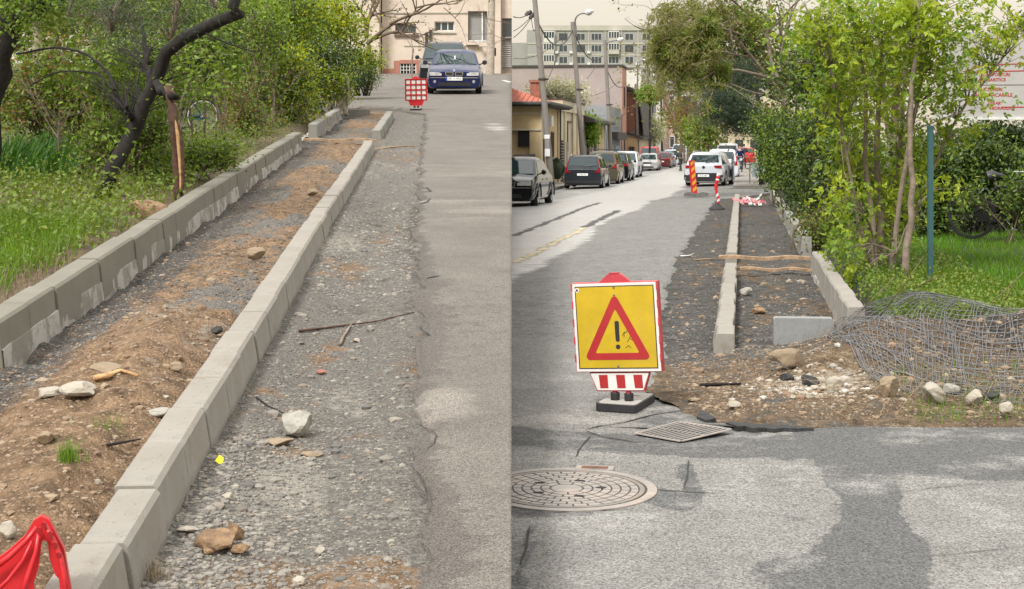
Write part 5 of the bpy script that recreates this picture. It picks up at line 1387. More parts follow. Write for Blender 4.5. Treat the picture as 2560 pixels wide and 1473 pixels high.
for name, mt in (('pink_tape', simple("faded pink tape", (.62, .20, .22), .5)), ('white_tape', M['white'])):
    b = MB()
    for i in range(9):
        p = Vector((rs.uniform(-.28, .28), rs.uniform(-.2, .2), .02)); P = []
        for k in range(7):
            P += [p.copy(), p + Vector((rs.uniform(-.02, .02), .03, .06))]
            p = p + Vector((rs.uniform(-.11, .11), rs.uniform(-.08, .08), rs.uniform(-.05, .06))); p.z = max(p.z, 0.005)
        b.add(P, [(2 * k, 2 * k + 2, 2 * k + 3, 2 * k + 1) for k in range(6)])
    b.build(name, mt, root)
root = thing('red_plate', 'red plastic plate on a black foot lying on the end of the far kerb', 'road sign', rmat(42.3, .98, .25))
b = MB(); b.prism(rounded([(-.14, -.2), (.14, -.2), (.14, .2), (-.14, .2)], .03, 2), Matrix.Translation((0, 0, .06)) @ Matrix.Rotation(.06, 4, 'Y'), .03); b.build('plate', M['red_sun'], root)
b = MB(); b.lathe([(.05, 0), (.06, .03), (.04, .059), (.001, .059)], Matrix.Identity(4), 10); b.build('foot', M['black'], root)
root = thing('waste_bin', 'grey sheet metal waste bin on a tube stand beside the hedge', 'waste bin', rmat(62.5, .72, .125))
b = MB()
for x in (-.36, .36): b.tube([(x, 0, 0), (x, 0, .92)], .025, 8)
b.tube([(-.36, 0, .90), (.36, 0, .90)], .02, 8)
b.build('stand', M['wire'], root)
b = MB(); b.prism(rounded([(-.26, .30), (.26, .30), (.28, .86), (-.28, .86)], .04, 3), up_plane(0, .15, 0), .30); b.build('bin_body', simple("grey bin sheet", (.24, .27, .31), .5, .2), root)
# ================================================================== CARS
def car(name, label, Mx, L=4.4, W=1.78, H=1.46, belt=0.92, hood=0.78, rb=-1.9, rt=-1.35, ft=0.35, fb=1.05, col='x', wheel=.32, kind='sedan', group=None, opts=()):
    """car standing on local z = 0; +y is its front. rb/rt rear window foot and top, ft/fb windscreen top and foot"""
    root = thing(name, label, 'car', Mx, group)
    pm = M[col]; w = W / 2; h2 = L / 2
    st = []
    def zt(y):
        if y > fb: return belt + (hood - belt) * min(1, (y - fb) / (h2 - .15 - fb)) ** 1.3
        if y < rb: return belt - (.02 if kind != 'sedan' else -.02)
        return belt
    ys = [-h2, -h2 + .05, -h2 + .16, -h2 + .45, -h2 + .85, -.8, -.2, .3, .8, max(fb, .9), h2 - .8, h2 - .45, h2 - .18, h2 - .06, h2]
    ys = sorted(set(round(y, 3) for y in ys))
    P = []
    for y in ys:
        e = h2 - abs(y)
        k = 0.93 + 0.07 * min(1, e / .38) ** .5 if e < .38 else 1.0
        zb = .17 + (.05 * (1 - e / .16) if e < .16 else 0)
        top = zt(y) - (.07 * (1 - e / .16) ** 1.5 if e < .16 else 0)
        hw = w * k
        half = [(0, zb), (.86 * hw, zb), (.95 * hw, zb + .06), (hw, zb + .35 * (top - zb)), (hw * .995, zb + .62 * (top - zb)), (hw * .965, top - .07), (hw * .90, top - .008), (hw * .45, top + .018), (0, top + .024)]
        ring = [(x, z) for x, z in half] + [(-x, z) for x, z in half[-2:0:-1]]
        P.append([(x, y, z) for x, z in ring])
    n = len(P[0]); b = MB()
    vv = [p for r in P for p in r]
    ff = [(i * n + a, i * n + (a + 1) % n, (i + 1) * n + (a + 1) % n, (i + 1) * n + a) for i in range(len(P) - 1) for a in range(n)]
    ff += [tuple(range(n)), tuple((len(P) - 1) * n + k for k in range(n))[::-1]]
    b.add(vv, ff)
    # cabin: foot ring, shoulder ring, roof ring
    rings = []
    zs = [(belt - .03, .90, 0, 0), (H - .12, .755, .92, 0), (H - .05, .69, 1, .08), (H - .012, .56, 1, .22), (H, .34, 1, .42)]
    cab = []
    for z, kx, f, inset in zs:
        y0 = rb + (rt - rb) * f + inset; y1 = fb + (ft - fb) * f - inset
        hw = w * kx
        ym = (y0 + y1) / 2
        cab.append([(-hw, y0 + .05 * f, z), (-hw * .6, y0, z + .004), (hw * .6, y0, z + .004), (hw, y0 + .05 * f, z), (hw * 1.02, ym, z + .012 * f), (hw, y1 - .05 * f, z), (hw * .6, y1, z + .004), (-hw * .6, y1, z + .004), (-hw, y1 - .05 * f, z), (-hw * 1.02, ym, z + .012 * f)])
    k = 10; vv = [p for r in cab for p in r]
    ff = [(i * k + a, i * k + (a + 1) % k, (i + 1) * k + (a + 1) % k, (i + 1) * k + a) for i in range(4) for a in range(k)] + [tuple(4 * k + a for a in range(k))]
    b.add(vv, ff)
    b.build('body', pm, root, smooth=38)
    # glass
    def pane(nm, p00, p10, p11, p01, u0, u1, v0, v1, mat, off=.006):
        A_, B_, C_, D_ = map(Vector, (p00, p10, p11, p01))
        q = lambda u, v: (A_ * (1 - u) + B_ * u) * (1 - v) + (D_ * (1 - u) + C_ * u) * v
        nn = (B_ - A_).cross(D_ - A_).normalized()
        c = (A_ + B_ + C_ + D_) / 4
        if nn.dot(c - Vector((0, (rb + fb) / 2, belt))) < 0: nn = -nn
        pts = [q(u0, v0), q(u1, v0), q(u1, v1), q(u0, v1)]
        g_ = MB(); g_.add([p - nn * .02 for p in pts] + [p + nn * off for p in pts], [(4, 5, 6, 7), (0, 1, 5, 4), (1, 2, 6, 5), (2, 3, 7, 6), (3, 0, 4, 7)])
        return g_.build(nm, mat, root)
    lo, hi = cab[0], cab[1]
    gm = M['carglass']
    pane('windscreen', lo[7], lo[6], hi[6], hi[7], -.24, 1.24, .10, .97, gm, .012)
    pane('rear_window', lo[1], lo[2], hi[2], hi[1], -.20, 1.20, .26 if kind != 'sedan' else .1, .93, gm, .012)
    for s_, idx in ((1, (3, 5)), (-1, (0, 8))):
        a, c = idx
        for u0, u1 in ((.10, .47), (.51, .90)) if kind == 'sedan' else ((.06, .28), (.31, .58), (.61, .92)):
            pane('side_window', lo[a], lo[c], hi[c], hi[a], u0, u1, .12, .90, gm, .014)
    # wheels
    for sy in (1, -1):
        yy = sy * (h2 - (.86 if sy > 0 else .82))
        for sx in (1, -1):
            T_ = Matrix.Translation((sx * (w - .105), yy, wheel)) @ Matrix.Rotation(math.radians(90 * sx), 4, 'Y')
            wm = MB(); wm.lathe([(wheel * .62, -.09), (wheel * .96, -.09), (wheel, -.06), (wheel, .07), (wheel * .95, .105), (wheel * .64, .108)], T_, 24)
            wo = wm.build('wheel', M['tyre'], root, smooth=40)
            rm = MB(); rm.lathe([(wheel * .64, .106), (wheel * .58, .09), (wheel * .50, .05), (.001, .045)], T_, 20)
            rm.build('rim_dish', M['trimblack'], wo)
            rm = MB(); rm.lathe([(wheel * .66, .1085), (wheel * .58, .112), (wheel * .56, .095)], T_, 24); rm.lathe([(.06, .10), (.001, .108)], T_, 10)
            for q in range(5):
                a = q * 1.2566 + .3
                rm.prism([(.03, -.028), (wheel * .6, -.02), (wheel * .6, .02), (.03, .028)], T_ @ Matrix.Rotation(a, 4, 'Z') @ Matrix.Translation((0, 0, .085)), .02)
            rm.build('rim', M['rim'], wo, smooth=35)
            ar = MB(); T2 = Matrix.Translation((sx * (w + .001), yy, wheel)) @ Matrix.Rotation(math.radians(90), 4, 'Y')
            ar.lathe([(wheel + .055, -.05), (wheel + .055, .012 * sx), (wheel + .004, .012 * sx), (wheel + .004, -.05)], T2, 18, 0, math.radians(196), math.radians(82))
            ar.build('wheel_arch', M['trimblack'] if kind == 'suv' or 'darkarch' in opts else pm, root, smooth=40)
    front = h2; 
    def dec(nm, poly, y, mat, d=.014, parent=root):
        """flat piece on the nose (y > 0) or the tail (y < 0); poly in (x, z)"""
        g_ = MB()
        Mx_ = Matrix.Translation((0, y + (d if y > 0 else -0.0), 0)) @ ROT_X if y > 0 else Matrix.Translation((0, y, 0)) @ ROT_X
        g_.prism(poly, Mx_, d); return g_.build(nm, mat, parent)
    yr, yf = -h2, h2
    # tail end
    if kind == 'sedan': zl = belt - .20
    else: zl = belt - .10
    if 'tail_tall' in opts:
        for sx in (1, -1):
            dec('tail_light', [(sx * .56 * w, zl - .10), (sx * .90 * w, zl - .12), (sx * .90 * w, zl + .10), (sx * .80 * w, zl + .09), (sx * .74 * w, zl - .04)], yr - .004, M['tail'], .02)
            p0, p1 = Vector(lo[3 if sx > 0 else 0]), Vector(hi[3 if sx > 0 else 0])
            t_ = MB(); t_.tube([p0 + Vector((-sx * .03, -.03, .04)), p0.lerp(p1, .5) + Vector((-sx * .01, -.03, 0)), p1 + Vector((-sx * .02, -.03, -.06))], [.035, .022, .014], 6); t_.build('tail_light', M['tail'], root)
    elif 'tail_bar' in opts:
        dec('tail_light', [(-.88 * w, zl - .05), (.88 * w, zl - .05), (.90 * w, zl + .07), (-.90 * w, zl + .07)], yr - .004, M['tail'], .02)
    else:
        for sx in (1, -1): dec('tail_light', [(sx * .56 * w, zl - .04), (sx * .90 * w, zl - .07), (sx * .905 * w, zl + .07), (sx * .52 * w, zl + .06)], yr - .004, M['tail'], .022)
    if 'tailbox' in opts: dec('bumper_trim', [(-.93 * w, .24), (.93 * w, .24), (.90 * w, .40), (.64 * w, .62), (-.64 * w, .62), (-.90 * w, .40)], yr - .002, M['trimblack'], .012)
    dec('lower_bumper', [(-.88 * w, .30), (.88 * w, .30), (.88 * w, .40), (-.88 * w, .40)], yr - .003, M['trimblack'] if 'darkarch' in opts or kind == 'suv' else pm, .015)
    pz = .50 if 'tailbox' in opts else zl - .20
    pl = dec('number_plate', [(-.26, pz - .055), (.26, pz - .055), (.26, pz + .055), (-.26, pz + .055)], yr - .016, M['plate'], .008)
    # nose
    for sx in (1, -1):
        dec('headlight', [(sx * .46 * w, hood - .17), (sx * .89 * w, hood - .17), (sx * .90 * w, hood - .06), (sx * .60 * w, hood - .055), (sx * .46 * w, hood - .10)], yf + .002, M['lampglass'], .016)
    if 'kidney' in opts:
        for sx in (1, -1):
            o_ = rounded([(sx * .02, hood - .175), (sx * .26, hood - .175), (sx * .30, hood - .05), (sx * .03, hood - .05)][::sx], .03, 2)
            g_ = dec('grille', o_, yf + .004, M['chrome'], .014)
            i_ = rounded([(sx * .04, hood - .16), (sx * .245, hood - .16), (sx * .275, hood - .065), (sx * .05, hood - .065)][::sx], .022, 2)
            dec('grille_slats', i_, yf + .019, M['trimblack'], .004, g_)
        dec('badge', [(.032 * math.cos(a * .524), hood - .005 + .032 * math.sin(a * .524)) for a in range(12)], yf + .002, M['plate'], .016)
    else:
        g_ = dec('grille', [(-.36 * w, hood - .22), (.36 * w, hood - .22), (.42 * w, hood - .08), (-.42 * w, hood - .08)], yf + .003, M['chrome'], .012)
        dec('grille_slats', [(-.34 * w, hood - .205), (.34 * w, hood - .205), (.40 * w, hood - .095), (-.40 * w, hood - .095)], yf + .0155, M['trimblack'], .004, g_)
    dec('air_intake', [(-.62 * w, .27), (.62 * w, .27), (.56 * w, .38), (-.56 * w, .38)], yf + .003, M['trimblack'], .012)
    dec('front_plate', [(-.26, .44), (.26, .44), (.26, .55), (-.26, .55)], yf + .004, M['plate'], .012)
    dec('bumper_strip', [(-.88 * w, hood - .245), (.88 * w, hood - .245), (.88 * w, hood - .225), (-.88 * w, hood - .225)], yf + .004, pm if 'chromestrip' not in opts else M['chrome'], .010)
    for sx in (1, -1):      # mirrors
        m_ = MB(); c = Vector((sx * (w + .10), fb - .28, belt + .07))
        m_.tube([c + Vector((0, .05, 0)), c, c + Vector((0, -.05, 0))], [.06, .085, .078], 8); m_.tube([c, (sx * (w * .90), fb - .25, belt - .01)], .02, 6)
        m_.build('wing_mirror', M['trimblack'] if 'darkmirror' in opts else pm, root, smooth=40)
    for sx in (1, -1):
        hd = MB()
        for y in (-.55, .35): hd.bbox(sx * w * .985 - .012, sx * w * .985 + .012, y - .09, y + .09, belt - .16, belt - .13)
        hd.build('door_handle', pm, root)
    if 'rails' in opts:
        for sx in (1, -1):
            r_ = MB(); r_.tube([(sx * w * .66, rt + .15, H - .03), (sx * w * .66, rt + .25, H + .03), (sx * w * .66, ft - .25, H + .035), (sx * w * .66, ft - .1, H - .03)], .016, 6); r_.build('roof_rail', M['trimblack'] if 'darkrail' in opts else M['chrome'], root)
    if 'crossbars' in opts:
        r_ = MB()
        for y in (rt + .4, ft - .4):
            r_.tube([(-w * .8, y, H + .09), (w * .8, y, H + .09)], .02, 6)
            for sx in (1, -1): r_.tube([(sx * w * .68, y, H - .04), (sx * w * .68, y, H + .09)], .02, 6)
        r_.build('roof_bar', M['trimblack'], root)
    if 'wiper' in opts:
        r_ = MB(); p0 = Vector(lo[1]).lerp(Vector(lo[2]), .55).lerp(Vector(hi[1]).lerp(Vector(hi[2]), .55), .22) + Vector((0, -.03, 0)); r_.tube([p0, p0 + Vector((.42, -.0, .05))], .012, 5); r_.build('wiper', M['trimblack'], root)
    return root

for nm, c in (('navy', (0.006, 0.012, 0.060)), ('graphite', (0.018, 0.022, 0.027)), ('olive', (0.075, 0.065, 0.043)), ('blackcar', (0.005, 0.006, 0.008)), ('silver', (0.34, 0.34, 0.33)), ('whitecar', (0.52, 0.54, 0.58)), ('redcar', (0.40, 0.03, 0.04)), ('steel', (0.12, 0.15, 0.20)), ('darkred', (0.10, 0.03, 0.03)), ('darkgrey', (0.022, 0.023, 0.027)), ('paleblue', (0.42, 0.47, 0.52))):
    M[nm] = paint(nm + " car paint", c)

# upper street
c = car('parked_car', 'dark blue sedan with a double grille, parked facing down the ramp', lmat(48.0, (1141 - 1075) * 46 / 3600.0, 0.05, math.radians(178)), 4.47, 1.74, 1.41, .93, .76, -1.75, -.95, .45, 1.25, 'navy', .31, 'sedan', None, ('kidney', 'darkmirror', 'chromestrip'))
P_ = Matrix.Translation((0, 2.235 + .018, .495)) @ Matrix.Rotation(math.pi, 4, 'Z') @ ROT_X
text_mesh("DB 13 MCA", .085, 'plate_lettering', M['ink'], c, P_ @ Matrix.Translation((.02, 0, 0)), .002)
b = MB(); b.bbox(.215, .258, 2.2512, 2.2535, .445, .545); b.build('plate_band', M['euro'], c)
b = MB()
for sx in (1, -1): b.lathe([(.05, 0), (.001, .004)], Matrix.Translation((sx * .62, 2.2365, .40)) @ Matrix.Rotation(math.radians(-90), 4, 'X'), 12)
b.build('fog_light', M['chrome'], c)
b = MB(); b.lathe([(.018, 0), (.001, .003)], Matrix.Translation((0, 2.2538, .755)) @ Matrix.Rotation(math.radians(-90), 4, 'X'), 10); b.build('badge_centre', M['euro'], c)
b = MB()
for x0 in (-.55, .05): b.tube([(x0, 1.27, .955), (x0 + .55, 1.10, 1.03)], .010, 5)
b.build('wiper', M['trimblack'], c)
b = MB(); b.bbox(-.025, .025, .98, .99, 1.10, 1.22); b.build('air_freshener', M['plate'], c)
car('parked_car', 'dark estate car with silver roof rails, half hidden behind the dark blue sedan', lmat(54.0, (1113 - 1075) * 53 / 3600.0, 0.05, math.radians(178)), 4.6, 1.80, 1.70, 1.05, .92, -2.1, -1.75, .45, 1.2, 'darkgrey', .34, 'suv', None, ('rails', 'darkmirror'))

# lower street
CG = 'cars parked along the houses'
D2 = lambda px, s_: (px - 1854) * s_ / 3600.0
def low_car(label, s_, t_, front, L, **kw):
    """s_ = the end that shows; front True when its nose points at the photographer"""
    yaw = math.pi if front else 0.0
    sc = s_ + L / 2
    slope = math.atan((float(zr(sc + 1, t_)) - float(zr(sc - 1, t_))) / 2)
    return car('parked_car', label, rmat(sc, t_, 0.0, yaw + kw.pop('yaw', 0), slope), L, **kw)
low_car('black sedan with a chrome edged grille, nose cut off by the ramp edge', 41.6, -6.9, True, 4.68, W=1.83, H=1.47, belt=.94, hood=.80, rb=-2.0, rt=-1.15, ft=.55, fb=1.3, col='blackcar', wheel=.33, kind='sedan', group=CG, opts=('chromestrip',))
c = low_car('dark grey estate car seen from behind with tall red tail lights', 69.0, -7.62, False, 4.7, W=1.88, H=1.62, belt=1.0, hood=.90, rb=-2.25, rt=-1.85, ft=.45, fb=1.2, col='graphite', wheel=.36, kind='hatch', group=CG, opts=('tail_tall', 'wiper', 'darkarch', 'rails'))
text_mesh("B 444 ITN", .085, 'plate_lettering', M['ink'], c, up_plane(0, -2.35 - .0245, .70), .002)
text_mesh("VOLVO", .09, 'tailgate_lettering', M['chrome'], c, up_plane(0, -2.35 - .012, .93), .004, spacing=1.7)
low_car('olive brown people carrier with roof bars, behind the dark grey estate', 76.5, -7.45, False, 4.5, W=1.80, H=1.78, belt=1.08, hood=.95, rb=-2.15, rt=-1.9, ft=.6, fb=1.45, col='olive', wheel=.34, kind='hatch', group=CG, opts=('crossbars', 'tail_tall', 'wiper'))
low_car('black car with a joined red tail light bar, third in the row', 82.5, -7.35, False, 4.4, W=1.84, H=1.68, belt=1.05, hood=.92, rb=-2.1, rt=-1.75, ft=.45, fb=1.25, col='blackcar', wheel=.36, kind='hatch', group=CG, opts=('tail_bar',))
low_car('white off-roader with a black grille facing the camera', 91.5, -7.55, True, 4.7, W=1.92, H=1.70, belt=1.08, hood=1.0, rb=-2.2, rt=-1.8, ft=.45, fb=1.15, col='whitecar', wheel=.38, kind='suv', group=CG, opts=('darkmirror',))
low_car('silver hatchback facing the camera in front of the red van', 116.0, -7.6, True, 4.1, W=1.72, H=1.44, belt=.92, hood=.80, rb=-1.9, rt=-1.5, ft=.4, fb=1.1, col='silver', wheel=.31, kind='hatch', group=CG, opts=('darkmirror',))
low_car('red van whose roof shows above the silver hatchback', 121.5, -7.9, True, 4.6, W=1.84, H=1.98, belt=1.1, hood=1.0, rb=-2.25, rt=-2.1, ft=.9, fb=1.6, col='redcar', wheel=.33, kind='hatch', group=CG)
low_car('dark red car tucked behind the silver hatchback', 128.0, -7.15, False, 4.1, W=1.74, H=1.46, belt=.92, hood=.82, rb=-1.9, rt=-1.5, ft=.4, fb=1.1, col='darkred', wheel=.31, kind='hatch', group=CG)
low_car('small dark steel blue car, next beyond the dark red one', 135.5, -7.2, False, 4.0, W=1.72, H=1.48, belt=.92, hood=.82, rb=-1.85, rt=-1.5, ft=.4, fb=1.1, col='steel', wheel=.31, kind='hatch', group=CG)
low_car('pale blue people carrier facing the camera, far along the row', 148.0, -7.3, True, 4.4, W=1.80, H=1.62, belt=1.0, hood=.9, rb=-2.0, rt=-1.7, ft=.6, fb=1.3, col='paleblue', wheel=.33, kind='hatch', group=CG)
low_car('white panel van at the far end of the row of parked cars', 166.0, -7.2, True, 5.2, W=1.95, H=2.2, belt=1.2, hood=1.1, rb=-2.5, rt=-2.45, ft=1.4, fb=2.0, col='whitecar', wheel=.34, kind='hatch', group=CG)
car('parked_car', 'dark car standing across the far end of the street', rmat(188, -6.0, 0, math.radians(75)), 4.5, 1.8, 1.6, 1.0, .9, -2.0, -1.6, .4, 1.2, 'blackcar', .34, 'hatch')
# the white crossover with its door open, and the cars ahead of it
yaw = math.radians(-7)
c = car('parked_car', 'white crossover seen from behind, parked half on the dug side with black bumper trim', rmat(68.0, D2(1770, 66) + .06, 0.0, yaw), 4.23, 1.84, 1.58, 1.0, .90, -1.95, -1.45, .35, 1.1, 'whitecar', .35, 'suv', None, ('tailbox', 'wiper', 'rails'))
text_mesh("B 70 UBV", .085, 'plate_lettering', M['ink'], c, up_plane(0, -2.115 - .0245, .50), .002)
b = MB(); b.prism([(.07 * math.cos(a * .393), .88 + .07 * math.sin(a * .393)) for a in range(16)], up_plane(0, -2.113, 0), .014); b.build('badge', M['trimblack'], c)
b = MB(); b.prism([(-.90, .42), (-.62, .44), (-.60, .50), (-.90, .54)], up_plane(0, -2.117, 0), .006); b.prism([(.90, .42), (.62, .44), (.60, .50), (.90, .54)], up_plane(0, -2.117, 0), .006); b.build('bumper_vent', M['trimblack'], c)
d_ = MB(); hinge = Matrix.Translation((.93, .55, 0)) @ Matrix.Rotation(math.radians(14), 4, 'Z')
d_.bbox(-.02, .02, -1.0, 0, .35, 1.0); d_.bbox(-.02, .02, -1.0, -.93, 1.0, 1.50); d_.bbox(-.02, .02, -.93, -.35, 1.46, 1.50); d_.prism([(-.42, 1.5), (-.36, 1.5), (.0, 1.0), (-.08, 1.0)], Matrix.Translation((-.02, 0, 0)) @ Matrix(((0, 0, 1, 0), (1, 0, 0, 0), (0, 1, 0, 0), (0, 0, 0, 1))), .04)
do = d_.build('open_door', M['whitecar'], c, hinge)
d_ = MB(); d_.prism([(-.93, 1.0), (-.09, 1.0), (-.40, 1.46), (-.93, 1.46)], Matrix.Translation((-.008, 0, 0)) @ Matrix(((0, 0, 1, 0), (1, 0, 0, 0), (0, 1, 0, 0), (0, 0, 0, 1))), .016)
d_.build('door_window', M['carglass'], do)
car('parked_car', 'white car with black roof bars just ahead of the white crossover', rmat(80.5, -1.05, .0, 0), 4.6, 1.82, 1.66, 1.0, .9, -2.2, -1.8, .45, 1.2, 'whitecar', .34, 'hatch', None, ('crossbars', 'tail_tall'))
car('parked_car', 'pale pick-up with a tall cab beyond the car with roof bars', rmat(104, -1.0, .0, 0), 4.9, 1.85, 2.0, 1.15, 1.05, -1.6, -1.45, .6, 1.3, 'silver', .38, 'hatch', None, ())
car('parked_car', 'red car far along the pavement beyond the walking people', rmat(128, .35, .12, 0), 4.2, 1.76, 1.5, .95, .85, -2.0, -1.6, .4, 1.1, 'redcar', .32, 'hatch', None, ())
# ================================================================== BUILDINGS
XZ = ROT_X
def window(parent, Mx, w, h, frame='winframe', bars=2, sill=True, glass='glass', depth=.05):
    """window standing on local origin (bottom centre), facing local -y"""
    f = MB(); t = .06
    f.bbox(-w / 2, -w / 2 + t, -.03, depth, 0, h); f.bbox(w / 2 - t, w / 2, -.03, depth, 0, h)
    f.bbox(-w / 2 + t, w / 2 - t, -.03, depth, 0, t); f.bbox(-w / 2 + t, w / 2 - t, -.03, depth, h - t, h)
    for i in range(1, bars):
        x = -w / 2 + w * i / bars; f.bbox(x - t / 2, x + t / 2, -.028, depth, t, h - t)
    fo = f.build('window', M[frame], parent, Mx)
    p = MB(); p.bbox(-w / 2 + t, w / 2 - t, -.005, .004, t, h - t); p.build('pane', M[glass], fo)
    if sill:
        s_ = MB(); s_.bbox(-w / 2 - .06, w / 2 + .06, -.10, .03, -.07, -.005); s_.build('sill', M['oldconc'], fo)
    return fo
def part(name, mat, parent, boxes, Mx=None, smooth=False):
    m_ = MB()
    for q in boxes: m_.bbox(*q)
    return m_.build(name, M[mat], parent, Mx, smooth)
def pipe(name, mat, parent, pts, r=.04):
    m_ = MB(); m_.tube(pts, r, 8); return m_.build(name, M[mat], parent)

# ---------------- building across the end of the upper street: local x right, z up, front at y = 0
DB = 82.0; KB = DB / 3600
def bx_(px): return (px - 1100) * KB
Bz0 = ray(1100, 188, DB).z
def bz_(py): return ray(1100, py, DB).z - Bz0
root = thing('rendered_building', 'pinkish cream rendered building closing the end of the ramp street', 'building', Matrix.Translation(ray(1100, 188, DB)))
TOPZ = 9.0
holes = [(988, 1040, 60, 82), (1086, 1136, 54, 78), (1170, 1218, 28, 106), (1000, 1040, 160, 184)]
xs = sorted(set([955, 1252] + [h for q in holes for h in q[:2]])); 
m_ = MB()
for x0, x1 in zip(xs[:-1], xs[1:]):
    hs = sorted([(bz_(q[3]), bz_(q[2])) for q in holes if q[0] <= x0 and q[1] >= x1])
    z = -1.0
    for a, b_ in hs:
        m_.bbox(bx_(x0), bx_(x1), 0, .35, z, a); z = b_
    m_.bbox(bx_(x0), bx_(x1), 0, .35, z, TOPZ)
m_.bbox(bx_(955), bx_(1252), .3501, 8, -1, TOPZ)
m_.build('wall', M['st_pinkcream'], root)
part('side_wing', 'st_pinkcream', root, [(bx_(850), bx_(952), -.95, 6, -1, 8.2)])
part('string_course', 'st_blockedge', root, [(bx_(955), bx_(1168), -.05, -.002, bz_(34), bz_(31)), (bx_(1010), bx_(1215), -.04, -.002, bz_(116), bz_(113.5))])
part('plinth', 'st_plinth', root, [(bx_(985), bx_(999), -.04, -.003, -.3, bz_(152)), (bx_(1041), bx_(1052), -.04, -.003, -.3, bz_(150)), (bx_(999.2), bx_(1040.8), -.04, -.003, bz_(159), bz_(150)), (bx_(999.2), bx_(1040.8), -.04, -.003, -.3, bz_(185)), (bx_(955), bx_(984.8), -.03, -.003, -.3, bz_(172))])
window(root, Matrix.Translation((bx_(1014), .16, bz_(82))), 52 * KB, 22 * KB, 'winbrown', 2)
window(root, Matrix.Translation((bx_(1111), .16, bz_(78))), 50 * KB, 24 * KB, 'winframe', 3)
part('window_sill', 'winbrown', root, [(bx_(986), bx_(1046), -.12, .0, bz_(92), bz_(86))])
part('window_sill', 'st_blockedge', root, [(bx_(1082), bx_(1140), -.08, -.003, bz_(84), bz_(81))])
part('niche', 'st_grey', root, [(bx_(1170.5), bx_(1217.5), .28, .34, bz_(105.8), bz_(28.2))])
part('niche_rail', 'winframe', root, [(bx_(1204), bx_(1207), .1, .14, bz_(105.8), bz_(28.4)), (bx_(1172), bx_(1216), .05, .09, bz_(104), bz_(101))])
part('door_step', 'st_pinkcream', root, [(bx_(1166), bx_(1200), -.3, -.004, bz_(113), bz_(108)), (bx_(1198), bx_(1216), -.5, -.31, bz_(118), bz_(113.2))])
part('basement_grille', 'winframe', root, [(bx_(1000.5 + i * 7.6), bx_(1002 + i * 7.6), .02, .06, bz_(183.5), bz_(160.5)) for i in range(6)] + [(bx_(1000.5), bx_(1039.5), .062, .08, bz_(168 + 8 * j), bz_(166.5 + 8 * j)) for j in range(2)])
part('basement_opening', 'darkgap', root, [(bx_(1000.5), bx_(1039.5), .15, .3, bz_(183.8), bz_(160.2))])
pipe('downpipe', 'gutter', root, [(bx_(1066), -.10, bz_(146)), (bx_(1066), -.10, bz_(85))], .07)
pipe('downpipe', 'gutter', root, [(bx_(1077), -.10, bz_(140)), (bx_(1076), -.10, bz_(80))], .07)
part('pipe_cap', 'gutter', root, [(bx_(1063.5), bx_(1069), -.2, -.02, bz_(86), bz_(82)), (bx_(1073.5), bx_(1079.5), -.2, -.02, bz_(80), bz_(75)), (bx_(1066), bx_(1076), -.12, -.09, bz_(110), bz_(107.5))])
root2 = thing('garage_block', 'low block with a brown window above a grey roller shutter, beside the cream building', 'building', Matrix.Translation(ray(1100, 184, DB)))
m_ = MB()
m_.bbox(bx_(1253), bx_(1279.6), .5, 6, bz_(48), 8.5); m_.bbox(bx_(1253), bx_(1255), .5, 6, -1, bz_(48)); m_.bbox(bx_(1255), bx_(1279.6), .9, 6, -1, bz_(48))
m_.build('wall', M['st_pinkcream'], root2)
w_ = part('brown_window', 'winbrown', root2, [(bx_(1255.2), bx_(1279), .6, .68, bz_(95), bz_(49))])
part('pane', 'glass', w_, [(bx_(1257), bx_(1266), .59, .598, bz_(93), bz_(51)), (bx_(1267.5), bx_(1277.5), .59, .598, bz_(93), bz_(51))])
sh = MB()
zz = np.arange(bz_(172), bz_(98), .12)
for z in zz: sh.add([(bx_(1255.2), .62, z), (bx_(1277), .62, z), (bx_(1277), .58, z + .06), (bx_(1255.2), .58, z + .06), (bx_(1277), .62, z + .118), (bx_(1255.2), .62, z + .118)], [(0, 1, 2, 3), (3, 2, 4, 5)])
sh.build('roller_shutter', M['shutter'], root2)
part('shutter_box', 'st_grey', root2, [(bx_(1253.5), bx_(1279.4), .42, .6, bz_(98), bz_(95.2))])
part('wall_meter', 'winframe', root2, [(bx_(1236), bx_(1240), .0, .12, bz_(144), bz_(124))])
# pavement before it, with a pole
m_ = MB(); m_.add([ray(955, 196, 79.5) + Vector((0, 0, .02)), ray(1279.5, 186, 79.5) + Vector((0, 0, .02)), ray(1279.5, 184, DB + .3), ray(955, 188, DB + .3)], [(0, 1, 2, 3)])
m_.add([ray(955, 197, 79.4) - Vector((0, 0, .2)), ray(1279.5, 187, 79.4) - Vector((0, 0, .2)), ray(1279.5, 186, 79.4) + Vector((0, 0, .02)), ray(955, 196, 79.4) + Vector((0, 0, .02))], [(0, 1, 2, 3)])
tag(m_.build('pavement', M['st_salmon']), kind='structure')
def pole(label, p0, p1, r0, r1, mat='polecon', cat='utility pole', group=None, n=10, name='utility_pole'):
    root = thing(name, label, cat, Matrix.Translation(p0), group)
    m_ = MB(); d = Vector(p1) - Vector(p0); m_.tube([Vector((0, 0, -.3)), d * .5, d], [r0, (r0 + r1) / 2, r1], n)
    m_.build('shaft', M[mat], root, None, 40)
    return root
pole('thick pale concrete pole in front of the building beside the roller shutter', ray(1225, 181, 78.5), ray(1231, -60, 78.5), .24, .17, 'bark_pale')

# ---------------- lower street houses; local x = away from the road, y = along the street, z up
FAC = -10.2
def house_at(px): return -FAC * 3600 / (1854 - px)
def street_house(name, label, s0, cat='house'):
    return thing(name, label, cat, rmat(s0, FAC, 0.62))
def face_s(): return Matrix.Rotation(math.radians(90), 4, 'Z')      # wall facing the road (local +x)

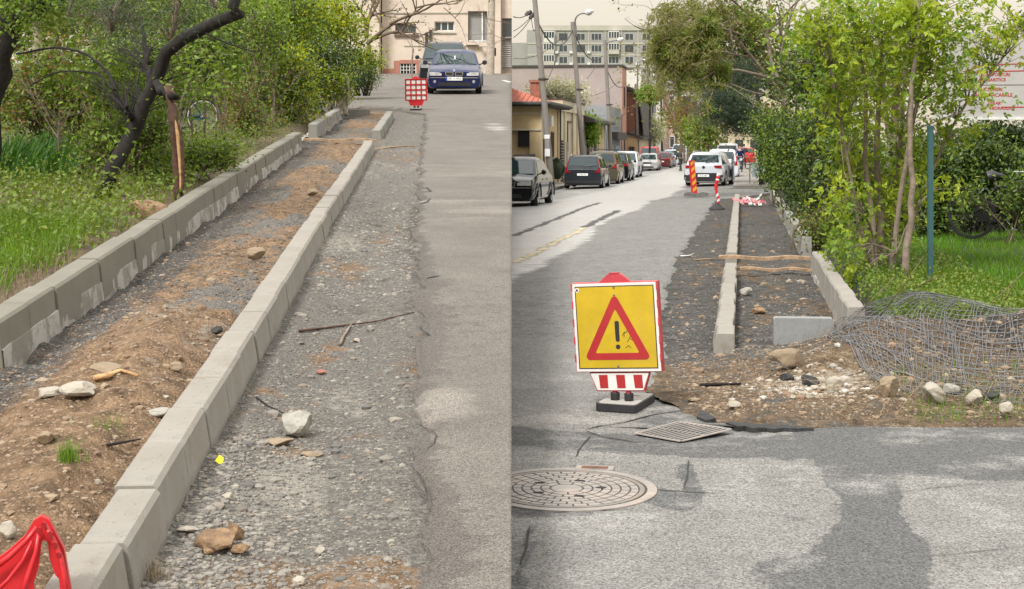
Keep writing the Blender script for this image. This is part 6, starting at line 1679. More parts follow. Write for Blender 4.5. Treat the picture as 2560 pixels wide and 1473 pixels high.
# 1 ochre house with red tiled hip roof; its front wall faces the camera
H1 = street_house('ochre_house', 'ochre yellow house with a red tiled roof and brick chimney, nearest on the street', 73.0)
zg = -float(zr(73, FAC)) * 0
m_ = MB(); m_.bbox(-9.0, -.02, .25, 7.6, -.9, 3.6); m_.build('wall', M['st_yellow'], H1)
m_ = MB(); m_.bbox(-9.0, .0, 0.0, .248, 2.35, 3.6); m_.bbox(-.55, .0, 0.0, .248, -.5, 2.349); m_.build('front_wall', M['st_yellow'], H1)
part('moulding', 'st_buff', H1, [(-9, .05, -.06, -.002, 3.15, 3.24), (-9, .05, -.06, -.002, 2.32, 2.42)])
part('recess', 'darkgap', H1, [(-1.15, -.56, .05, .24, 1.5, 2.34)])
part('pilaster', 'st_cream', H1, [(.002, .06, .0, .5, -.5, 3.9), (.002, .06, 7.0, 7.6, -.5, 3.9)])
m_ = MB()
ez, rz_ = 3.70, 4.80
e = .55
m_.add([(-9.5, -e, ez), (e, -e, ez), (e, 7.6 + e, ez), (-9.5, 7.6 + e, ez), (-2.6, 3.6, rz_), (-9.5, 3.6, rz_)], [(0, 1, 4, 5), (1, 2, 4), (2, 3, 5, 4)])
m_.add([(-9.5, -e, ez - .06), (e, -e, ez - .06), (e, 7.6 + e, ez - .06), (-9.5, 7.6 + e, ez - .06)], [(0, 1, 2, 3)])
rf = m_.build('roof', M['rooftile'], H1)
m_ = MB()
for i in range(34):
    x = -8.8 + i * .27; k = 1 if x < -2.6 else max(0, (e - x) / (e + 2.6))
    m_.tube([(x, -e, ez + .02), (x, -e + (3.6 + e) * k, ez + (rz_ - ez) * k + .02)], .045, 4, False)
m_.build('tile_rib', M['rooftile'], rf)
pipe('gutter', 'eave', H1, [(-9.5, -e - .06, ez - .02), (e + .06, -e - .06, ez - .02), (e + .06, 7.6 + e, ez - .02)], .10)
part('eave_soffit', 'eave', H1, [(-9.5, e, -e, 7.6 + e, ez - .16, ez - .061)])
ch = part('chimney', 'brick', H1, [(-.87, -.37, 2.4, 2.9, 4.0, 4.86)])
part('chimney_cap', 'brick', ch, [(-.93, -.31, 2.33, 2.97, 4.861, 5.0)])
for y, z0, z1 in ((2.2, 1.55, 2.5), (4.6, .9, 2.3)):
    window(H1, Matrix.Translation((.03, y, z0)) @ face_s(), .9, z1 - z0, 'winbrown', 2)
m_ = MB(); m_.bbox(.06, .38, 1.5, 2.3, 2.55, 3.1); m_.build('air_conditioner', M['acwhite'], H1)
part('house_door', 'winbrown', H1, [(.02, .06, .9, 1.4, -.3, 1.9)])
pipe('downpipe', 'gutter', H1, [(.1, 7.4, 3.9), (.1, 7.4, 0)], .05)
rock('shrub_ball', 'dark clipped bush against the wall of the ochre house', 'shrub', rpt(76.5, -9.75, .95), (.42, .5, .62), M['needle'], 91, 0, None, 1.0)

# fence before it
fr = thing('garden_wall', 'pinkish grey panelled garden wall in front of the ochre house', 'garden wall', rmat(65.4, FAC, 0))
for i in range(5):
    part('panel', 'oldconc', fr, [(-.08, .0, .05 + i * 1.1, 1.05 + i * 1.1, -.95, 1.55)])
    part('post', 'st_grey', fr, [(-.12, .04, 1.052 + i * 1.1, 1.148 + i * 1.1, -.95, 1.66)])
m_ = MB()
for i in range(16): m_.tube([(-.16, i * .35, 1.68), (.09, i * .35, 1.68)], .09, 6)
m_.build('coping_tiles', M['eave'], fr)
part('garden_gate_pier', 'st_salmon', thing('gate_pier', 'salmon pink rendered gate pier beside the black sedan', 'gate pier', rmat(62.6, FAC, 0)), [(-.4, .05, 0, 1.1, -.95, 1.75), (-.1, .12, 1.1, 1.25, -.95, 1.5)])

# 2 buff house with pilasters
H2 = street_house('buff_house', 'buff flat topped house with pilasters between two concrete poles', 81.3)
m_ = MB(); m_.bbox(-8, 0, 0, 11.2, -.95, 3.5); m_.bbox(-8, .12, -.1, 11.3, 3.5, 4.15); m_.build('wall', M['st_buff'], H2)
part('parapet_cap', 'eave', H2, [(-8.1, .2, -.15, 11.4, 4.152, 4.22)])
part('pilaster', 'st_cream', H2, [(.002, .10, y, y + .35, -.95, 3.5) for y in (1.2, 5.2, 7.7, 10.4)])
part('niche_panel', 'st_yellow', H2, [(.002, .03, 5.9, 6.6, -.3, 1.7), (.002, .03, 8.5, 9.3, -.3, 1.7)])
part('house_door', 'st_grey', H2, [(.002, .05, 2.0, 2.9, -.5, 1.75)])
part('door_surround', 'winbrown', H2, [(.002, .07, 2.9, 3.0, 1.2, 2.9), (.002, .07, 2.9, 4.8, 2.9, 3.0)])
ms = MB()
for i in range(15):
    for j in range(3): ms.bbox(.004, .06, .05 + j * .32 + (.16 if i % 2 else 0), .30 + j * .32 + (.16 if i % 2 else 0), -.5 + i * .16, -.40 + i * .16)
ms.build('chequered_blocks', M['ink'], H2)

# 3 grey house with dark canopy
H3 = street_house('grey_house', 'low grey rendered house with a dark projecting canopy', 93.5)
m_ = MB(); m_.bbox(-7.5, 0, 0, 15.5, -.95, 3.2); m_.build('wall', M['st_grey'], H3)
part('cream_bay', 'st_yellow', H3, [(.002, .08, 9.0, 12.5, -.95, 3.0)])
m_ = MB(); m_.add([(.75, -.5, 3.25), (.75, 14.5, 3.25), (-3, 14.5, 4.5), (-3, -.5, 4.5), (.75, -.5, 3.05), (.75, 14.5, 3.05), (-3, -.5, 3.05), (-3, 14.5, 3.05)], [(0, 1, 2, 3), (0, 4, 5, 1), (0, 3, 6, 4), (1, 5, 7, 2), (4, 6, 7, 5)])
m_.build('canopy', M['eave'], H3)
m_ = MB(); m_.add([(-3, -.3, 4.51), (-3, 14, 4.51), (-7.5, 7, 5.0), (-7.5, -.3, 4.6)], [(0, 1, 2, 3)]); m_.build('roof', M['rooftile'], H3)
part('gate', 'darkred', H3, [(.004, .06, 2.5, 4.2, -.5, 1.6)])
window(H3, Matrix.Translation((.05, 6.6, .9)) @ face_s(), 1.1, 1.5, 'winbrown', 2)
H3b = street_house('workshop', 'grey panelled workshop with a pale blue gate under a dark signboard', 109.3)
m_ = MB(); m_.bbox(-5, 0, 0, 12.9, -.95, 4.6); m_.build('wall', M['st_lilac'], H3b)
part('panel_joint', 'st_grey', H3b, [(.002, .02, .2, 12.7, z, z + .05) for z in (1.4, 2.2, 3.0, 3.8)] + [(-5, -.1, -.02, -.002, z, z + .05) for z in (1.4, 2.2, 3.0, 3.8)])
part('signboard', 'eave', H3b, [(.003, .6, 3.0, 11.5, 2.0, 2.6)])
part('blue_gate', 'bluepaint', H3b, [(.003, .08, 6.5, 11.0, -.5, 1.5)])
part('dark_opening', 'darkgap', H3b, [(.003, .03, 1.0, 4.5, -.3, 1.95)])

# 4 mauve pink blank-walled building
H4 = street_house('pink_building', 'tall mauve pink building with a blank side wall and flat black edged roof', 122.4, 'building')
m_ = MB(); m_.bbox(-11.2, 0, 0, 4.6, -.95, 8.25); m_.build('wall', M['st_pink'], H4)
part('street_wall', 'st_salmon', H4, [(.002, .06, 0, 4.6, -.95, 8.2)])
part('roof_edge', 'eave', H4, [(-11.3, .15, -.12, 4.7, 8.252, 8.42)])
for y in (1.6,):
    for z in (.8, 4.9): window(H4, Matrix.Translation((.08, y + .5, z)) @ face_s(), 1.1, 1.7, 'winbrown', 2)
pipe('wall_joint', 'st_grey', H4, [(-6.9, -.02, 5.2), (-6.9, -.02, 8.2)], .05)
part('rear_roof', 'roofgrey', H4, [(-13, -4.5, 10, 17, 8.5, 8.9)])

# 5 brick gable house
H5 = street_house('brick_house', 'house with a bare brick gable wall and dark curved roof edge', 128.0)
H5.matrix_world = rmat(128.0, FAC + 1.05, 0.62)
m_ = MB(); m_.bbox(-7, 0, .3, 14, -.95, 6.3); m_.build('wall', M['st_cream'], H5)
g_ = MB(); g_.bbox(-7, -.02, .05, .299, 2.6, 6.3); gw = g_.build('gable_wall', M['mortar'], H5)
bm_ = MB(); bm_.bbox(-.1, .1, 0, .04, -.03, .03); bme = bm_.mesh('brick', M['brick'])
rs = random.Random(3); nb = 0
for j in range(22):
    for i in range(9):
        if nb >= 198: break
        nb += 1
        link('brick', bme, gw, Matrix.Translation((-.16 - i * .235 - (.11 if j % 2 else 0), .008 + rs.uniform(-.008, .008), 2.8 + j * .155)) @ Matrix.Diagonal((1.05, 1, 2.1, 1)))
m_ = MB()
prof = [(.5, 2.4), (.35, 4.0), (.1, 5.6), (-.4, 6.6), (-3.2, 7.3), (-7.2, 7.9)]
P = []
for y in (-.35, 14.3):
    for x, z in prof: P.append((x, y, z))
    for x, z in prof: P.append((x - .05, y, z - .32))
n = len(prof)
m_.add(P, [(i, i + 1, 2 * n + i + 1, 2 * n + i) for i in range(n - 1)] + [(i, n + i, n + i + 1, i + 1) for i in range(n - 1)] + [(n + i, 3 * n + i, 3 * n + i + 1, n + i + 1) for i in range(n - 1)])
m_.build('roof', M['eave'], H5)
H6 = street_house('yellow_cottage', 'low yellow cottage with a dark eave under the bare brick gable', 124.0 + 7.6)
H6.matrix_world = rmat(127.6, FAC + 1.0, 0.62)
m_ = MB(); m_.bbox(-.98, .0, -.42, .0, -.95, 2.2); m_.build('wall', M['st_yellow'], H6)
m_ = MB(); m_.add([(.5, -.6, 2.2), (.5, .04, 2.25), (-.95, .04, 2.75), (-.95, -.6, 2.75), (.5, -.6, 2.0), (-.95, -.6, 2.5), (.5, .04, 2.0)], [(0, 1, 2, 3), (0, 3, 5, 4), (0, 4, 6, 1)]); m_.build('roof', M['eave'], H6)
window(H6, Matrix.Translation((-.5, -.46, .3)), .5, 1.1, 'winbrown', 2)

# 6 grey modern house, 7 pink tall house, farther blocks
H7 = street_house('grey_modern_house', 'grey modern house with a white top storey and tall dark windows', 150.0)
m_ = MB(); m_.bbox(-8, 0, 0, 22, -.95, 7.2); m_.build('wall', M['st_lilac'], H7)
part('top_storey', 'st_white', H7, [(-8, -.3, .3, 21, 7.202, 9.4)])
for y in (2.5, 8, 14): window(H7, Matrix.Translation((.03, y + 1, 3.6)) @ face_s(), 1.9, 2.6, 'winbrown', 2)
for x in (-2.0, -4.6): window(H7, Matrix.Translation((x, -.04, 3.4)), 1.5, 2.7, 'winbrown', 3)
m_ = MB(); m_.add([(1.2, -.4, 2.5), (1.2, 9, 2.5), (-.05, 9, 3.3), (-.05, -.4, 3.3), (1.2, -.4, 2.42), (-.05, -.4, 2.9)], [(0, 1, 2, 3), (0, 3, 5, 4)]); m_.build('red_canopy', M['rooftile'], H7)
H8 = street_house('salmon_house', 'narrow salmon pink house far along the row', 178.0)
m_ = MB(); m_.bbox(-7, .4, 0, 18, -.95, 8.6); m_.build('wall', M['st_salmon'], H8)
part('corner_strip', 'st_white', H8, [(-.35, .45, -.05, -.002, -.95, 8.6)])
for y in (3, 8, 13):
    for z in (1.0, 4.6): window(H8, Matrix.Translation((.43, y, z)) @ face_s(), 1.3, 1.7, 'winframe', 2)
H9 = street_house('pink_block', 'faded pinkish block seen through thin trunks at the far end of the street', 205.0, 'building')
m_ = MB(); m_.bbox(-4, 3.5, 0, 14, -.95, 8.5); m_.build('wall', stucco('faded pink brick render', (0.42, 0.30, 0.26), .5, .8), H9)
for x in (-2.4, 0, 2.4):
    for z in (1.2, 4.2, 7.0): window(H9, Matrix.Translation((x, -.04, z)), 1.3, 1.6, 'winframe', 2)
H10 = thing('cream_block', 'cream block closing the far end of the street behind thin trunks', 'building', rmat(290, -1.5, 0))
m_ = MB(); m_.bbox(-10, 12, 0, 14, -1, 11); m_.build('wall', M['st_cream'], H10)
for x in range(-8, 12, 3):
    for z in (1.2, 4.4, 7.6): window(H10, Matrix.Translation((x, -.04, z)), 1.6, 1.7, 'winbrown', 2)

# ---------------- ten storey apartment block behind the roofs
DA = 340.0; KA = DA / 3600
AP = thing('apartment_block', 'long grey concrete apartment block with rows of windows above the roofs', 'building', Matrix.Translation(((1318 - 1280) * KA, DA, -1)))
ax = lambda px: (px - 1318) * KA
az = lambda py: HC + (362 - py) * KA + 1
m_ = MB(); m_.bbox(0, 46, 0, 14, 0, az(75)); m_.bbox(ax(1352), 46, .02, 13.9, az(75), az(67)); m_.build('wall', M['st_block'], AP)
part('lower_wing', 'st_block', AP, [(-14, -.02, 1.5, 14, 0, az(106))])
part('roof_rim', 'st_blockedge', AP, [(ax(1352) - .2, 46, -.25, -.01, az(67) - .9, az(67) + .3)])
rows = [az(y) for y in (92, 121, 150, 179, 208, 237, 266)]
part('storey_band', 'st_blockedge', AP, [(.0, 46, -.10, -.003, z - 1.75, z - 1.45) for z in rows])
cols_ = [1372, 1408, 1452, 1491, 1534, 1573, 1616, 1650, 1692]
rs = random.Random(5)
part('pilaster_strip', 'st_blockedge', AP, [(ax(x) - .12, ax(x) + .12, -.14, -.101, 0, az(75)) for x in (1352, 1388, 1432, 1472, 1513, 1553, 1595, 1634)])
for r_i, z in enumerate(rows):
    for c_i, x in enumerate(cols_):
        kind_ = rs.random()
        w_ = 2.5 if x in (1372, 1491, 1534) else 2.0
        if x in (1372, 1491, 1534) and kind_ < .75:          # glazed-in balcony standing proud
            bo = part('balcony', 'st_blockedge' if kind_ < .5 else 'st_white', AP, [(ax(x) - w_ / 2, ax(x) + w_ / 2, -1.0, -.15, z - 1.4, z - .35)])
            part('balcony_glazing', 'winframe', bo, [(ax(x) - w_ / 2 + q * w_ / 4 - .06, ax(x) - w_ / 2 + q * w_ / 4 + .06, -.98, -.9, z - .349, z + 1.05) for q in range(5)] + [(ax(x) - w_ / 2, ax(x) + w_ / 2, -1.0, -.15, z + 1.051, z + 1.25)])
            part('pane', 'glass' if kind_ < .4 else 'carglass', bo, [(ax(x) - w_ / 2 + .06, ax(x) + w_ / 2 - .06, -.88, -.82, z - .349, z + 1.05)])
        else:
            window(AP, Matrix.Translation((ax(x), -.02, z - .85)), w_, 1.65, 'winframe' if rs.random() < .8 else 'winbrown', 3 if w_ > 2.2 else 2, False, 'glass')
        if rs.random() < .45:
            part('air_conditioner', 'acwhite', AP, [(ax(x) + 1.45, ax(x) + 2.25, -.5, -.16, z - 1.25, z - .65)])
    for x in (-4.5, -9.5): window(AP, Matrix.Translation((x, 1.46, z - 3.2)), 1.7, 1.6, 'winframe', 2, False)

# ================================================================== POLES, LAMPS, WIRES
PG = 'concrete poles along the parked cars'
def lowpole(label, s_, t_, px_top, py_top, r0, r1, mat='polecon', name='utility_pole', cat='utility pole'):
    p0 = rpt(s_, t_, .1); p1 = ray(px_top, py_top, s_)
    return pole(label, p0, p1, r0, r1, mat, cat, PG, 10, name), p1
P1, T1 = lowpole('nearest leaning concrete pole, with paper notices taped to it', 70, D2(1381, 70), 1334, -30, .17, .12)
P2, T2 = lowpole('second leaning concrete pole, behind the dark grey estate', 86, D2(1462, 86), 1431, 55, .17, .12)
P3, T3 = lowpole('third concrete pole, in front of the blank pink wall', 104, D2(1530, 104), 1512, 100, .17, .12)
P4, T4 = lowpole('fourth concrete pole, by the bare brick gable', 128, D2(1596, 128), 1590, 210, .17, .13)
P5, T5 = lowpole('pale grey metal pole in front of the grey modern house', 144, D2(1625, 144), 1618, 130, .16, .11, 'wire')
P6, T6 = lowpole('dark thin pole at the corner of the grey modern house', 160, D2(1656, 160), 1652, 200, .14, .11, 'gutter')
inv = P1.matrix_world.inverted()
k = 70 / 3600
for (x0, x1, y0, y1) in ((1361, 1374, 337, 347), (1362, 1375, 372, 391)):
    m_ = MB(); a = inv @ ray((x0 + x1) / 2, (y0 + y1) / 2, 69.78); w_, h_ = (x1 - x0) * k / 2, (y1 - y0) * k / 2
    m_.bbox(a.x - w_, a.x + w_, a.y - .01, a.y, a.z - h_, a.z + h_); m_.build('paper_notice', M['plate'], P1)
m_ = MB(); a = inv @ ray(1368, 360, 69.79); m_.bbox(a.x - .11, a.x + .11, a.y - .012, a.y, a.z - .22, a.z + .22); m_.build('notice_board', M['shutter'], P1)
for pp, pys in ((P1, (198,)), (P2, (224,)), (P3, (262,))):
    inv2 = pp.matrix_world.inverted(); s_ = pp.matrix_world.translation.y
    for py in pys:
        f = (py - 8) / 450; 
        base_px = {P1: (1334, -30, 1381, 457), P2: (1431, 55, 1462, 400), P3: (1512, 100, 1530, 395)}[pp]
        q = (py - base_px[1]) / (base_px[3] - base_px[1]); px = base_px[0] + (base_px[2] - base_px[0]) * q
        m_ = MB(); c0 = inv2 @ ray(px, py, s_); m_.tube([c0 + Vector((-.2, -.0, 0)), c0 + Vector((.3, 0, 0))], .05, 6); m_.lathe([(.17, -.06), (.18, 0), (.17, .06)], Matrix.Translation(c0), 12); m_.build('clamp', M['gutter'], pp)
m_ = MB()
for (px, py) in ((1318, 34), (1324, 32), (1330, 38), (1328, 42)):
    c0 = inv @ ray(px, py, 70); m_.lathe([(.02, -.14), (.09, -.10), (.09, .10), (.03, .14)], Matrix.Translation(c0) @ Matrix.Rotation(.7, 4, 'Y'), 8)
m_.tube([inv @ ray(1316, 32, 70), inv @ ray(1338, 44, 70)], .05, 6)
m_.build('insulator', M['gutter'], P1)

def lamp(label, pts, r, head, s_):
    root = thing('street_lamp', label, 'street lamp', Matrix.Translation(ray(pts[0][0], pts[0][1], s_)))
    inv = root.matrix_world.inverted()
    P = [ray(x, y, s_) for x, y in pts]; P = [catmull(P, i / 14) for i in range(15)]
    m_ = MB(); m_.tube([inv @ p for p in P], r, 8); m_.build('arm', M['wire'], root, None, 50)
    a, b_ = inv @ ray(*head[0], s_), inv @ ray(*head[1], s_)
    m_ = MB(); m_.tube([a, a.lerp(b_, .35), b_], [.10, .20, .09], 10); m_.build('lamp_head', M['acwhite'], root, None, 50)
    m_ = MB(); m_.tube([a.lerp(b_, .3) - Vector((0, .0, .16)), a.lerp(b_, .8) - Vector((0, 0, .13))], [.08, .07], 8); m_.build('lamp_glass', M['lampglass'], root)
    return root
lamp('street lamp on a curved arm at the top of the second pole', [(1441, 130), (1440, 75), (1438, 50), (1448, 36), (1464, 33)], .05, ((1462, 33), (1484, 27)), 88)
lamp('street lamp on the third pole', [(1514, 125), (1520, 106), (1535, 102), (1545, 101)], .05, ((1544, 102), (1558, 97)), 104)
lamp('street lamp over the brick gable, arm curving up from its pole', [(1594, 250), (1594, 170), (1596, 155), (1610, 150)], .06, ((1609, 151), (1624, 146)), 128)

def wire(label, a, b_, sag, r=.02, group='overhead cables', n=16):
    m_ = MB(); a, b_ = Vector(a), Vector(b_)
    m_.tube([a.lerp(b_, i / n) - Vector((0, 0, sag * 4 * (i / n) * (1 - i / n))) for i in range(n + 1)], r, 4)
    return tag(m_.build('overhead_cable', M['cable'], smooth=True), label, 'cable', group)
wire('thick black cable sagging from the nearest pole to the second one', ray(1346, 58, 70), ray(1432, 76, 86), 1.0, .035)
wire('thick black cable sagging from the second pole to the third one', ray(1434, 76, 86), ray(1505, 140, 104), .9, .035)
wire('thick black cable sagging from the third pole towards the brick gable', ray(1516, 170, 104), ray(1562, 212, 126), .7, .035)
wire('slack loop of cable hanging at the nearest pole', ray(1328, 40, 70), ray(1340, 62, 70.5), .5, .02)
wire('cable coming in over the ramp to the insulators', ray(1284, 42, 60), ray(1320, 35, 70), .1, .025)
wire('upper house cable slanting down from the insulators', ray(1324, 46, 70), ray(1284, 78, 66), .05, .018)
wire('lower house cable slanting down from the insulators', ray(1326, 48, 70), ray(1284, 94, 66), .08, .018)
wire('service cable from the second pole down over the blossom to the ochre house', ray(1412, 84, 86), ray(1365, 208, 80), .2, .018)
wire('long service cable crossing before the pale apartment block', ray(1415, 80, 86), ray(1284, 146, 75), .5, .018)
wire('thin cable from the third pole down to the buff house', ray(1490, 165, 100), ray(1450, 212, 92), .15, .018)
wire('thin cable across the blank pink wall', ray(1546, 205, 122), ray(1476, 240, 100), .2, .018)
wire('long thin cable crossing under the overhanging branches', ray(1562, 46, 100), ray(1660, 74, 60), .3, .02)
wire('dark twisted cable running out along the overhanging branches', ray(1585, 64, 90), ray(1700, 74, 55), .25, .03)
# ================================================================== PLANTS
def frames(n, out, r, up=0.6, spread=0.9):
    """n leaf frames: direction along the leaf and its normal"""
    d = out * 0.5 + r.normal(size=(n, 3)) * spread + np.array([0, 0, 0.1])
    d /= np.linalg.norm(d, axis=1, keepdims=True)
    nn = r.normal(size=(n, 3)) * 0.55 + np.array([0, 0, up]) + out * 0.35
    nn -= d * (nn * d).sum(1, keepdims=True); nn /= np.linalg.norm(nn, axis=1, keepdims=True) + 1e-9
    return d, nn
def leaves_arrays(P, out, L, kind, r, up=0.6):
    """mesh arrays for leaves growing at points P"""
    n = len(P); L = L * r.uniform(.5, 1.35, n)
    d, nn = frames(n, out, r, up); b = np.cross(d, nn)
    L_ = L[:, None]
    if kind == 'oval':            # two quads folded along the midrib
        w = L_ * 0.27
        v = [P, P + d * L_ * .38 + b * w + nn * L_ * .06, P + d * L_ * .75 + b * w * .75 + nn * L_ * .05, P + d * L_, P + d * L_ * .75 - b * w * .75 + nn * L_ * .05, P + d * L_ * .38 - b * w + nn * L_ * .06]
        F_ = np.array([(0, 1, 2, 3), (0, 3, 4, 5)]); k = 6
    elif kind == 'diamond':
        w = L_ * 0.30
        v = [P, P + d * L_ * .45 + b * w + nn * L_ * .07, P + d * L_, P + d * L_ * .45 - b * w + nn * L_ * .07]
        F_ = np.array([(0, 1, 2, 3)]); k = 4
    elif kind == 'lance':
        w = L_ * 0.11
        v = [P, P + d * L_ * .45 + b * w, P + d * L_ - nn * L_ * .15, P + d * L_ * .45 - b * w]
        F_ = np.array([(0, 1, 2, 3)]); k = 4
    elif kind == 'needle':
        w = L_ * 0.035
        v = [P - b * w, P + b * w, P + d * L_]
        F_ = np.array([(0, 1, 2)]); k = 3
    elif kind == 'maple':         # compound leaf: three to five toothed leaflets drooping from a stalk
        v = []; F_ = []; k = 0
        for ang, s0, sc in ((0, .42, 1.0), (.95, .36, .8), (-.95, .36, .8)):
            dd = d * math.cos(ang) + b * math.sin(ang); bb_ = np.cross(dd, nn)
            o = P + d * L_ * s0 * (0.9 if ang == 0 else .55); l = L_ * .62 * sc; w = l * .30; dr = -nn * l * .18
            v += [o, o + dd * l * .35 + bb_ * w + nn * l * .05, o + dd * l * .66 + bb_ * w * .55, o + dd * l + dr, o + dd * l * .6 - bb_ * w * .65, o + dd * l * .33 - bb_ * w * .95 + nn * l * .05]
            F_ += [(k, k + 1, k + 2, k + 3), (k, k + 3, k + 4, k + 5)]; k += 6
        F_ = np.array(F_)
    V = np.stack(v, 1).reshape(-1, 3)
    Fq = (F_[None] + (np.arange(n) * k)[:, None, None]).reshape(-1, F_.shape[1])
    return V, Fq
def ell(px, py, d, rx, ry, rd=None):
    """foliage mass: centre and radii in metres"""
    k = d / 3600.0
    return np.array(ray(px, py, d)), np.array([rx * k, rd if rd is not None else min(rx, ry) * k * .9, ry * k])
def plant(name, label, cat, base, stems, blobs, nclump, per, leaf, kind, mat, bark='bark_brown', seed=0, group=None, clump=0.16, up=0.6, twig=0.006, shell=2.4, extra=None, twigs=True, leafname='foliage'):
    """stems: paths (points, radius foot, radius tip); blobs: foliage masses; clumps of leaves hang on twigs inside them"""
    r = np.random.default_rng(seed)
    base = Vector(base)
    root = thing(name, label, cat, Matrix.Translation(base), group)
    sm = MB(); SP = []
    for pts, r0, r1 in stems:
        pts = [Vector(p) for p in pts]
        k = 12; C_ = [catmull(pts, i / k) for i in range(k + 1)]
        C_ = [c + Vector(r.normal(size=3)) * min(r0 * .25, .02) if 0 < i < k else c for i, c in enumerate(C_)]
        sm.tube([c - base for c in C_], [r0 + (r1 - r0) * i / k for i in range(k + 1)], 8)
        SP += [(c, r0 + (r1 - r0) * i / k) for i, c in enumerate(C_) if i > 2 and (r0 > .02 or name != 'leaning_tree')]
    if stems: sm.build('trunk' if cat == 'tree' else 'stem', M[bark], root, None, True)
    vol = np.array([b[1].prod() for b in blobs]) ** .8; pr = vol / vol.sum()
    which = r.choice(len(blobs), nclump, p=pr)
    C = np.array([blobs[i][0] for i in which]); R = np.array([blobs[i][1] for i in which])
    u = r.normal(size=(nclump, 3)); u /= np.linalg.norm(u, axis=1, keepdims=True)
    rad = r.random(nclump) ** (1 / shell)
    ctr = C + u * rad[:, None] * R
    if SP and twigs:
        tm = MB(); spa = np.array([s_[0][:] for s_ in SP])
        for i in range(nclump):
            dd = spa - ctr[i]; cost = np.linalg.norm(dd, axis=1) + np.maximum(dd[:, 2], -.2) * .8 + r.random(len(spa)) * .25
            j = int(cost.argmin()); a = SP[j][0]; b_ = Vector(ctr[i]); L = (b_ - a).length
            m1 = a.lerp(b_, .5) + Vector((0, 0, .10 * L)) + Vector(r.normal(size=3)) * .05 * L
            tm.tube([a - base, m1 - base, b_ - base], [min(SP[j][1] * .6, twig * (1 + L * .7)), twig * .8, twig * .35], 3, False)
        tm.build('twigs', M[bark], root, None, True)
    pts = np.repeat(ctr, per, 0) + r.normal(size=(nclump * per, 3)) * clump * np.array([1, 1, .8])
    out = np.repeat(u, per, 0) * .6 + (pts - np.repeat(ctr, per, 0)) / (clump * 2)
    if extra is not None: out = out + np.array(extra)
    mats = mat if isinstance(mat, (list, tuple)) else [mat]
    grp = r.random(nclump); grp = np.repeat((grp * len(mats)).astype(int), per)
    for q, mm in enumerate(mats):
        sel = grp == q
        if sel.sum() == 0: continue
        V, Fq = leaves_arrays(pts[sel], out[sel], leaf, kind, r, up)
        np_mesh(leafname, V - np.array(base), Fq, M[mm], root)
    return root
def gup(px, py, d):     # a foot point on the garden ground of the upper street under a sighted direction
    s_ = d; t_ = (px - 1075.0) * d / 3600.0
    return lpt(s_, t_, float(hG(s_, t_)) - .03)
def glow(px, d):
    s_ = d; t_ = (px - 1854.0) * d / 3600.0
    return rpt(s_, t_, float(hR(s_, t_)) - .03)
def stem(px0, d0, pts, r0, r1, low=False):
    p = [glow(px0, d0) if low else gup(px0, 0, d0)] + [ray(*q) for q in pts]
    return (p, r0, r1)
def bush(label, name, px, d, blobs, n, per, leaf, kind, mat, seed, low=False, stems=3, r0=.02, bark='bark_brown', group=None, **kw):
    rs_ = random.Random(seed); base = glow(px, d) if low else gup(px, 0, d)
    st = []
    for i in range(stems):
        b_ = blobs[rs_.randrange(len(blobs))]
        tip = Vector(b_[0]) + Vector((rs_.uniform(-.7, .7) * b_[1][0], rs_.uniform(-.5, .5) * b_[1][1], rs_.uniform(.2, .9) * b_[1][2]))
        f = base + Vector((rs_.uniform(-.25, .25), rs_.uniform(-.15, .15), 0))
        mid = f.lerp(tip, .5) + Vector((rs_.uniform(-.15, .15), rs_.uniform(-.1, .1), .1))
        st.append(([f, mid, tip], r0 * rs_.uniform(.7, 1.2), r0 * .3))
    return plant(name, label, kw.pop('cat', 'shrub'), base, st, blobs, n, per, leaf, kind, mat, bark, seed, group, **kw)

# ---------------- upper street: dark leaning tree, big trunk, split trunk
root_p = gup(252, 0, 13.4)
T_ = plant('leaning_tree', 'gnarled dark tree leaning across the garden with a bent top branch', 'tree', root_p,
    [([root_p, ray(285, 430, 13.4), ray(305, 385, 13.5), ray(318, 335, 13.5), ray(345, 300, 13.5), ray(366, 245, 13.5), ray(402, 200, 13.5), ray(424, 140, 13.4), ray(458, 100, 13.3), ray(490, 78, 13.2), ray(545, 54, 13.1), ray(580, 48, 13.0), ray(594, 30, 13.0), ray(592, 10, 13.0), ray(602, -40, 13.0)], .078, .05),
     ([ray(380, 225, 13.5), ray(368, 175, 13.6), ray(362, 110, 13.7), ray(352, 40, 13.8)], .035, .015),
     ([ray(388, 205, 13.5), ray(415, 232, 13.2), ray(440, 245, 13.0)], .045, .03),
     ([ray(335, 300, 13.5), ray(322, 285, 13.4), ray(318, 262, 13.3)], .03, .015),
     ([ray(290, 225, 13.6), ray(255, 165, 13.8), ray(170, 120, 14.0), ray(40, 135, 14.2)], .016, .010),
     ([ray(285, 225, 13.6), ray(240, 185, 13.8), ray(150, 180, 14.0), ray(75, 215, 14.1)], .013, .007),
     ([ray(500, 75, 13.2), ray(560, 105, 13.0), ray(640, 130, 12.8)], .012, .005)],
    [ell(300, 215, 14.4, 110, 100, .5), ell(470, 170, 14.3, 110, 90, .5), ell(250, 160, 14.4, 150, 80, .5), ell(420, 225, 13.0, 40, 25, .15), ell(300, 345, 12.9, 60, 40, .15), ell(280, 420, 12.9, 40, 25, .12)], 190, 16, .05, 'oval', ['leaf_bright', 'leaf_mid'], 'bark_dark', 101, None, .10, .6, .0035)
root_p = gup(-45, 0, 15.0)
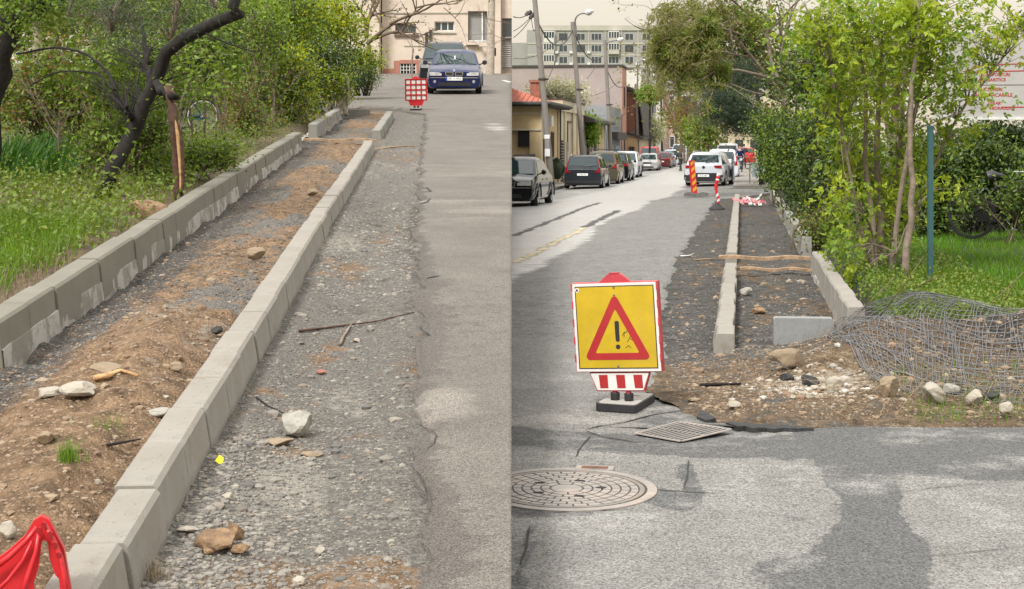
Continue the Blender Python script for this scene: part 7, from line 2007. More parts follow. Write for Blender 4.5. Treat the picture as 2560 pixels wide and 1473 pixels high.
plant('old_tree', 'thick dark trunk of an old tree at the edge of the garden, branching overhead', 'tree', root_p,
    [([root_p, ray(-28, 240, 15), ray(-10, 150, 15), ray(10, 70, 15), ray(30, 20, 15), ray(45, -60, 15)], .16, .14),
     ([ray(30, 60, 15), ray(80, 15, 14.8), ray(130, 5, 14.6), ray(200, -20, 14.5)], .05, .02)],
    [ell(90, -10, 14.5, 90, 50, .8), ell(70, 50, 14.2, 40, 40, .4)], 120, 18, .05, 'oval', ['leaf_mid', 'leaf_bright'], 'bark_dark', 102, None, .13)
root_p = gup(446, 0, 13.0)
root = thing('split_trunk', 'split young trunk with pale torn wood beside the tall damp kerb', 'tree', Matrix.Translation(root_p))
m_ = MB(); pts = [root_p, ray(444, 440, 13), ray(441, 380, 13), ray(437, 330, 13), ray(432, 290, 13.02), ray(428, 250, 13.1), ray(420, 215, 13.2)]
C_ = [catmull(pts, i / 16) - root_p for i in range(17)]
m_.tube(C_, [.042 + .008 * math.sin(i * 1.9) for i in range(17)], 10); m_.build('trunk', M['bark_red'], root, None, 50)
m_ = MB(); q = [ray(438, 300, 12.96), ray(444, 340, 12.95), ray(449, 390, 12.95), ray(452, 440, 12.95), ray(452, 480, 12.96)]
C_ = [catmull(q, i / 10) - root_p for i in range(11)]; m_.tube(C_, [.004, .012, .016, .018, .02, .019, .018, .018, .016, .014, .01], 6); m_.build('torn_wood', M['splinter'], root, None, 50)
m_ = MB(); q = [ray(446, 310, 12.97), ray(454, 360, 12.95), ray(457, 420, 12.95), ray(456, 480, 12.96)]
C_ = [catmull(q, i / 10) - root_p for i in range(11)]; m_.tube(C_, [.006, .010, .013, .016, .018, .018, .02, .02, .02, .02, .02], 6); m_.build('bark_strip', M['bark_red'], root, None, 50)

for (px, d, top, rr, lab) in ((92, 21, 120, .085, 'pale straight trunk standing behind the old dark trunk'), (276, 23, 90, .07, 'pale straight trunk above the iris clump'), (330, 26, 100, .05, 'thin pale trunk between two thicker pale ones')):
    b_ = gup(px, 0, d)
    plant('pale_tree', lab, 'tree', b_, [([b_, ray(px - 3, 250, d), ray(px - 2, top, d), ray(px + 6, -60, d)], rr, rr * .8)], [ell(px, -10, d, 120, 60, .8)], 60, 16, .09, 'oval', ['leaf_mid'], 'bark_pale', 110 + px, None, .2)

SH = 'mixed shrubs in the garden of the ramp street'
def ub(label, px, d, blobs, n, per, leaf, kind, mat, seed, **kw):
    return bush(label, kw.pop('name', 'shrub'), px, d, [ell(b[0], b[1], d + (b[4] if len(b) > 4 else 0), b[2], b[3]) for b in blobs], int(n * 1.0), int(per * 1.12), leaf * .76, kind, list(mat) * 2 + ['leaf_dark'], seed, group=SH, **kw)  # dark leaf clumps mixed in to stand for shade inside the shrubs
ub('tall golden green shrub at the far end of the hedge, near the bare tree', 845, 33, [(850, 60, 75, 60), (805, 40, 70, 50), (800, 95, 70, 60)], 200, 26, .10, 'oval', ['leaf_yellow', 'leaf_yellow', 'leaf_bright'], 201, clump=.22, stems=5)
ub('golden green arching shrub, next towards the camera from the tallest golden one', 720, 29, [(720, 70, 90, 70), (690, 130, 70, 70), (740, 25, 90, 40)], 260, 26, .085, 'oval', ['leaf_yellow', 'leaf_bright', 'leaf_bright'], 202, clump=.2, stems=5)
ub('dark glossy evergreen shrub filling the middle of the hedge', 800, 31, [(800, 175, 68, 75), (850, 150, 40, 60), (780, 240, 50, 60), (760, 120, 50, 50)], 270, 26, .075, 'oval', ['leaf_dark', 'leaf_dark', 'leaf_mid'], 203, clump=.17, stems=5)
ub('light green shrub with pale upright trunks over the end of the tall kerb', 835, 30.5, [(840, 210, 45, 35), (862, 235, 18, 30), (815, 245, 25, 25)], 70, 26, .07, 'oval', ['leaf_bright', 'leaf_yellow'], 204, clump=.14, stems=7, r0=.05, bark='bark_pale')
ub('leafy yellow green shrub leaning over the tall kerb', 735, 26, [(735, 200, 65, 75), (690, 240, 55, 60), (745, 285, 40, 45), (705, 160, 60, 50)], 270, 24, .075, 'oval', ['leaf_bright', 'leaf_yellow', 'leaf_mid'], 205, clump=.16, stems=6)
ub('thin stemmed shrub with a crooked grey stem rising from the kerb edge', 655, 24, [(650, 130, 60, 75), (640, 210, 50, 60), (660, 60, 70, 60)], 200, 22, .07, 'oval', ['leaf_mid', 'leaf_bright'], 206, clump=.16, stems=6, r0=.03, bark='bark_grey')
ub('loose olive green shrub above the bicycle wheel', 575, 25, [(560, 130, 80, 80), (590, 60, 80, 60), (600, 200, 50, 50)], 260, 22, .075, 'oval', ['leaf_mid', 'leaf_bright', 'leaf_mid'], 207, clump=.17, stems=6)
ub('shrub with rusty young leaves beside the bicycle wheel', 585, 22.5, [(605, 270, 38, 65), (600, 345, 40, 30), (630, 310, 40, 50)], 130, 20, .055, 'oval', ['leaf_mid', 'leaf_bright', 'leaf_rust'], 208, clump=.12, stems=5, r0=.012)
ub('dense green shrub behind the leaning dark tree', 470, 19, [(480, 90, 90, 80), (430, 180, 50, 50), (500, 175, 40, 35)], 230, 22, .075, 'oval', ['leaf_mid', 'leaf_bright'], 209, clump=.16, stems=5)
ub('bright green shrub between the pale trunks', 300, 18, [(310, 160, 100, 70), (230, 220, 80, 70), (330, 250, 70, 60)], 300, 22, .07, 'oval', ['leaf_bright', 'leaf_mid', 'leaf_bright'], 210, clump=.15, stems=6)
ub('shady shrub behind the iris clump', 130, 17.5, [(140, 190, 100, 80), (80, 260, 90, 70), (190, 280, 80, 60)], 300, 20, .07, 'oval', ['leaf_mid', 'leaf_mid', 'leaf_bright', 'leaf_rust'], 211, clump=.15, stems=6)
ub('low bramble shrub under the leaning dark tree', 300, 14.2, [(270, 330, 70, 50), (350, 390, 60, 45), (230, 390, 50, 40), (390, 330, 50, 50)], 260, 18, .05, 'oval', ['leaf_mid', 'leaf_bright', 'leaf_mid'], 212, clump=.10, stems=7, r0=.010)
ub('low tangle of green suckers beside the split trunk', 520, 15.0, [(500, 390, 70, 45), (400, 410, 50, 45), (560, 385, 50, 30)], 260, 16, .045, 'oval', ['leaf_mid', 'leaf_bright', 'leaf_bright'], 213, clump=.09, stems=7, r0=.008)
ub('trimmed privet hedge piece with a bright top beyond the kerb rows', 905, 42, [(905, 150, 50, 32), (880, 150, 35, 30), (935, 155, 22, 26)], 150, 26, .085, 'oval', ['leaf_bright', 'leaf_yellow'], 214, clump=.14, stems=5, up=.9)
ub('dark bare stemmed lower hedge under the trimmed bright top', 905, 41.5, [(905, 195, 45, 28), (880, 205, 36, 24), (930, 190, 22, 26)], 150, 22, .06, 'diamond', ['leaf_dark', 'leaf_mid', 'leaf_dark'], 215, clump=.14, stems=22, r0=.02, bark='bark_dark')
# dense trees farther back that close the garden
for i, (px, py, rx, ry, d, ms) in enumerate(((90, 60, 190, 120, 33, ['leaf_mid', 'leaf_ash']), (330, 40, 200, 120, 36, ['leaf_mid', 'leaf_bright']), (560, 30, 180, 110, 40, ['leaf_mid', 'leaf_yellow']), (700, 20, 120, 90, 44, ['leaf_bright', 'leaf_mid']), (60, 230, 160, 110, 28, ['leaf_mid', 'leaf_dark']), (260, 250, 170, 90, 30, ['leaf_mid', 'leaf_bright']), (450, 200, 150, 110, 33, ['leaf_mid', 'leaf_ash']), (620, 170, 140, 110, 36, ['leaf_mid', 'leaf_bright']))):
    b_ = gup(px, 0, d); 
    plant('garden_tree', ('broad', 'tall', 'round', 'slender', 'low dark', 'low bright', 'hazy', 'leafy')[i] + ' green tree closing the back of the garden ' + ('behind the old trunk', 'above the leaning tree', 'over the bicycle', 'behind the golden shrubs', 'behind the irises', 'behind the brambles', 'behind the split trunk', 'behind the olive shrub')[i], 'tree', b_,
          [([b_, ray(px + 10, py + 30, d), ray(px - 5, py - 60, d)], .10, .04), ([b_, ray(px - 50, py, d), ray(px - 80, py - 70, d)], .06, .02), ([b_, ray(px + 60, py, d), ray(px + 90, py - 60, d)], .06, .02)],
          [ell(px, py, d, rx * .6, ry * .6, 1.0), ell(px - rx * .5, py + 10, d, rx * .5, ry * .6, 1.0), ell(px + rx * .5, py - 10, d, rx * .5, ry * .6, 1.0)], 270, 16, .12, 'diamond', ms, 'bark_brown', 230 + i, 'trees closing the garden', .30)
# hanging conifer branch
b_ = gup(330, 0, 12.6)
root_c = ray(380, -120, 12.4)
plant('conifer', 'drooping blue-green conifer branches hanging into the top of the garden', 'tree', root_c,
      [([ray(380, -160, 12.4), ray(330, -60, 12.2), ray(290, 20, 12.1), ray(280, 80, 12.0)], .04, .012), ([ray(400, -160, 12.4), ray(430, -40, 12.2), ray(440, 40, 12.0), ray(420, 100, 12)], .04, .012), ([ray(380, -160, 12.4), ray(500, -60, 12.3), ray(540, 20, 12.2)], .04, .012), ([ray(330, -150, 12.4), ray(200, -40, 12.3), ray(170, 40, 12.2)], .03, .01)],
      [ell(300, 35, 12.1, 60, 75, .5), ell(420, 30, 12.0, 70, 60, .5), ell(230, 10, 12.2, 60, 40, .5), ell(360, 60, 12.0, 60, 50, .5), ell(520, -5, 12.2, 60, 40, .5)], 105, 34, .075, 'needle', ['needle', 'needle_wisp', 'needle_wisp'], 'bark_brown', 250, None, .085, .3, .004, extra=(0, 0, -1.1))
# bare spring tree before the cream building
def bare_tree(label, base, limbs, mat, seed, depth=4, rad=.09, leaf=None, group=None, name='bare_tree', cat='tree', spread=.5, ratio=.72, droop=0.0, nsub=(2, 3), leafn=0, leafkind='oval', leafsize=.06, leafmats=None):
    rs_ = random.Random(seed); root = thing(name, label, cat, Matrix.Translation(base), group)
    m_ = MB(); tips = []
    def grow(p, d, L, r_, k):
        q = p; pts = [p]
        for i in range(3):
            d = (d + Vector((rs_.gauss(0, .10), rs_.gauss(0, .10), rs_.gauss(0, .08) - droop * (depth - k) * .05))).normalized(); q = q + d * L / 3; pts.append(q)
        m_.tube([x - base for x in pts], [r_, r_ * .9, r_ * .8, r_ * .7], 7 if r_ > .02 else 4, False)
        if k <= 2: tips.extend(pts[1:])
        if k == 0: return
        for i in range(rs_.randint(*nsub)):
            nd = (d + Vector((rs_.gauss(0, spread), rs_.gauss(0, spread * .8), rs_.gauss(0.02, spread * .7)))).normalized()
            grow(pts[rs_.choice((2, 3, 3))], nd, L * ratio * rs_.uniform(.75, 1.15), r_ * .6, k - 1)
    for p0, p1, r_, k in limbs:
        p0, p1 = Vector(p0), Vector(p1); grow(p0, (p1 - p0).normalized(), (p1 - p0).length, r_, k)
    m_.build('trunk', M[mat], root, None, True)
    if leafn:
        r = np.random.default_rng(seed); tp = np.array([t[:] for t in tips]); P = tp[r.integers(0, len(tp), leafn)] + r.normal(size=(leafn, 3)) * .07
        mats = leafmats; w = r.integers(0, len(mats), leafn)
        for q, mm in enumerate(mats):
            V, Fq = leaves_arrays(P[w == q], r.normal(size=((w == q).sum(), 3)) * .5 + np.array([0, 0, -droop]), leafsize, leafkind, r)
            np_mesh('foliage', V - np.array(base), Fq, M[mm], root)
    return root
b_ = gup(925, 0, 50)
bare_tree('bare spreading tree with dark limbs in front of the cream building', b_, [(b_, ray(916, 95, 50), .10, 0), (ray(916, 95, 50), ray(905, 40, 50), .075, 4), (ray(918, 110, 50), ray(975, 60, 49.5), .075, 4), (ray(975, 60, 49.5), ray(1040, 15, 49), .06, 4), (ray(930, 100, 50), ray(1000, 85, 49.5), .06, 4), (ray(910, 70, 50), ray(950, 5, 50), .06, 4), (ray(1000, 85, 49.5), ray(1045, 40, 49), .04, 4), (ray(1040, 20, 49), ray(1120, 10, 48.5), .035, 3), (ray(1110, 20, 49), ray(1160, 50, 48.5), .02, 3)], 'bark_brown', 260, spread=.55, ratio=.7, leafn=500, leafsize=.09, leafmats=['leaf_ash'])
b_ = ray(1265, 120, 60)
bare_tree('fine bare twigs reaching in before the roller shutter', ray(1278, 110, 62), [(ray(1278, 110, 62), ray(1235, 75, 62), .02, 3), (ray(1278, 60, 62), ray(1225, 45, 62), .02, 3), (ray(1278, 95, 62), ray(1250, 100, 62), .015, 3)], 'bark_brown', 261, name='bare_branches', cat='branches')
b_ = gup(1031, 0, 44)
b_ = lpt(44, (1032 - 1075) * 44 / 3600, .05)
bare_tree('thin staked sapling standing before the cream building', b_, [(b_, ray(1032, 120, 44), .035, 0), (ray(1032, 122, 44), ray(1010, 85, 44), .014, 1), (ray(1032, 122, 44), ray(1026, 65, 44), .014, 1)], 'bark_grey', 262, name='sapling', spread=.25)

# thin bare brushwood between the shrubs
for i, (px, d, h, lab) in enumerate(((250, 17, 200, 'bare brown brushwood rising between the pale trunks'), (430, 18, 190, 'bare brown brushwood behind the split trunk'), (560, 21, 170, 'thin bare brushwood above the bicycle wheel'), (150, 15.5, 270, 'bare reddish brushwood behind the irises'), (640, 22.5, 230, 'bare grey brushwood at the edge of the tall kerb'), (690, 25.5, 210, 'bare grey brushwood under the yellow green shrub'))):
    b_ = gup(px, 0, d)
    bare_tree(lab, b_, [(b_, ray(px - 25, h + 90, d), .012, 4), (b_, ray(px + 10, h + 60, d), .014, 4), (b_, ray(px + 35, h + 100, d), .011, 4), (b_, ray(px + 5, h + 30, d - .2), .013, 4)], ('bark_brown', 'bark_grey')[i % 2], 270 + i, name='brushwood', cat='shrub', spread=.42, ratio=.7, leafn=260, leafsize=.04, leafmats=['leaf_bright', 'leaf_rust'])
# irises
r = np.random.default_rng(77)
cx, cs_ = [], []
root = thing('iris_clump', 'clump of long bluish green iris blades leaning over in the garden', 'plant', lpt(*lst(100, 440, .2), .17) and Matrix.Translation(lpt(*lst(100, 440, .2), .17)))
base = root.matrix_world.translation
def blades(P, L, W, lean, r, seg=3):
    n = len(P); a = r.uniform(0, 6.28, n); d = np.stack([np.cos(a), np.sin(a), np.zeros(n)], -1) * r.uniform(.2, 1, (n, 1)) * .55 + lean
    side = np.stack([-d[:, 1], d[:, 0], np.zeros(n)], -1); side += r.normal(size=(n, 3)) * [.6, .6, 0]; side /= np.linalg.norm(side, axis=1, keepdims=True) + 1e-9
    L = L[:, None]; V = []
    for k in range(seg + 1):
        f = k / seg; c = P + np.array([0, 0, 1.0]) * L * (f - .28 * f * f * np.linalg.norm(d, axis=1, keepdims=True)) + d * L * f * f * .8
        w = W[:, None] * (1 - f ** 1.6) + 1e-4
        V += [c - side * w, c + side * w]
    V = np.stack(V, 1); m = 2 * (seg + 1)
    Fq = np.array([(2 * k, 2 * k + 1, 2 * k + 3, 2 * k + 2) for k in range(seg)])
    return V.reshape(-1, 3), (Fq[None] + (np.arange(n) * m)[:, None, None]).reshape(-1, 4)
n = 420
px = np.concatenate([r.uniform(-10, 150, n // 2), r.uniform(20, 185, n - n // 2)]); py = np.concatenate([r.uniform(395, 440, n // 2), r.uniform(410, 455, n - n // 2)])
S = 3600 * (HC - .2) / (py - 118); T = (px - 1075) * (HC - .2) / (py - 118)
P = np.stack([HL_ * S + T, S, SL * S + hG(S, T)], -1)
V, Fq = blades(P, r.uniform(.32, .58, n), r.uniform(.008, .015, n), np.array([.55, -.1, 0]), r, 4)
np_mesh('blades', V - np.array(base), Fq, M['iris'], root)

# grass and weeds: too many to count
def stuff(name, V, Fq, mat, label, cat):
    return tag(np_mesh(name, V, Fq, M[mat]), label, cat, None, 'stuff')
def up_garden(n, s0, s1, t0, t1, r, keep=None):
    u = r.random(n); S = 1 / (1 / s0 + u * (1 / s1 - 1 / s0)); T = t1 - (t1 - t0) * r.random(n)
    if keep is not None: k = keep(S, T); S, T = S[k], T[k]
    return np.stack([HL_ * S + T, S, SL * S + hG(S, T)], -1), S, T
r = np.random.default_rng(78)
P, S, T = up_garden(26000, 7.2, 15, -4.6, -2.25, r, lambda S, T: (r.random(len(S)) < sstep(-2.28, -2.55, T + .5 * fbm(S * 1.4, T * 1.4, 121, 3))) & (S < 11.5 + 2 * fbm(S, T, 125, 2)))
V, Fq = blades(P, r.uniform(.06, .20, len(P)) * (.6 + .8 * vnoise(S * 2, T * 2, 7)), r.uniform(.0018, .004, len(P)), np.array([.12, 0, 0]), r, 2)
stuff('grass', V, Fq, 'grass_long', 'bright long spring grass behind the tall damp kerb', 'grass')
P, S, T = up_garden(42000, 8.5, 34, -7.5, -2.2, r, lambda S, T: (r.random(len(S)) < .25 + .75 * sstep(-2.3, -2.8, T + .6 * fbm(S * 1.1, T * 1.1, 131, 3))))
P[:, 2] += r.uniform(.02, .16, len(P)); 
V, Fq = leaves_arrays(P, r.normal(size=P.shape) * .4, .032, 'diamond', r, .9)
stuff('weeds', V, Fq, 'leaf_mid', 'low leafy weeds covering the garden floor', 'weeds')
P, S, T = up_garden(24000, 9.5, 34, -7.5, -2.2, r)
P[:, 2] += r.uniform(.02, .26, len(P))
V, Fq = leaves_arrays(P, r.normal(size=P.shape) * .4, .044, 'diamond', r, .9)
stuff('weeds', V, Fq, 'leaf_mid', 'darker leafy weeds between the shrubs', 'weeds')
P, S, T = up_garden(6000, 31.5, 50, -4.9, -2.6, r, lambda S, T: T < np.interp(S, [31, 33, 40, 50], [-2.2, -3.1, -2.9, -3.2]))
V, Fq = blades(P, r.uniform(.08, .28, len(P)), r.uniform(.004, .008, len(P)), np.array([.1, 0, 0]), r, 2)
stuff('grass', V, Fq, 'grass', 'green grass verge under the trimmed hedge', 'grass')
P, S, T = up_garden(1800, 7, 24, -2.6, -2.15, r)
V, Fq = blades(P, r.uniform(.04, .16, len(P)), r.uniform(.0015, .003, len(P)), np.array([.1, 0, 0]), r, 2)
stuff('dry_grass', V, Fq, 'drystem', 'dry straw and stalks on the bare soil behind the tall kerb', 'dry grass')
def tuft(label, p, n, L, w, seed, mat='grass_long', rad=.05):
    r = np.random.default_rng(seed); P = np.array(p) + r.normal(size=(n, 3)) * np.array([rad, rad, 0])
    V, Fq = blades(P, r.uniform(.5, 1, n) * L, r.uniform(.6, 1, n) * w, np.array([0, 0, 0]), r, 3)
    o = np_mesh('grass_tuft', V, Fq, M[mat]); tag(o, label, 'grass tuft')
tuft('small green grass tuft growing in the brown soil between the kerbs', up_at(168, 1155)[2], 110, .10, .0016, 1, 'grass_long', .022)
tuft('dry yellowish grass tuft at the foot of the pale kerb near the bottom edge', up_at(392, 1452)[2], 50, .09, .0015, 2, 'drystem', .02)
tuft('thin grass wisps above the green tuft in the soil', up_at(262, 1075)[2], 40, .08, .0012, 3, 'grass_long', .05)
root = rock('soil_heap', 'heap of dug brown soil and roots behind the tall damp kerb', 'soil heap', lpt(*lst(372, 522, .25), .16), (.19, .16, .12), M['clod'], 92, 0, None, .6)
rock('soil_heap', 'reddish clod heap behind the kerb below the bicycle wheel', 'soil heap', lpt(*lst(560, 398, .25), .16), (.14, .12, .15), M['clod'], 93, 0, None, .6)

# ---------------- lower street: young maple, hedges, overhanging tree, conifer
LB = 'shrubs along the lower kerb row'
g0 = glow(2205, 15.8)
mst = []
rs_ = random.Random(6)
for (px0, d0, pts, r0) in ((2180, 15.7, [(2185, 600, 15.7), (2170, 420, 15.7), (2160, 200, 15.7), (2120, 0, 15.7), (2090, -80, 15.6)], .035), (2205, 15.9, [(2205, 560, 15.9), (2190, 380, 15.9), (2200, 180, 15.9), (2205, -60, 15.9)], .05), (2228, 15.6, [(2236, 620, 15.6), (2262, 420, 15.5), (2295, 240, 15.5), (2330, 60, 15.4), (2345, -60, 15.4)], .035), (2188, 15.5, [(2150, 560, 15.4), (2100, 300, 15.2), (2060, 120, 15.1), (2010, 10, 15.0)], .022), (2240, 15.9, [(2310, 480, 15.8), (2390, 300, 15.7), (2480, 180, 15.6), (2560, 80, 15.6)], .022), (2196, 15.3, [(2180, 580, 15.2), (2140, 500, 15.0), (2110, 430, 14.9)], .016), (2215, 15.3, [(2270, 560, 15.2), (2300, 500, 15.0)], .014), (2225, 16.1, [(2250, 400, 16.2), (2260, 200, 16.3), (2290, -40, 16.3)], .04)):
    mst.append(([glow(px0, d0)] + [ray(*q) for q in pts], r0, r0 * .35))
mb = [(2010, 75, 90, 70, 15.0), (2080, 40, 90, 70, 15.3), (2170, 60, 110, 90, 15.6), (2300, 60, 120, 90, 15.5), (2430, 70, 110, 90, 15.5), (2530, 90, 60, 60, 15.4), (2060, 170, 90, 90, 15.2), (2180, 200, 110, 90, 15.6), (2330, 180, 100, 90, 15.3), (2420, 190, 50, 50, 15.2), (2400, 250, 35, 30, 15.2),
      (2110, 290, 90, 90, 15.2), (2230, 320, 90, 90, 15.5), (2330, 300, 70, 80, 15.2), (2400, 330, 60, 40, 15.2), (2140, 400, 70, 80, 15.1), (2240, 430, 80, 70, 15.3), (2310, 400, 40, 60, 15.1), (2120, 500, 50, 60, 15.0), (2210, 520, 60, 60, 15.2), (2270, 480, 50, 60, 15.1), (2110, 600, 40, 50, 15.0), (2170, 620, 50, 45, 15.0), (2130, 680, 45, 30, 14.9), (2230, 590, 40, 50, 15.1), (2360, 470, 25, 30, 14.8), (2470, 265, 40, 22, 14.9)]
plant('young_maple', 'young many stemmed maple full of fresh yellow-green leaves beside the kerb', 'tree', g0, mst, [ell(b[0], b[1], b[4] + (.75 if 290 < b[1] < 640 and b[0] > 2120 else 0), b[2], b[3], .35 + .2 * (b[1] < 290)) for b in mb], 430, 12, .10, 'maple', ['leaf_maple', 'leaf_maple', 'leaf_bright'], 'bark_grey', 301, None, .10, .8, .006, 2.0, extra=(0, -.2, -.25))
g1 = glow(2262, 15.0)
plant('slim_tree', 'slim bare lower trunk standing between the maple and the teal post', 'tree', g1, [([g1, ray(2266, 620, 15), ray(2276, 540, 15), ray(2280, 460, 15), ray(2276, 300, 15), ray(2290, 120, 15), ray(2300, -40, 15)], .042, .02)], [ell(2290, 60, 15, 60, 90, .4)], 40, 10, .12, 'maple', ['leaf_maple'], 'bark_grey', 302, None, .1)
def lb(label, px, d, blobs, n, per, leaf, kind, mat, seed, **kw):
    return bush(label, kw.pop('name', 'shrub'), px, d, [ell(b[0], b[1], d + (b[4] if len(b) > 4 else 0), b[2], b[3]) for b in blobs], n, per, leaf, kind, mat, seed, low=True, group=LB, **kw)
lb('dark hedge shrub right behind the young maple', 2045, 23, [(2040, 470, 50, 90), (2060, 380, 70, 70), (2010, 540, 30, 50), (2090, 300, 80, 70)], 330, 24, .055, 'oval', ['leaf_dark', 'leaf_mid', 'leaf_dark'], 303, clump=.14, stems=5)
lb('dark hedge shrub with light shoots, second along the far kerb row', 1990, 28.5, [(1985, 420, 45, 75), (1995, 350, 55, 60), (1980, 490, 20, 40)], 300, 24, .06, 'oval', ['leaf_dark', 'leaf_dark', 'leaf_bright'], 304, clump=.15, stems=5)
lb('green hedge shrub above the end of the far kerb row', 1935, 36, [(1945, 400, 45, 62), (1950, 330, 50, 50), (1940, 440, 20, 25)], 260, 24, .07, 'oval', ['leaf_mid', 'leaf_dark', 'leaf_bright'], 305, clump=.18, stems=5)
lb('dark hedge shrub overhanging the pavement beside the waste bin', 1945, 55, [(1932, 390, 36, 50), (1915, 315, 45, 40), (1945, 340, 40, 60)], 260, 24, .11, 'oval', ['leaf_dark', 'leaf_mid'], 306, clump=.24, stems=5)
lb('low olive shrub at the kerb under the dark hedge', 2020, 20.5, [(2030, 570, 35, 40), (2055, 620, 30, 40), (2085, 560, 30, 60)], 120, 18, .05, 'oval', ['leaf_mid', 'leaf_ash'], 307, clump=.10, stems=8, r0=.012)
lb('dark glossy shrub behind the dark bicycle', 2450, 22.0, [(2440, 410, 90, 70), (2520, 430, 70, 80), (2380, 450, 60, 70), (2430, 530, 90, 50, 1.2), (2520, 540, 80, 50, 1.2)], 560, 22, .065, 'oval', ['leaf_dark', 'leaf_dark', 'leaf_mid'], 308, clump=.13, stems=12, r0=.018, bark='bark_dark')
lb('dark shrub with bare lower stems behind the teal post', 2340, 21.5, [(2330, 430, 60, 70), (2290, 380, 50, 50), (2360, 510, 40, 40), (2340, 560, 50, 35)], 320, 20, .065, 'oval', ['leaf_dark', 'leaf_mid'], 309, clump=.13, stems=10, r0=.02, bark='bark_dark')
lb('shady shrub under the billboard', 2500, 25.5, [(2480, 360, 120, 45), (2560, 370, 60, 45)], 260, 22, .08, 'oval', ['leaf_dark', 'leaf_dark'], 310, clump=.16, stems=6, bark='bark_dark')
lb('low leafy shrub in front of the dark bicycle wheel', 2540, 19.9, [(2540, 500, 40, 60), (2590, 440, 40, 80), (2420, 500, 40, 30)], 130, 18, .06, 'oval', ['leaf_mid', 'leaf_dark'], 311, clump=.10, stems=6, r0=.012)
lb('mid green shrub glimpsed between the maple stems', 2200, 21, [(2180, 480, 80, 90), (2230, 560, 60, 50), (2130, 400, 70, 80)], 300, 20, .07, 'oval', ['leaf_mid', 'leaf_dark'], 312, clump=.14, stems=8, bark='bark_brown')
for i, (px, py, rx, ry, d, ms, lab) in enumerate(((2060, 170, 130, 150, 34, ['leaf_mid', 'leaf_dark'], 'tall dark tree rising behind the hedge and the young maple'), (2240, 150, 110, 130, 30, ['leaf_mid', 'leaf_ash'], 'tree with grey stems showing through the maple crown'), (2590, 130, 90, 120, 32, ['leaf_mid', 'leaf_dark'], 'dark tree at the edge beyond the billboard'))):
    b_ = glow(px, d)
    plant('garden_tree', lab, 'tree', b_, [([b_, ray(px, py + 60, d), ray(px + 10, py - 100, d)], .12, .05), ([b_, ray(px - 40, py, d), ray(px - 70, py - 120, d)], .07, .02), ([b_, ray(px + 50, py, d), ray(px + 80, py - 120, d)], .07, .02)],
          [ell(px, py, d, rx * .7, ry * .8, 1.2), ell(px - rx * .5, py + 30, d, rx * .5, ry * .5, 1.0), ell(px + rx * .4, py - 40, d, rx * .5, ry * .5, 1.0)], (300, 150, 220)[i], 18, .11, 'oval', ms, 'bark_grey', 320 + i, 'trees behind the lower hedge', .26)

# overhanging tree with drooping grey twigs
b_ = glow(1975, 48)
limbs = [(b_, ray(1950, 230, 48), .16, 0)]
for a, c, r_, k in (((1950, 230, 48), (1860, 90, 47), .11, 4), ((1940, 200, 48), (1800, 130, 46), .09, 4), ((1950, 210, 48), (1880, 20, 48), .11, 4), ((1860, 90, 47), (1780, 45, 46), .07, 5), ((1820, 130, 46), (1760, 130, 45), .05, 5), ((1880, 40, 48), (1790, -20, 47), .07, 4), ((1940, 240, 48), (1820, 220, 47), .07, 5), ((1830, 220, 47), (1780, 205, 46.5), .045, 5), ((1740, 40, 46), (1690, 60, 45), .035, 3), ((1950, 180, 48), (1960, 40, 48), .08, 4), ((1780, 60, 46), (1730, 110, 45), .04, 4), ((1700, 75, 45), (1655, 50, 44), .014, 2)):
    limbs.append((ray(*a), ray(*c), r_ * .6, k))
bare_tree('grey spring tree overhanging the street with thin drooping twigs and small leaves', b_, limbs, 'bark_grey', 330, 5, name='overhanging_tree', spread=.6, ratio=.62, droop=.35, nsub=(2, 3), leafn=24000, leafkind='lance', leafsize=.17, leafmats=['leaf_ash', 'leaf_ash', 'leaf_bright', 'leaf_mid'])
b2 = glow(1990, 66)
plant('garden_tree', 'brown twiggy tree in young leaf behind the overhanging grey tree', 'tree', b2, [([b2, ray(1960, 250, 66), ray(1950, 40, 66)], .16, .06), ([ray(1970, 280, 66), ray(1900, 150, 65), ray(1850, 30, 65)], .10, .03), ([ray(1970, 260, 66), ray(1880, 220, 65), ray(1800, 170, 65)], .08, .03)],
      [ell(1900, 90, 65, 90, 100, 2), ell(1840, 180, 65, 80, 80, 2), ell(1960, 180, 66, 70, 110, 2), ell(1800, 60, 64, 70, 70, 1.5), ell(1750, 150, 64, 60, 60, 1.5)], 420, 16, .20, 'oval', ['leaf_ash', 'leaf_mid', 'leaf_dark', 'leaf_ash'], 'bark_grey', 332, None, .38, .5, .022)
b2 = glow(1985, 70)
tw = [(b2, ray(1975, 260, 70), .14, 0)]
for i in range(16):
    a_ = 1.0 + i * .135
    x0 = 1965 - (i % 4) * 35; y0 = 230 - (i % 3) * 35
    tw.append((ray(x0, y0, 69), ray(x0 - 70 * math.sin(a_) - 20, y0 - 70 * abs(math.cos(a_ * .8)) - 10 + (i % 5) * 14, 68 - i % 3), .045, 4))
bare_tree('bare brown twiggy tree filling the crown behind the overhanging grey tree', b2, tw, 'bark_brown', 334, spread=.6, ratio=.72, nsub=(2, 3), leafn=2600, leafsize=.14, leafmats=['leaf_ash', 'leaf_rust', 'leaf_ash'])
r = np.random.default_rng(331)
b_ = glow(1700, 62); b_ = rpt(62, .3, .1)
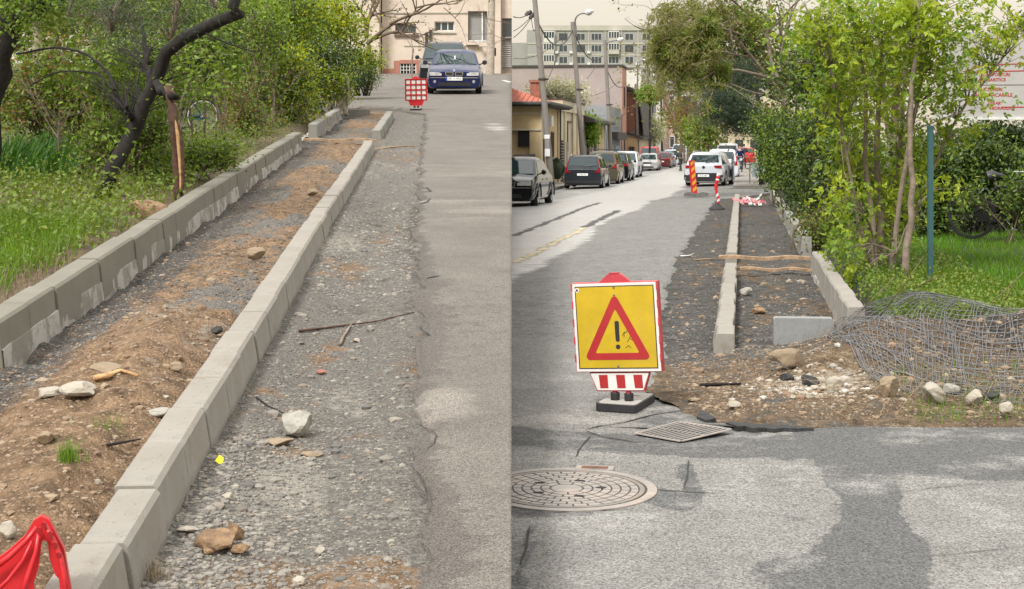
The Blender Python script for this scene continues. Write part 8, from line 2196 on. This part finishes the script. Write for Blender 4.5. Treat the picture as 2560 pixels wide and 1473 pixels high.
# drooping fringe of leafy strands
root = thing('willow_strands', 'pale green leafy strands hanging down at the edge of the overhanging tree', 'branches', Matrix.Translation(ray(1720, 20, 46)))
base = root.matrix_world.translation
m_ = MB(); LP = []
rs_ = random.Random(12)
for i in range(150):
    px = rs_.choice((rs_.uniform(1640, 1720), rs_.uniform(1660, 1800), rs_.uniform(1680, 1790))); py = rs_.uniform(10, 170) if px > 1650 else rs_.uniform(20, 150); d = rs_.uniform(43, 49); L = rs_.uniform(.4, 1.6) * (1.25 if px > 1660 else .8)
    p = ray(px + 18, py - 12, d); P = [p]; v = Vector((-.5, 0, .15))
    for k in range(7):
        v = (v + Vector((rs_.gauss(0, .1), rs_.gauss(0, .1), -.30))).normalized(); p = p + v * L / 7; P.append(p); LP.append(p)
    m_.tube([q - base for q in P], [.010 - .001 * k for k in range(8)], 3, False)
m_.build('strand', M['bark_grey'], root, None, True)
LP = np.array([p[:] for p in LP]); P = np.repeat(LP, 7, 0) + r.normal(size=(len(LP) * 7, 3)) * .05
V, Fq = leaves_arrays(P, np.tile([0, 0, -.9], (len(P), 1)) + r.normal(size=P.shape) * .3, .17, 'lance', r)
np_mesh('foliage', V - np.array(base), Fq, M['leaf_ash'], root)
b_ = glow(1905, 60)
plant('conifer', 'dark conifer with shaggy hanging boughs over the pavement', 'tree', b_, [([b_, ray(1900, 300, 60), ray(1880, 150, 60)], .14, .06), ([ray(1880, 300, 60), ray(1830, 260, 59), ray(1790, 280, 58)], .05, .02), ([ray(1878, 260, 60), ray(1820, 220, 59), ray(1775, 240, 58)], .05, .02)],
      [ell(1830, 270, 57, 55, 50, 1.2), ell(1790, 265, 56, 35, 50, .8), ell(1860, 300, 57, 40, 40, 1.0), ell(1850, 200, 58, 60, 50, 1.0)], 420, 70, .20, 'needle', ['needle', 'needle', 'needle_wisp'], 'bark_dark', 340, None, .26, .3, .012, extra=(0, 0, -.7))
# thin street trees far down the road
for i, (px, d, top, tone, lab) in enumerate(((1690, 175, 250, 'leaf_ash', 'thin reddish trunk by the salmon house'), (1702, 150, 240, 'leaf_rust', 'dark thin trunk before the reddish block'), (1720, 150, 230, 'leaf_rust', 'thin trunk next towards the green tree'), (1745, 120, 260, 'leaf_bright', 'light green street tree beyond the parked cars'), (1768, 112, 270, 'leaf_mid', 'green street tree before the pick-up'), (1732, 190, 280, 'pinkblossom', 'small tree in pink blossom far down the street'))):
    b_ = rpt(d, (px - 1854) * d / 3600, 0)
    fol = [ell(px, 335 if tone in ('leaf_bright', 'leaf_mid') else 300, d, 34 if i != 2 else 25, 32 if i in (3, 4) else 40, 1.2)]
    plant('street_tree', lab, 'tree', b_, [([b_, ray(px + 1, 320, d), ray(px - 3, top, d)], .17, .09), ([ray(px, 330, d), ray(px + 12, 290, d), ray(px + 16, 260, d)], .07, .03), ([ray(px, 325, d), ray(px - 12, 295, d), ray(px - 18, 270, d)], .07, .03)], fol, 70 if i in (3, 4, 5) else 30, 20, .30, 'oval', [tone], 'bark_brown', 350 + i, 'thin street trees', .5)
for i, (px, d) in enumerate(((1688, 172), (1712, 160), (1730, 140), (1752, 168))):
    b_ = rpt(d, (px - 1854) * d / 3600, 0)
    bare_tree(('bare brown street tree, first past the salmon house', 'bare brown street tree, second past the salmon house', 'bare brown street tree nearest the light green one', 'bare brown street tree behind the light green one')[i], b_, [(b_, ray(px, 335, d), .14, 0), (ray(px, 337, d), ray(px - 6, 300, d), .09, 4), (ray(px, 337, d), ray(px + 8, 295, d), .09, 4), (ray(px, 335, d), ray(px + 1, 285, d), .09, 4)], 'bark_brown', 370 + i, spread=.4, ratio=.7, leafn=260, leafsize=.16, leafmats=['leaf_rust', 'pinkblossom'], group='thin street trees')
# trees in blossom between the houses
for i, (px, py, rx, ry, d, lab) in enumerate(((1400, 232, 75, 26, 92, 'tree in white blossom behind the ochre and the buff house'), (1635, 325, 24, 34, 142, 'small tree in white blossom by the brick gable'), (1625, 236, 22, 14, 118, 'leafy green branches before the brick gable'), (1468, 325, 10, 34, 95, 'small green shrub tree beside the grey house'))):
    s_ = d; t_ = (px - 1854) * d / 3600; b_ = rpt(s_, t_, 0)
    plant('garden_tree', lab, 'tree', b_, [([b_, ray(px, py + 30, d), ray(px + 4, py - 10, d)], .10, .04), ([ray(px, py + 30, d), ray(px - rx * .6, py, d)], .05, .02), ([ray(px, py + 30, d), ray(px + rx * .6, py, d)], .05, .02)], [ell(px, py, d, rx, ry, 1.2)], 150, 22, .20, 'oval', [('blossom', 'blossom', 'leaf_bright', 'leaf_bright')[i]], 'bark_dark', 360 + i, None, .30)

# lawn
r = np.random.default_rng(400)
n = 48000
u = r.random(n); S = 1 / (1 / 10.9 + u * (1 / 22.5 - 1 / 10.9)); T = r.uniform(1.15, 7.5, n)
heap = np.exp(-((S - 10.0) / 1.1) ** 2 - ((T - 2.6) / 1.6) ** 2)
k = (r.random(n) > heap * 1.6) & (S > 11.2 + .4 * fbm(T * 2, S, 141, 2)) & (r.random(n) < .35 + .65 * sstep(1.2, 2.0, T + .3 * fbm(S, T, 145, 2)))
S, T = S[k], T[k]; P = np.stack([HR_ * S + T, S, zr(S, T) + hR(S, T)], -1)
V, Fq = blades(P, r.uniform(.05, .13, len(P)) * (.6 + .8 * vnoise(S * 1.5, T * 1.5, 9)), r.uniform(.0035, .007, len(P)), np.array([0, 0, 0]), r, 2)
stuff('grass', V, Fq, 'grass', 'bright green lawn behind the wire mesh heap', 'grass')
n = 12000; S = 1 / (1 / 10.6 + r.random(n) * (1 / 33 - 1 / 10.6)); T = r.uniform(1.12, 2.4, n)
P = np.stack([HR_ * S + T, S, zr(S, T) + hR(S, T) + r.uniform(.01, .16, n)], -1)
V, Fq = leaves_arrays(P, r.normal(size=P.shape) * .4, .035, 'oval', r, .9)
stuff('weeds', V, Fq, 'leaf_mid', 'leafy weeds at the foot of the maple and the lower hedge', 'weeds')
n = 2600; S = r.uniform(8.05, 9.4, n); T = r.uniform(.95, 3.2, n); k = r.random(n) < .3 + .7 * np.exp(-((S - 8.25) / .25) ** 2); S, T = S[k], T[k]
P = np.stack([HR_ * S + T, S, hR(S, T)], -1)
V, Fq = blades(P, r.uniform(.03, .12, len(P)), r.uniform(.001, .0025, len(P)), np.array([0, -.2, 0]), r, 2)
stuff('grass', V, Fq, 'grass_long', 'sparse grass along the front foot of the wire mesh heap', 'grass')
n = 800; S = r.uniform(8.0, 11, n); T = r.uniform(-.2, 3.4, n)
P = np.stack([HR_ * S + T, S, hR(S, T)], -1)
V, Fq = blades(P, r.uniform(.03, .15, len(P)), r.uniform(.0008, .0018, len(P)), np.array([.3, -.3, 0]), r, 2)
stuff('dry_grass', V, Fq, 'drystem', 'dry straw strewn over the soil before the narrow kerb', 'dry grass')

# ================================================================== PEOPLE
def skin_mesh(name, nodes, edges, mat, parent, sub=1):
    me = bpy.data.meshes.new(name); me.from_pydata([n[0] for n in nodes], edges, [])
    o = bpy.data.objects.new(name, me); COL.objects.link(o)
    sk = o.modifiers.new("skin", 'SKIN'); o.modifiers.new("sub", 'SUBSURF').levels = sub
    for i, n in enumerate(nodes):
        me.skin_vertices[0].data[i].radius = (n[1], n[1] * (n[2] if len(n) > 2 else 1)); me.skin_vertices[0].data[i].use_root = i == 0
    bpy.context.view_layer.update()
    m2 = bpy.data.meshes.new_from_object(o.evaluated_get(bpy.context.evaluated_depsgraph_get()))
    bpy.data.objects.remove(o)
    m2.name = name; m2.materials.clear(); m2.materials.append(M[mat]); m2.polygons.foreach_set('use_smooth', [True] * len(m2.polygons))
    return link(name, m2, parent)
def person(label, Mx, coat, legs, bend=0.0, stride=.16, arm=.2, hat=None, group='people on the lower street'):
    root = thing('person', label, 'person', Mx, group)
    hx = lambda z, y=0.0: y + max(0, z - .95) * math.sin(bend) / max(math.cos(bend), .3) * 0.9
    hz = lambda z: .93 + (z - .93) * math.cos(bend) if z > .93 else z
    J = {}
    def N(k, x, y, z): J[k] = (x, hx(z, y), hz(z)); return J[k]
    N('pel', 0, 0, .95); N('waist', 0, .0, 1.10); N('chest', 0, .01, 1.32); N('neck', 0, .0, 1.48); N('head0', 0, .02, 1.58); N('head1', 0, .03, 1.70)
    for s_, k in ((1, 'r'), (-1, 'l')):
        N('sh' + k, s_ * .19, 0, 1.41); J['el' + k] = (s_ * .25, J['sh' + k][1] + arm * s_ * .5 + .03, J['sh' + k][2] - .28); J['wr' + k] = (s_ * .23, J['el' + k][1] + .12, J['el' + k][2] - .22); J['ha' + k] = (s_ * .22, J['wr' + k][1] + .05, J['wr' + k][2] - .09)
        J['hip' + k] = (s_ * .09, 0, .90); J['kn' + k] = (s_ * .095, s_ * stride * .6 + .03, .50); J['an' + k] = (s_ * .10, s_ * stride, .09); J['to' + k] = (s_ * .11, s_ * stride + .14, .04)
    body = [('pel', .13, .8), ('waist', .125, .75), ('chest', .15, .72), ('neck', .055), ('head0', .075), ('head1', .085), ('shr', .06), ('elr', .042), ('wrr', .030), ('har', .036), ('shl', .06), ('ell', .042), ('wrl', .030), ('hal', .036), ('hipr', .085), ('knr', .058), ('anr', .04), ('tor', .036), ('hipl', .085), ('knl', .058), ('anl', .04), ('tol', .036)]
    ix = {b[0]: i for i, b in enumerate(body)}
    E = [('pel', 'waist'), ('waist', 'chest'), ('chest', 'neck'), ('neck', 'head0'), ('head0', 'head1'), ('chest', 'shr'), ('shr', 'elr'), ('elr', 'wrr'), ('wrr', 'har'), ('chest', 'shl'), ('shl', 'ell'), ('ell', 'wrl'), ('wrl', 'hal'), ('pel', 'hipr'), ('hipr', 'knr'), ('knr', 'anr'), ('anr', 'tor'), ('pel', 'hipl'), ('hipl', 'knl'), ('knl', 'anl'), ('anl', 'tol')]
    skin_mesh('body', [(J[b[0]],) + tuple(b[1:]) for b in body], [(ix[a], ix[c]) for a, c in E], 'skin', root)
    def wear(nm, lst_, ed, mat):
        ii = {b[0]: i for i, b in enumerate(lst_)}
        skin_mesh(nm, [(J[b[0]],) + tuple(b[1:]) for b in lst_], [(ii[a], ii[c]) for a, c in ed], mat, root)
    wear('jacket', [('chest', .185, .75), ('waist', .165, .78), ('pel', .165, .8), ('neck', .075), ('shr', .085), ('elr', .062), ('wrr', .048), ('shl', .085), ('ell', .062), ('wrl', .048)], [('chest', 'waist'), ('waist', 'pel'), ('chest', 'neck'), ('chest', 'shr'), ('shr', 'elr'), ('elr', 'wrr'), ('chest', 'shl'), ('shl', 'ell'), ('ell', 'wrl')], coat)
    wear('trousers', [('pel', .145, .82), ('hipr', .10), ('knr', .078), ('anr', .062), ('hipl', .10), ('knl', .078), ('anl', .062)], [('pel', 'hipr'), ('hipr', 'knr'), ('knr', 'anr'), ('pel', 'hipl'), ('hipl', 'knl'), ('knl', 'anl')], legs)
    for k in 'rl':
        m_ = MB(); a, t = Vector(J['an' + k]), Vector(J['to' + k]); m_.tube([a + Vector((0, -.06, -.04)), a + Vector((0, 0, -.03)), t + Vector((0, 0, .005)), t + Vector((0, .05, 0))], [.045, .055, .048, .025], 8); m_.build('shoe', M['black'], root, None, True)
    h = Vector(J['head1']); 
    m_ = MB(); m_.lathe([(.093, -.03), (.098, .02), (.085, .07), (.05, .10), (.001, .11)], Matrix.Translation(h + Vector((0, -.02, 0))), 12); m_.build('hair', M[hat or 'hair'], root, None, True)
    return root
person('person in a navy jacket and dark jeans walking on the far pavement', rmat(92, D2(1850, 92), .125, math.radians(170)), 'navy', 'jeans', 0.05, .14)
person('person in a red jacket farther along the pavement', rmat(104, D2(1838, 104), .125, math.radians(160)), 'redcloth', 'jeans', 0.05, .10)
person('person in black with a red bag standing behind the walker in navy', rmat(108, D2(1860, 108), .125, math.radians(0)), 'darkcloth', 'darkcloth', 0.0, .06)
person('dark dressed person bending beside the parked cars in the roadway', rmat(112, D2(1702, 112), .0, math.radians(40)), 'darkcloth', 'darkcloth', 0.55, .2)
root = thing('red_bag', 'red bag hanging beside the person in black', 'bag', rmat(107.4, D2(1868, 107.4), .125 + .75))
b = MB(); b.prism(rounded([(-.19, 0), (.19, 0), (.15, .42), (-.15, .42)], .05, 3), up_plane(0, .08, 0), .16); b.build('bag_body', M['redcloth'], root)
b = MB(); b.tube([(-.08, 0, .42), (-.06, 0, .55), (.06, 0, .55), (.08, 0, .42)], .015, 6); b.build('strap', M['black'], root)
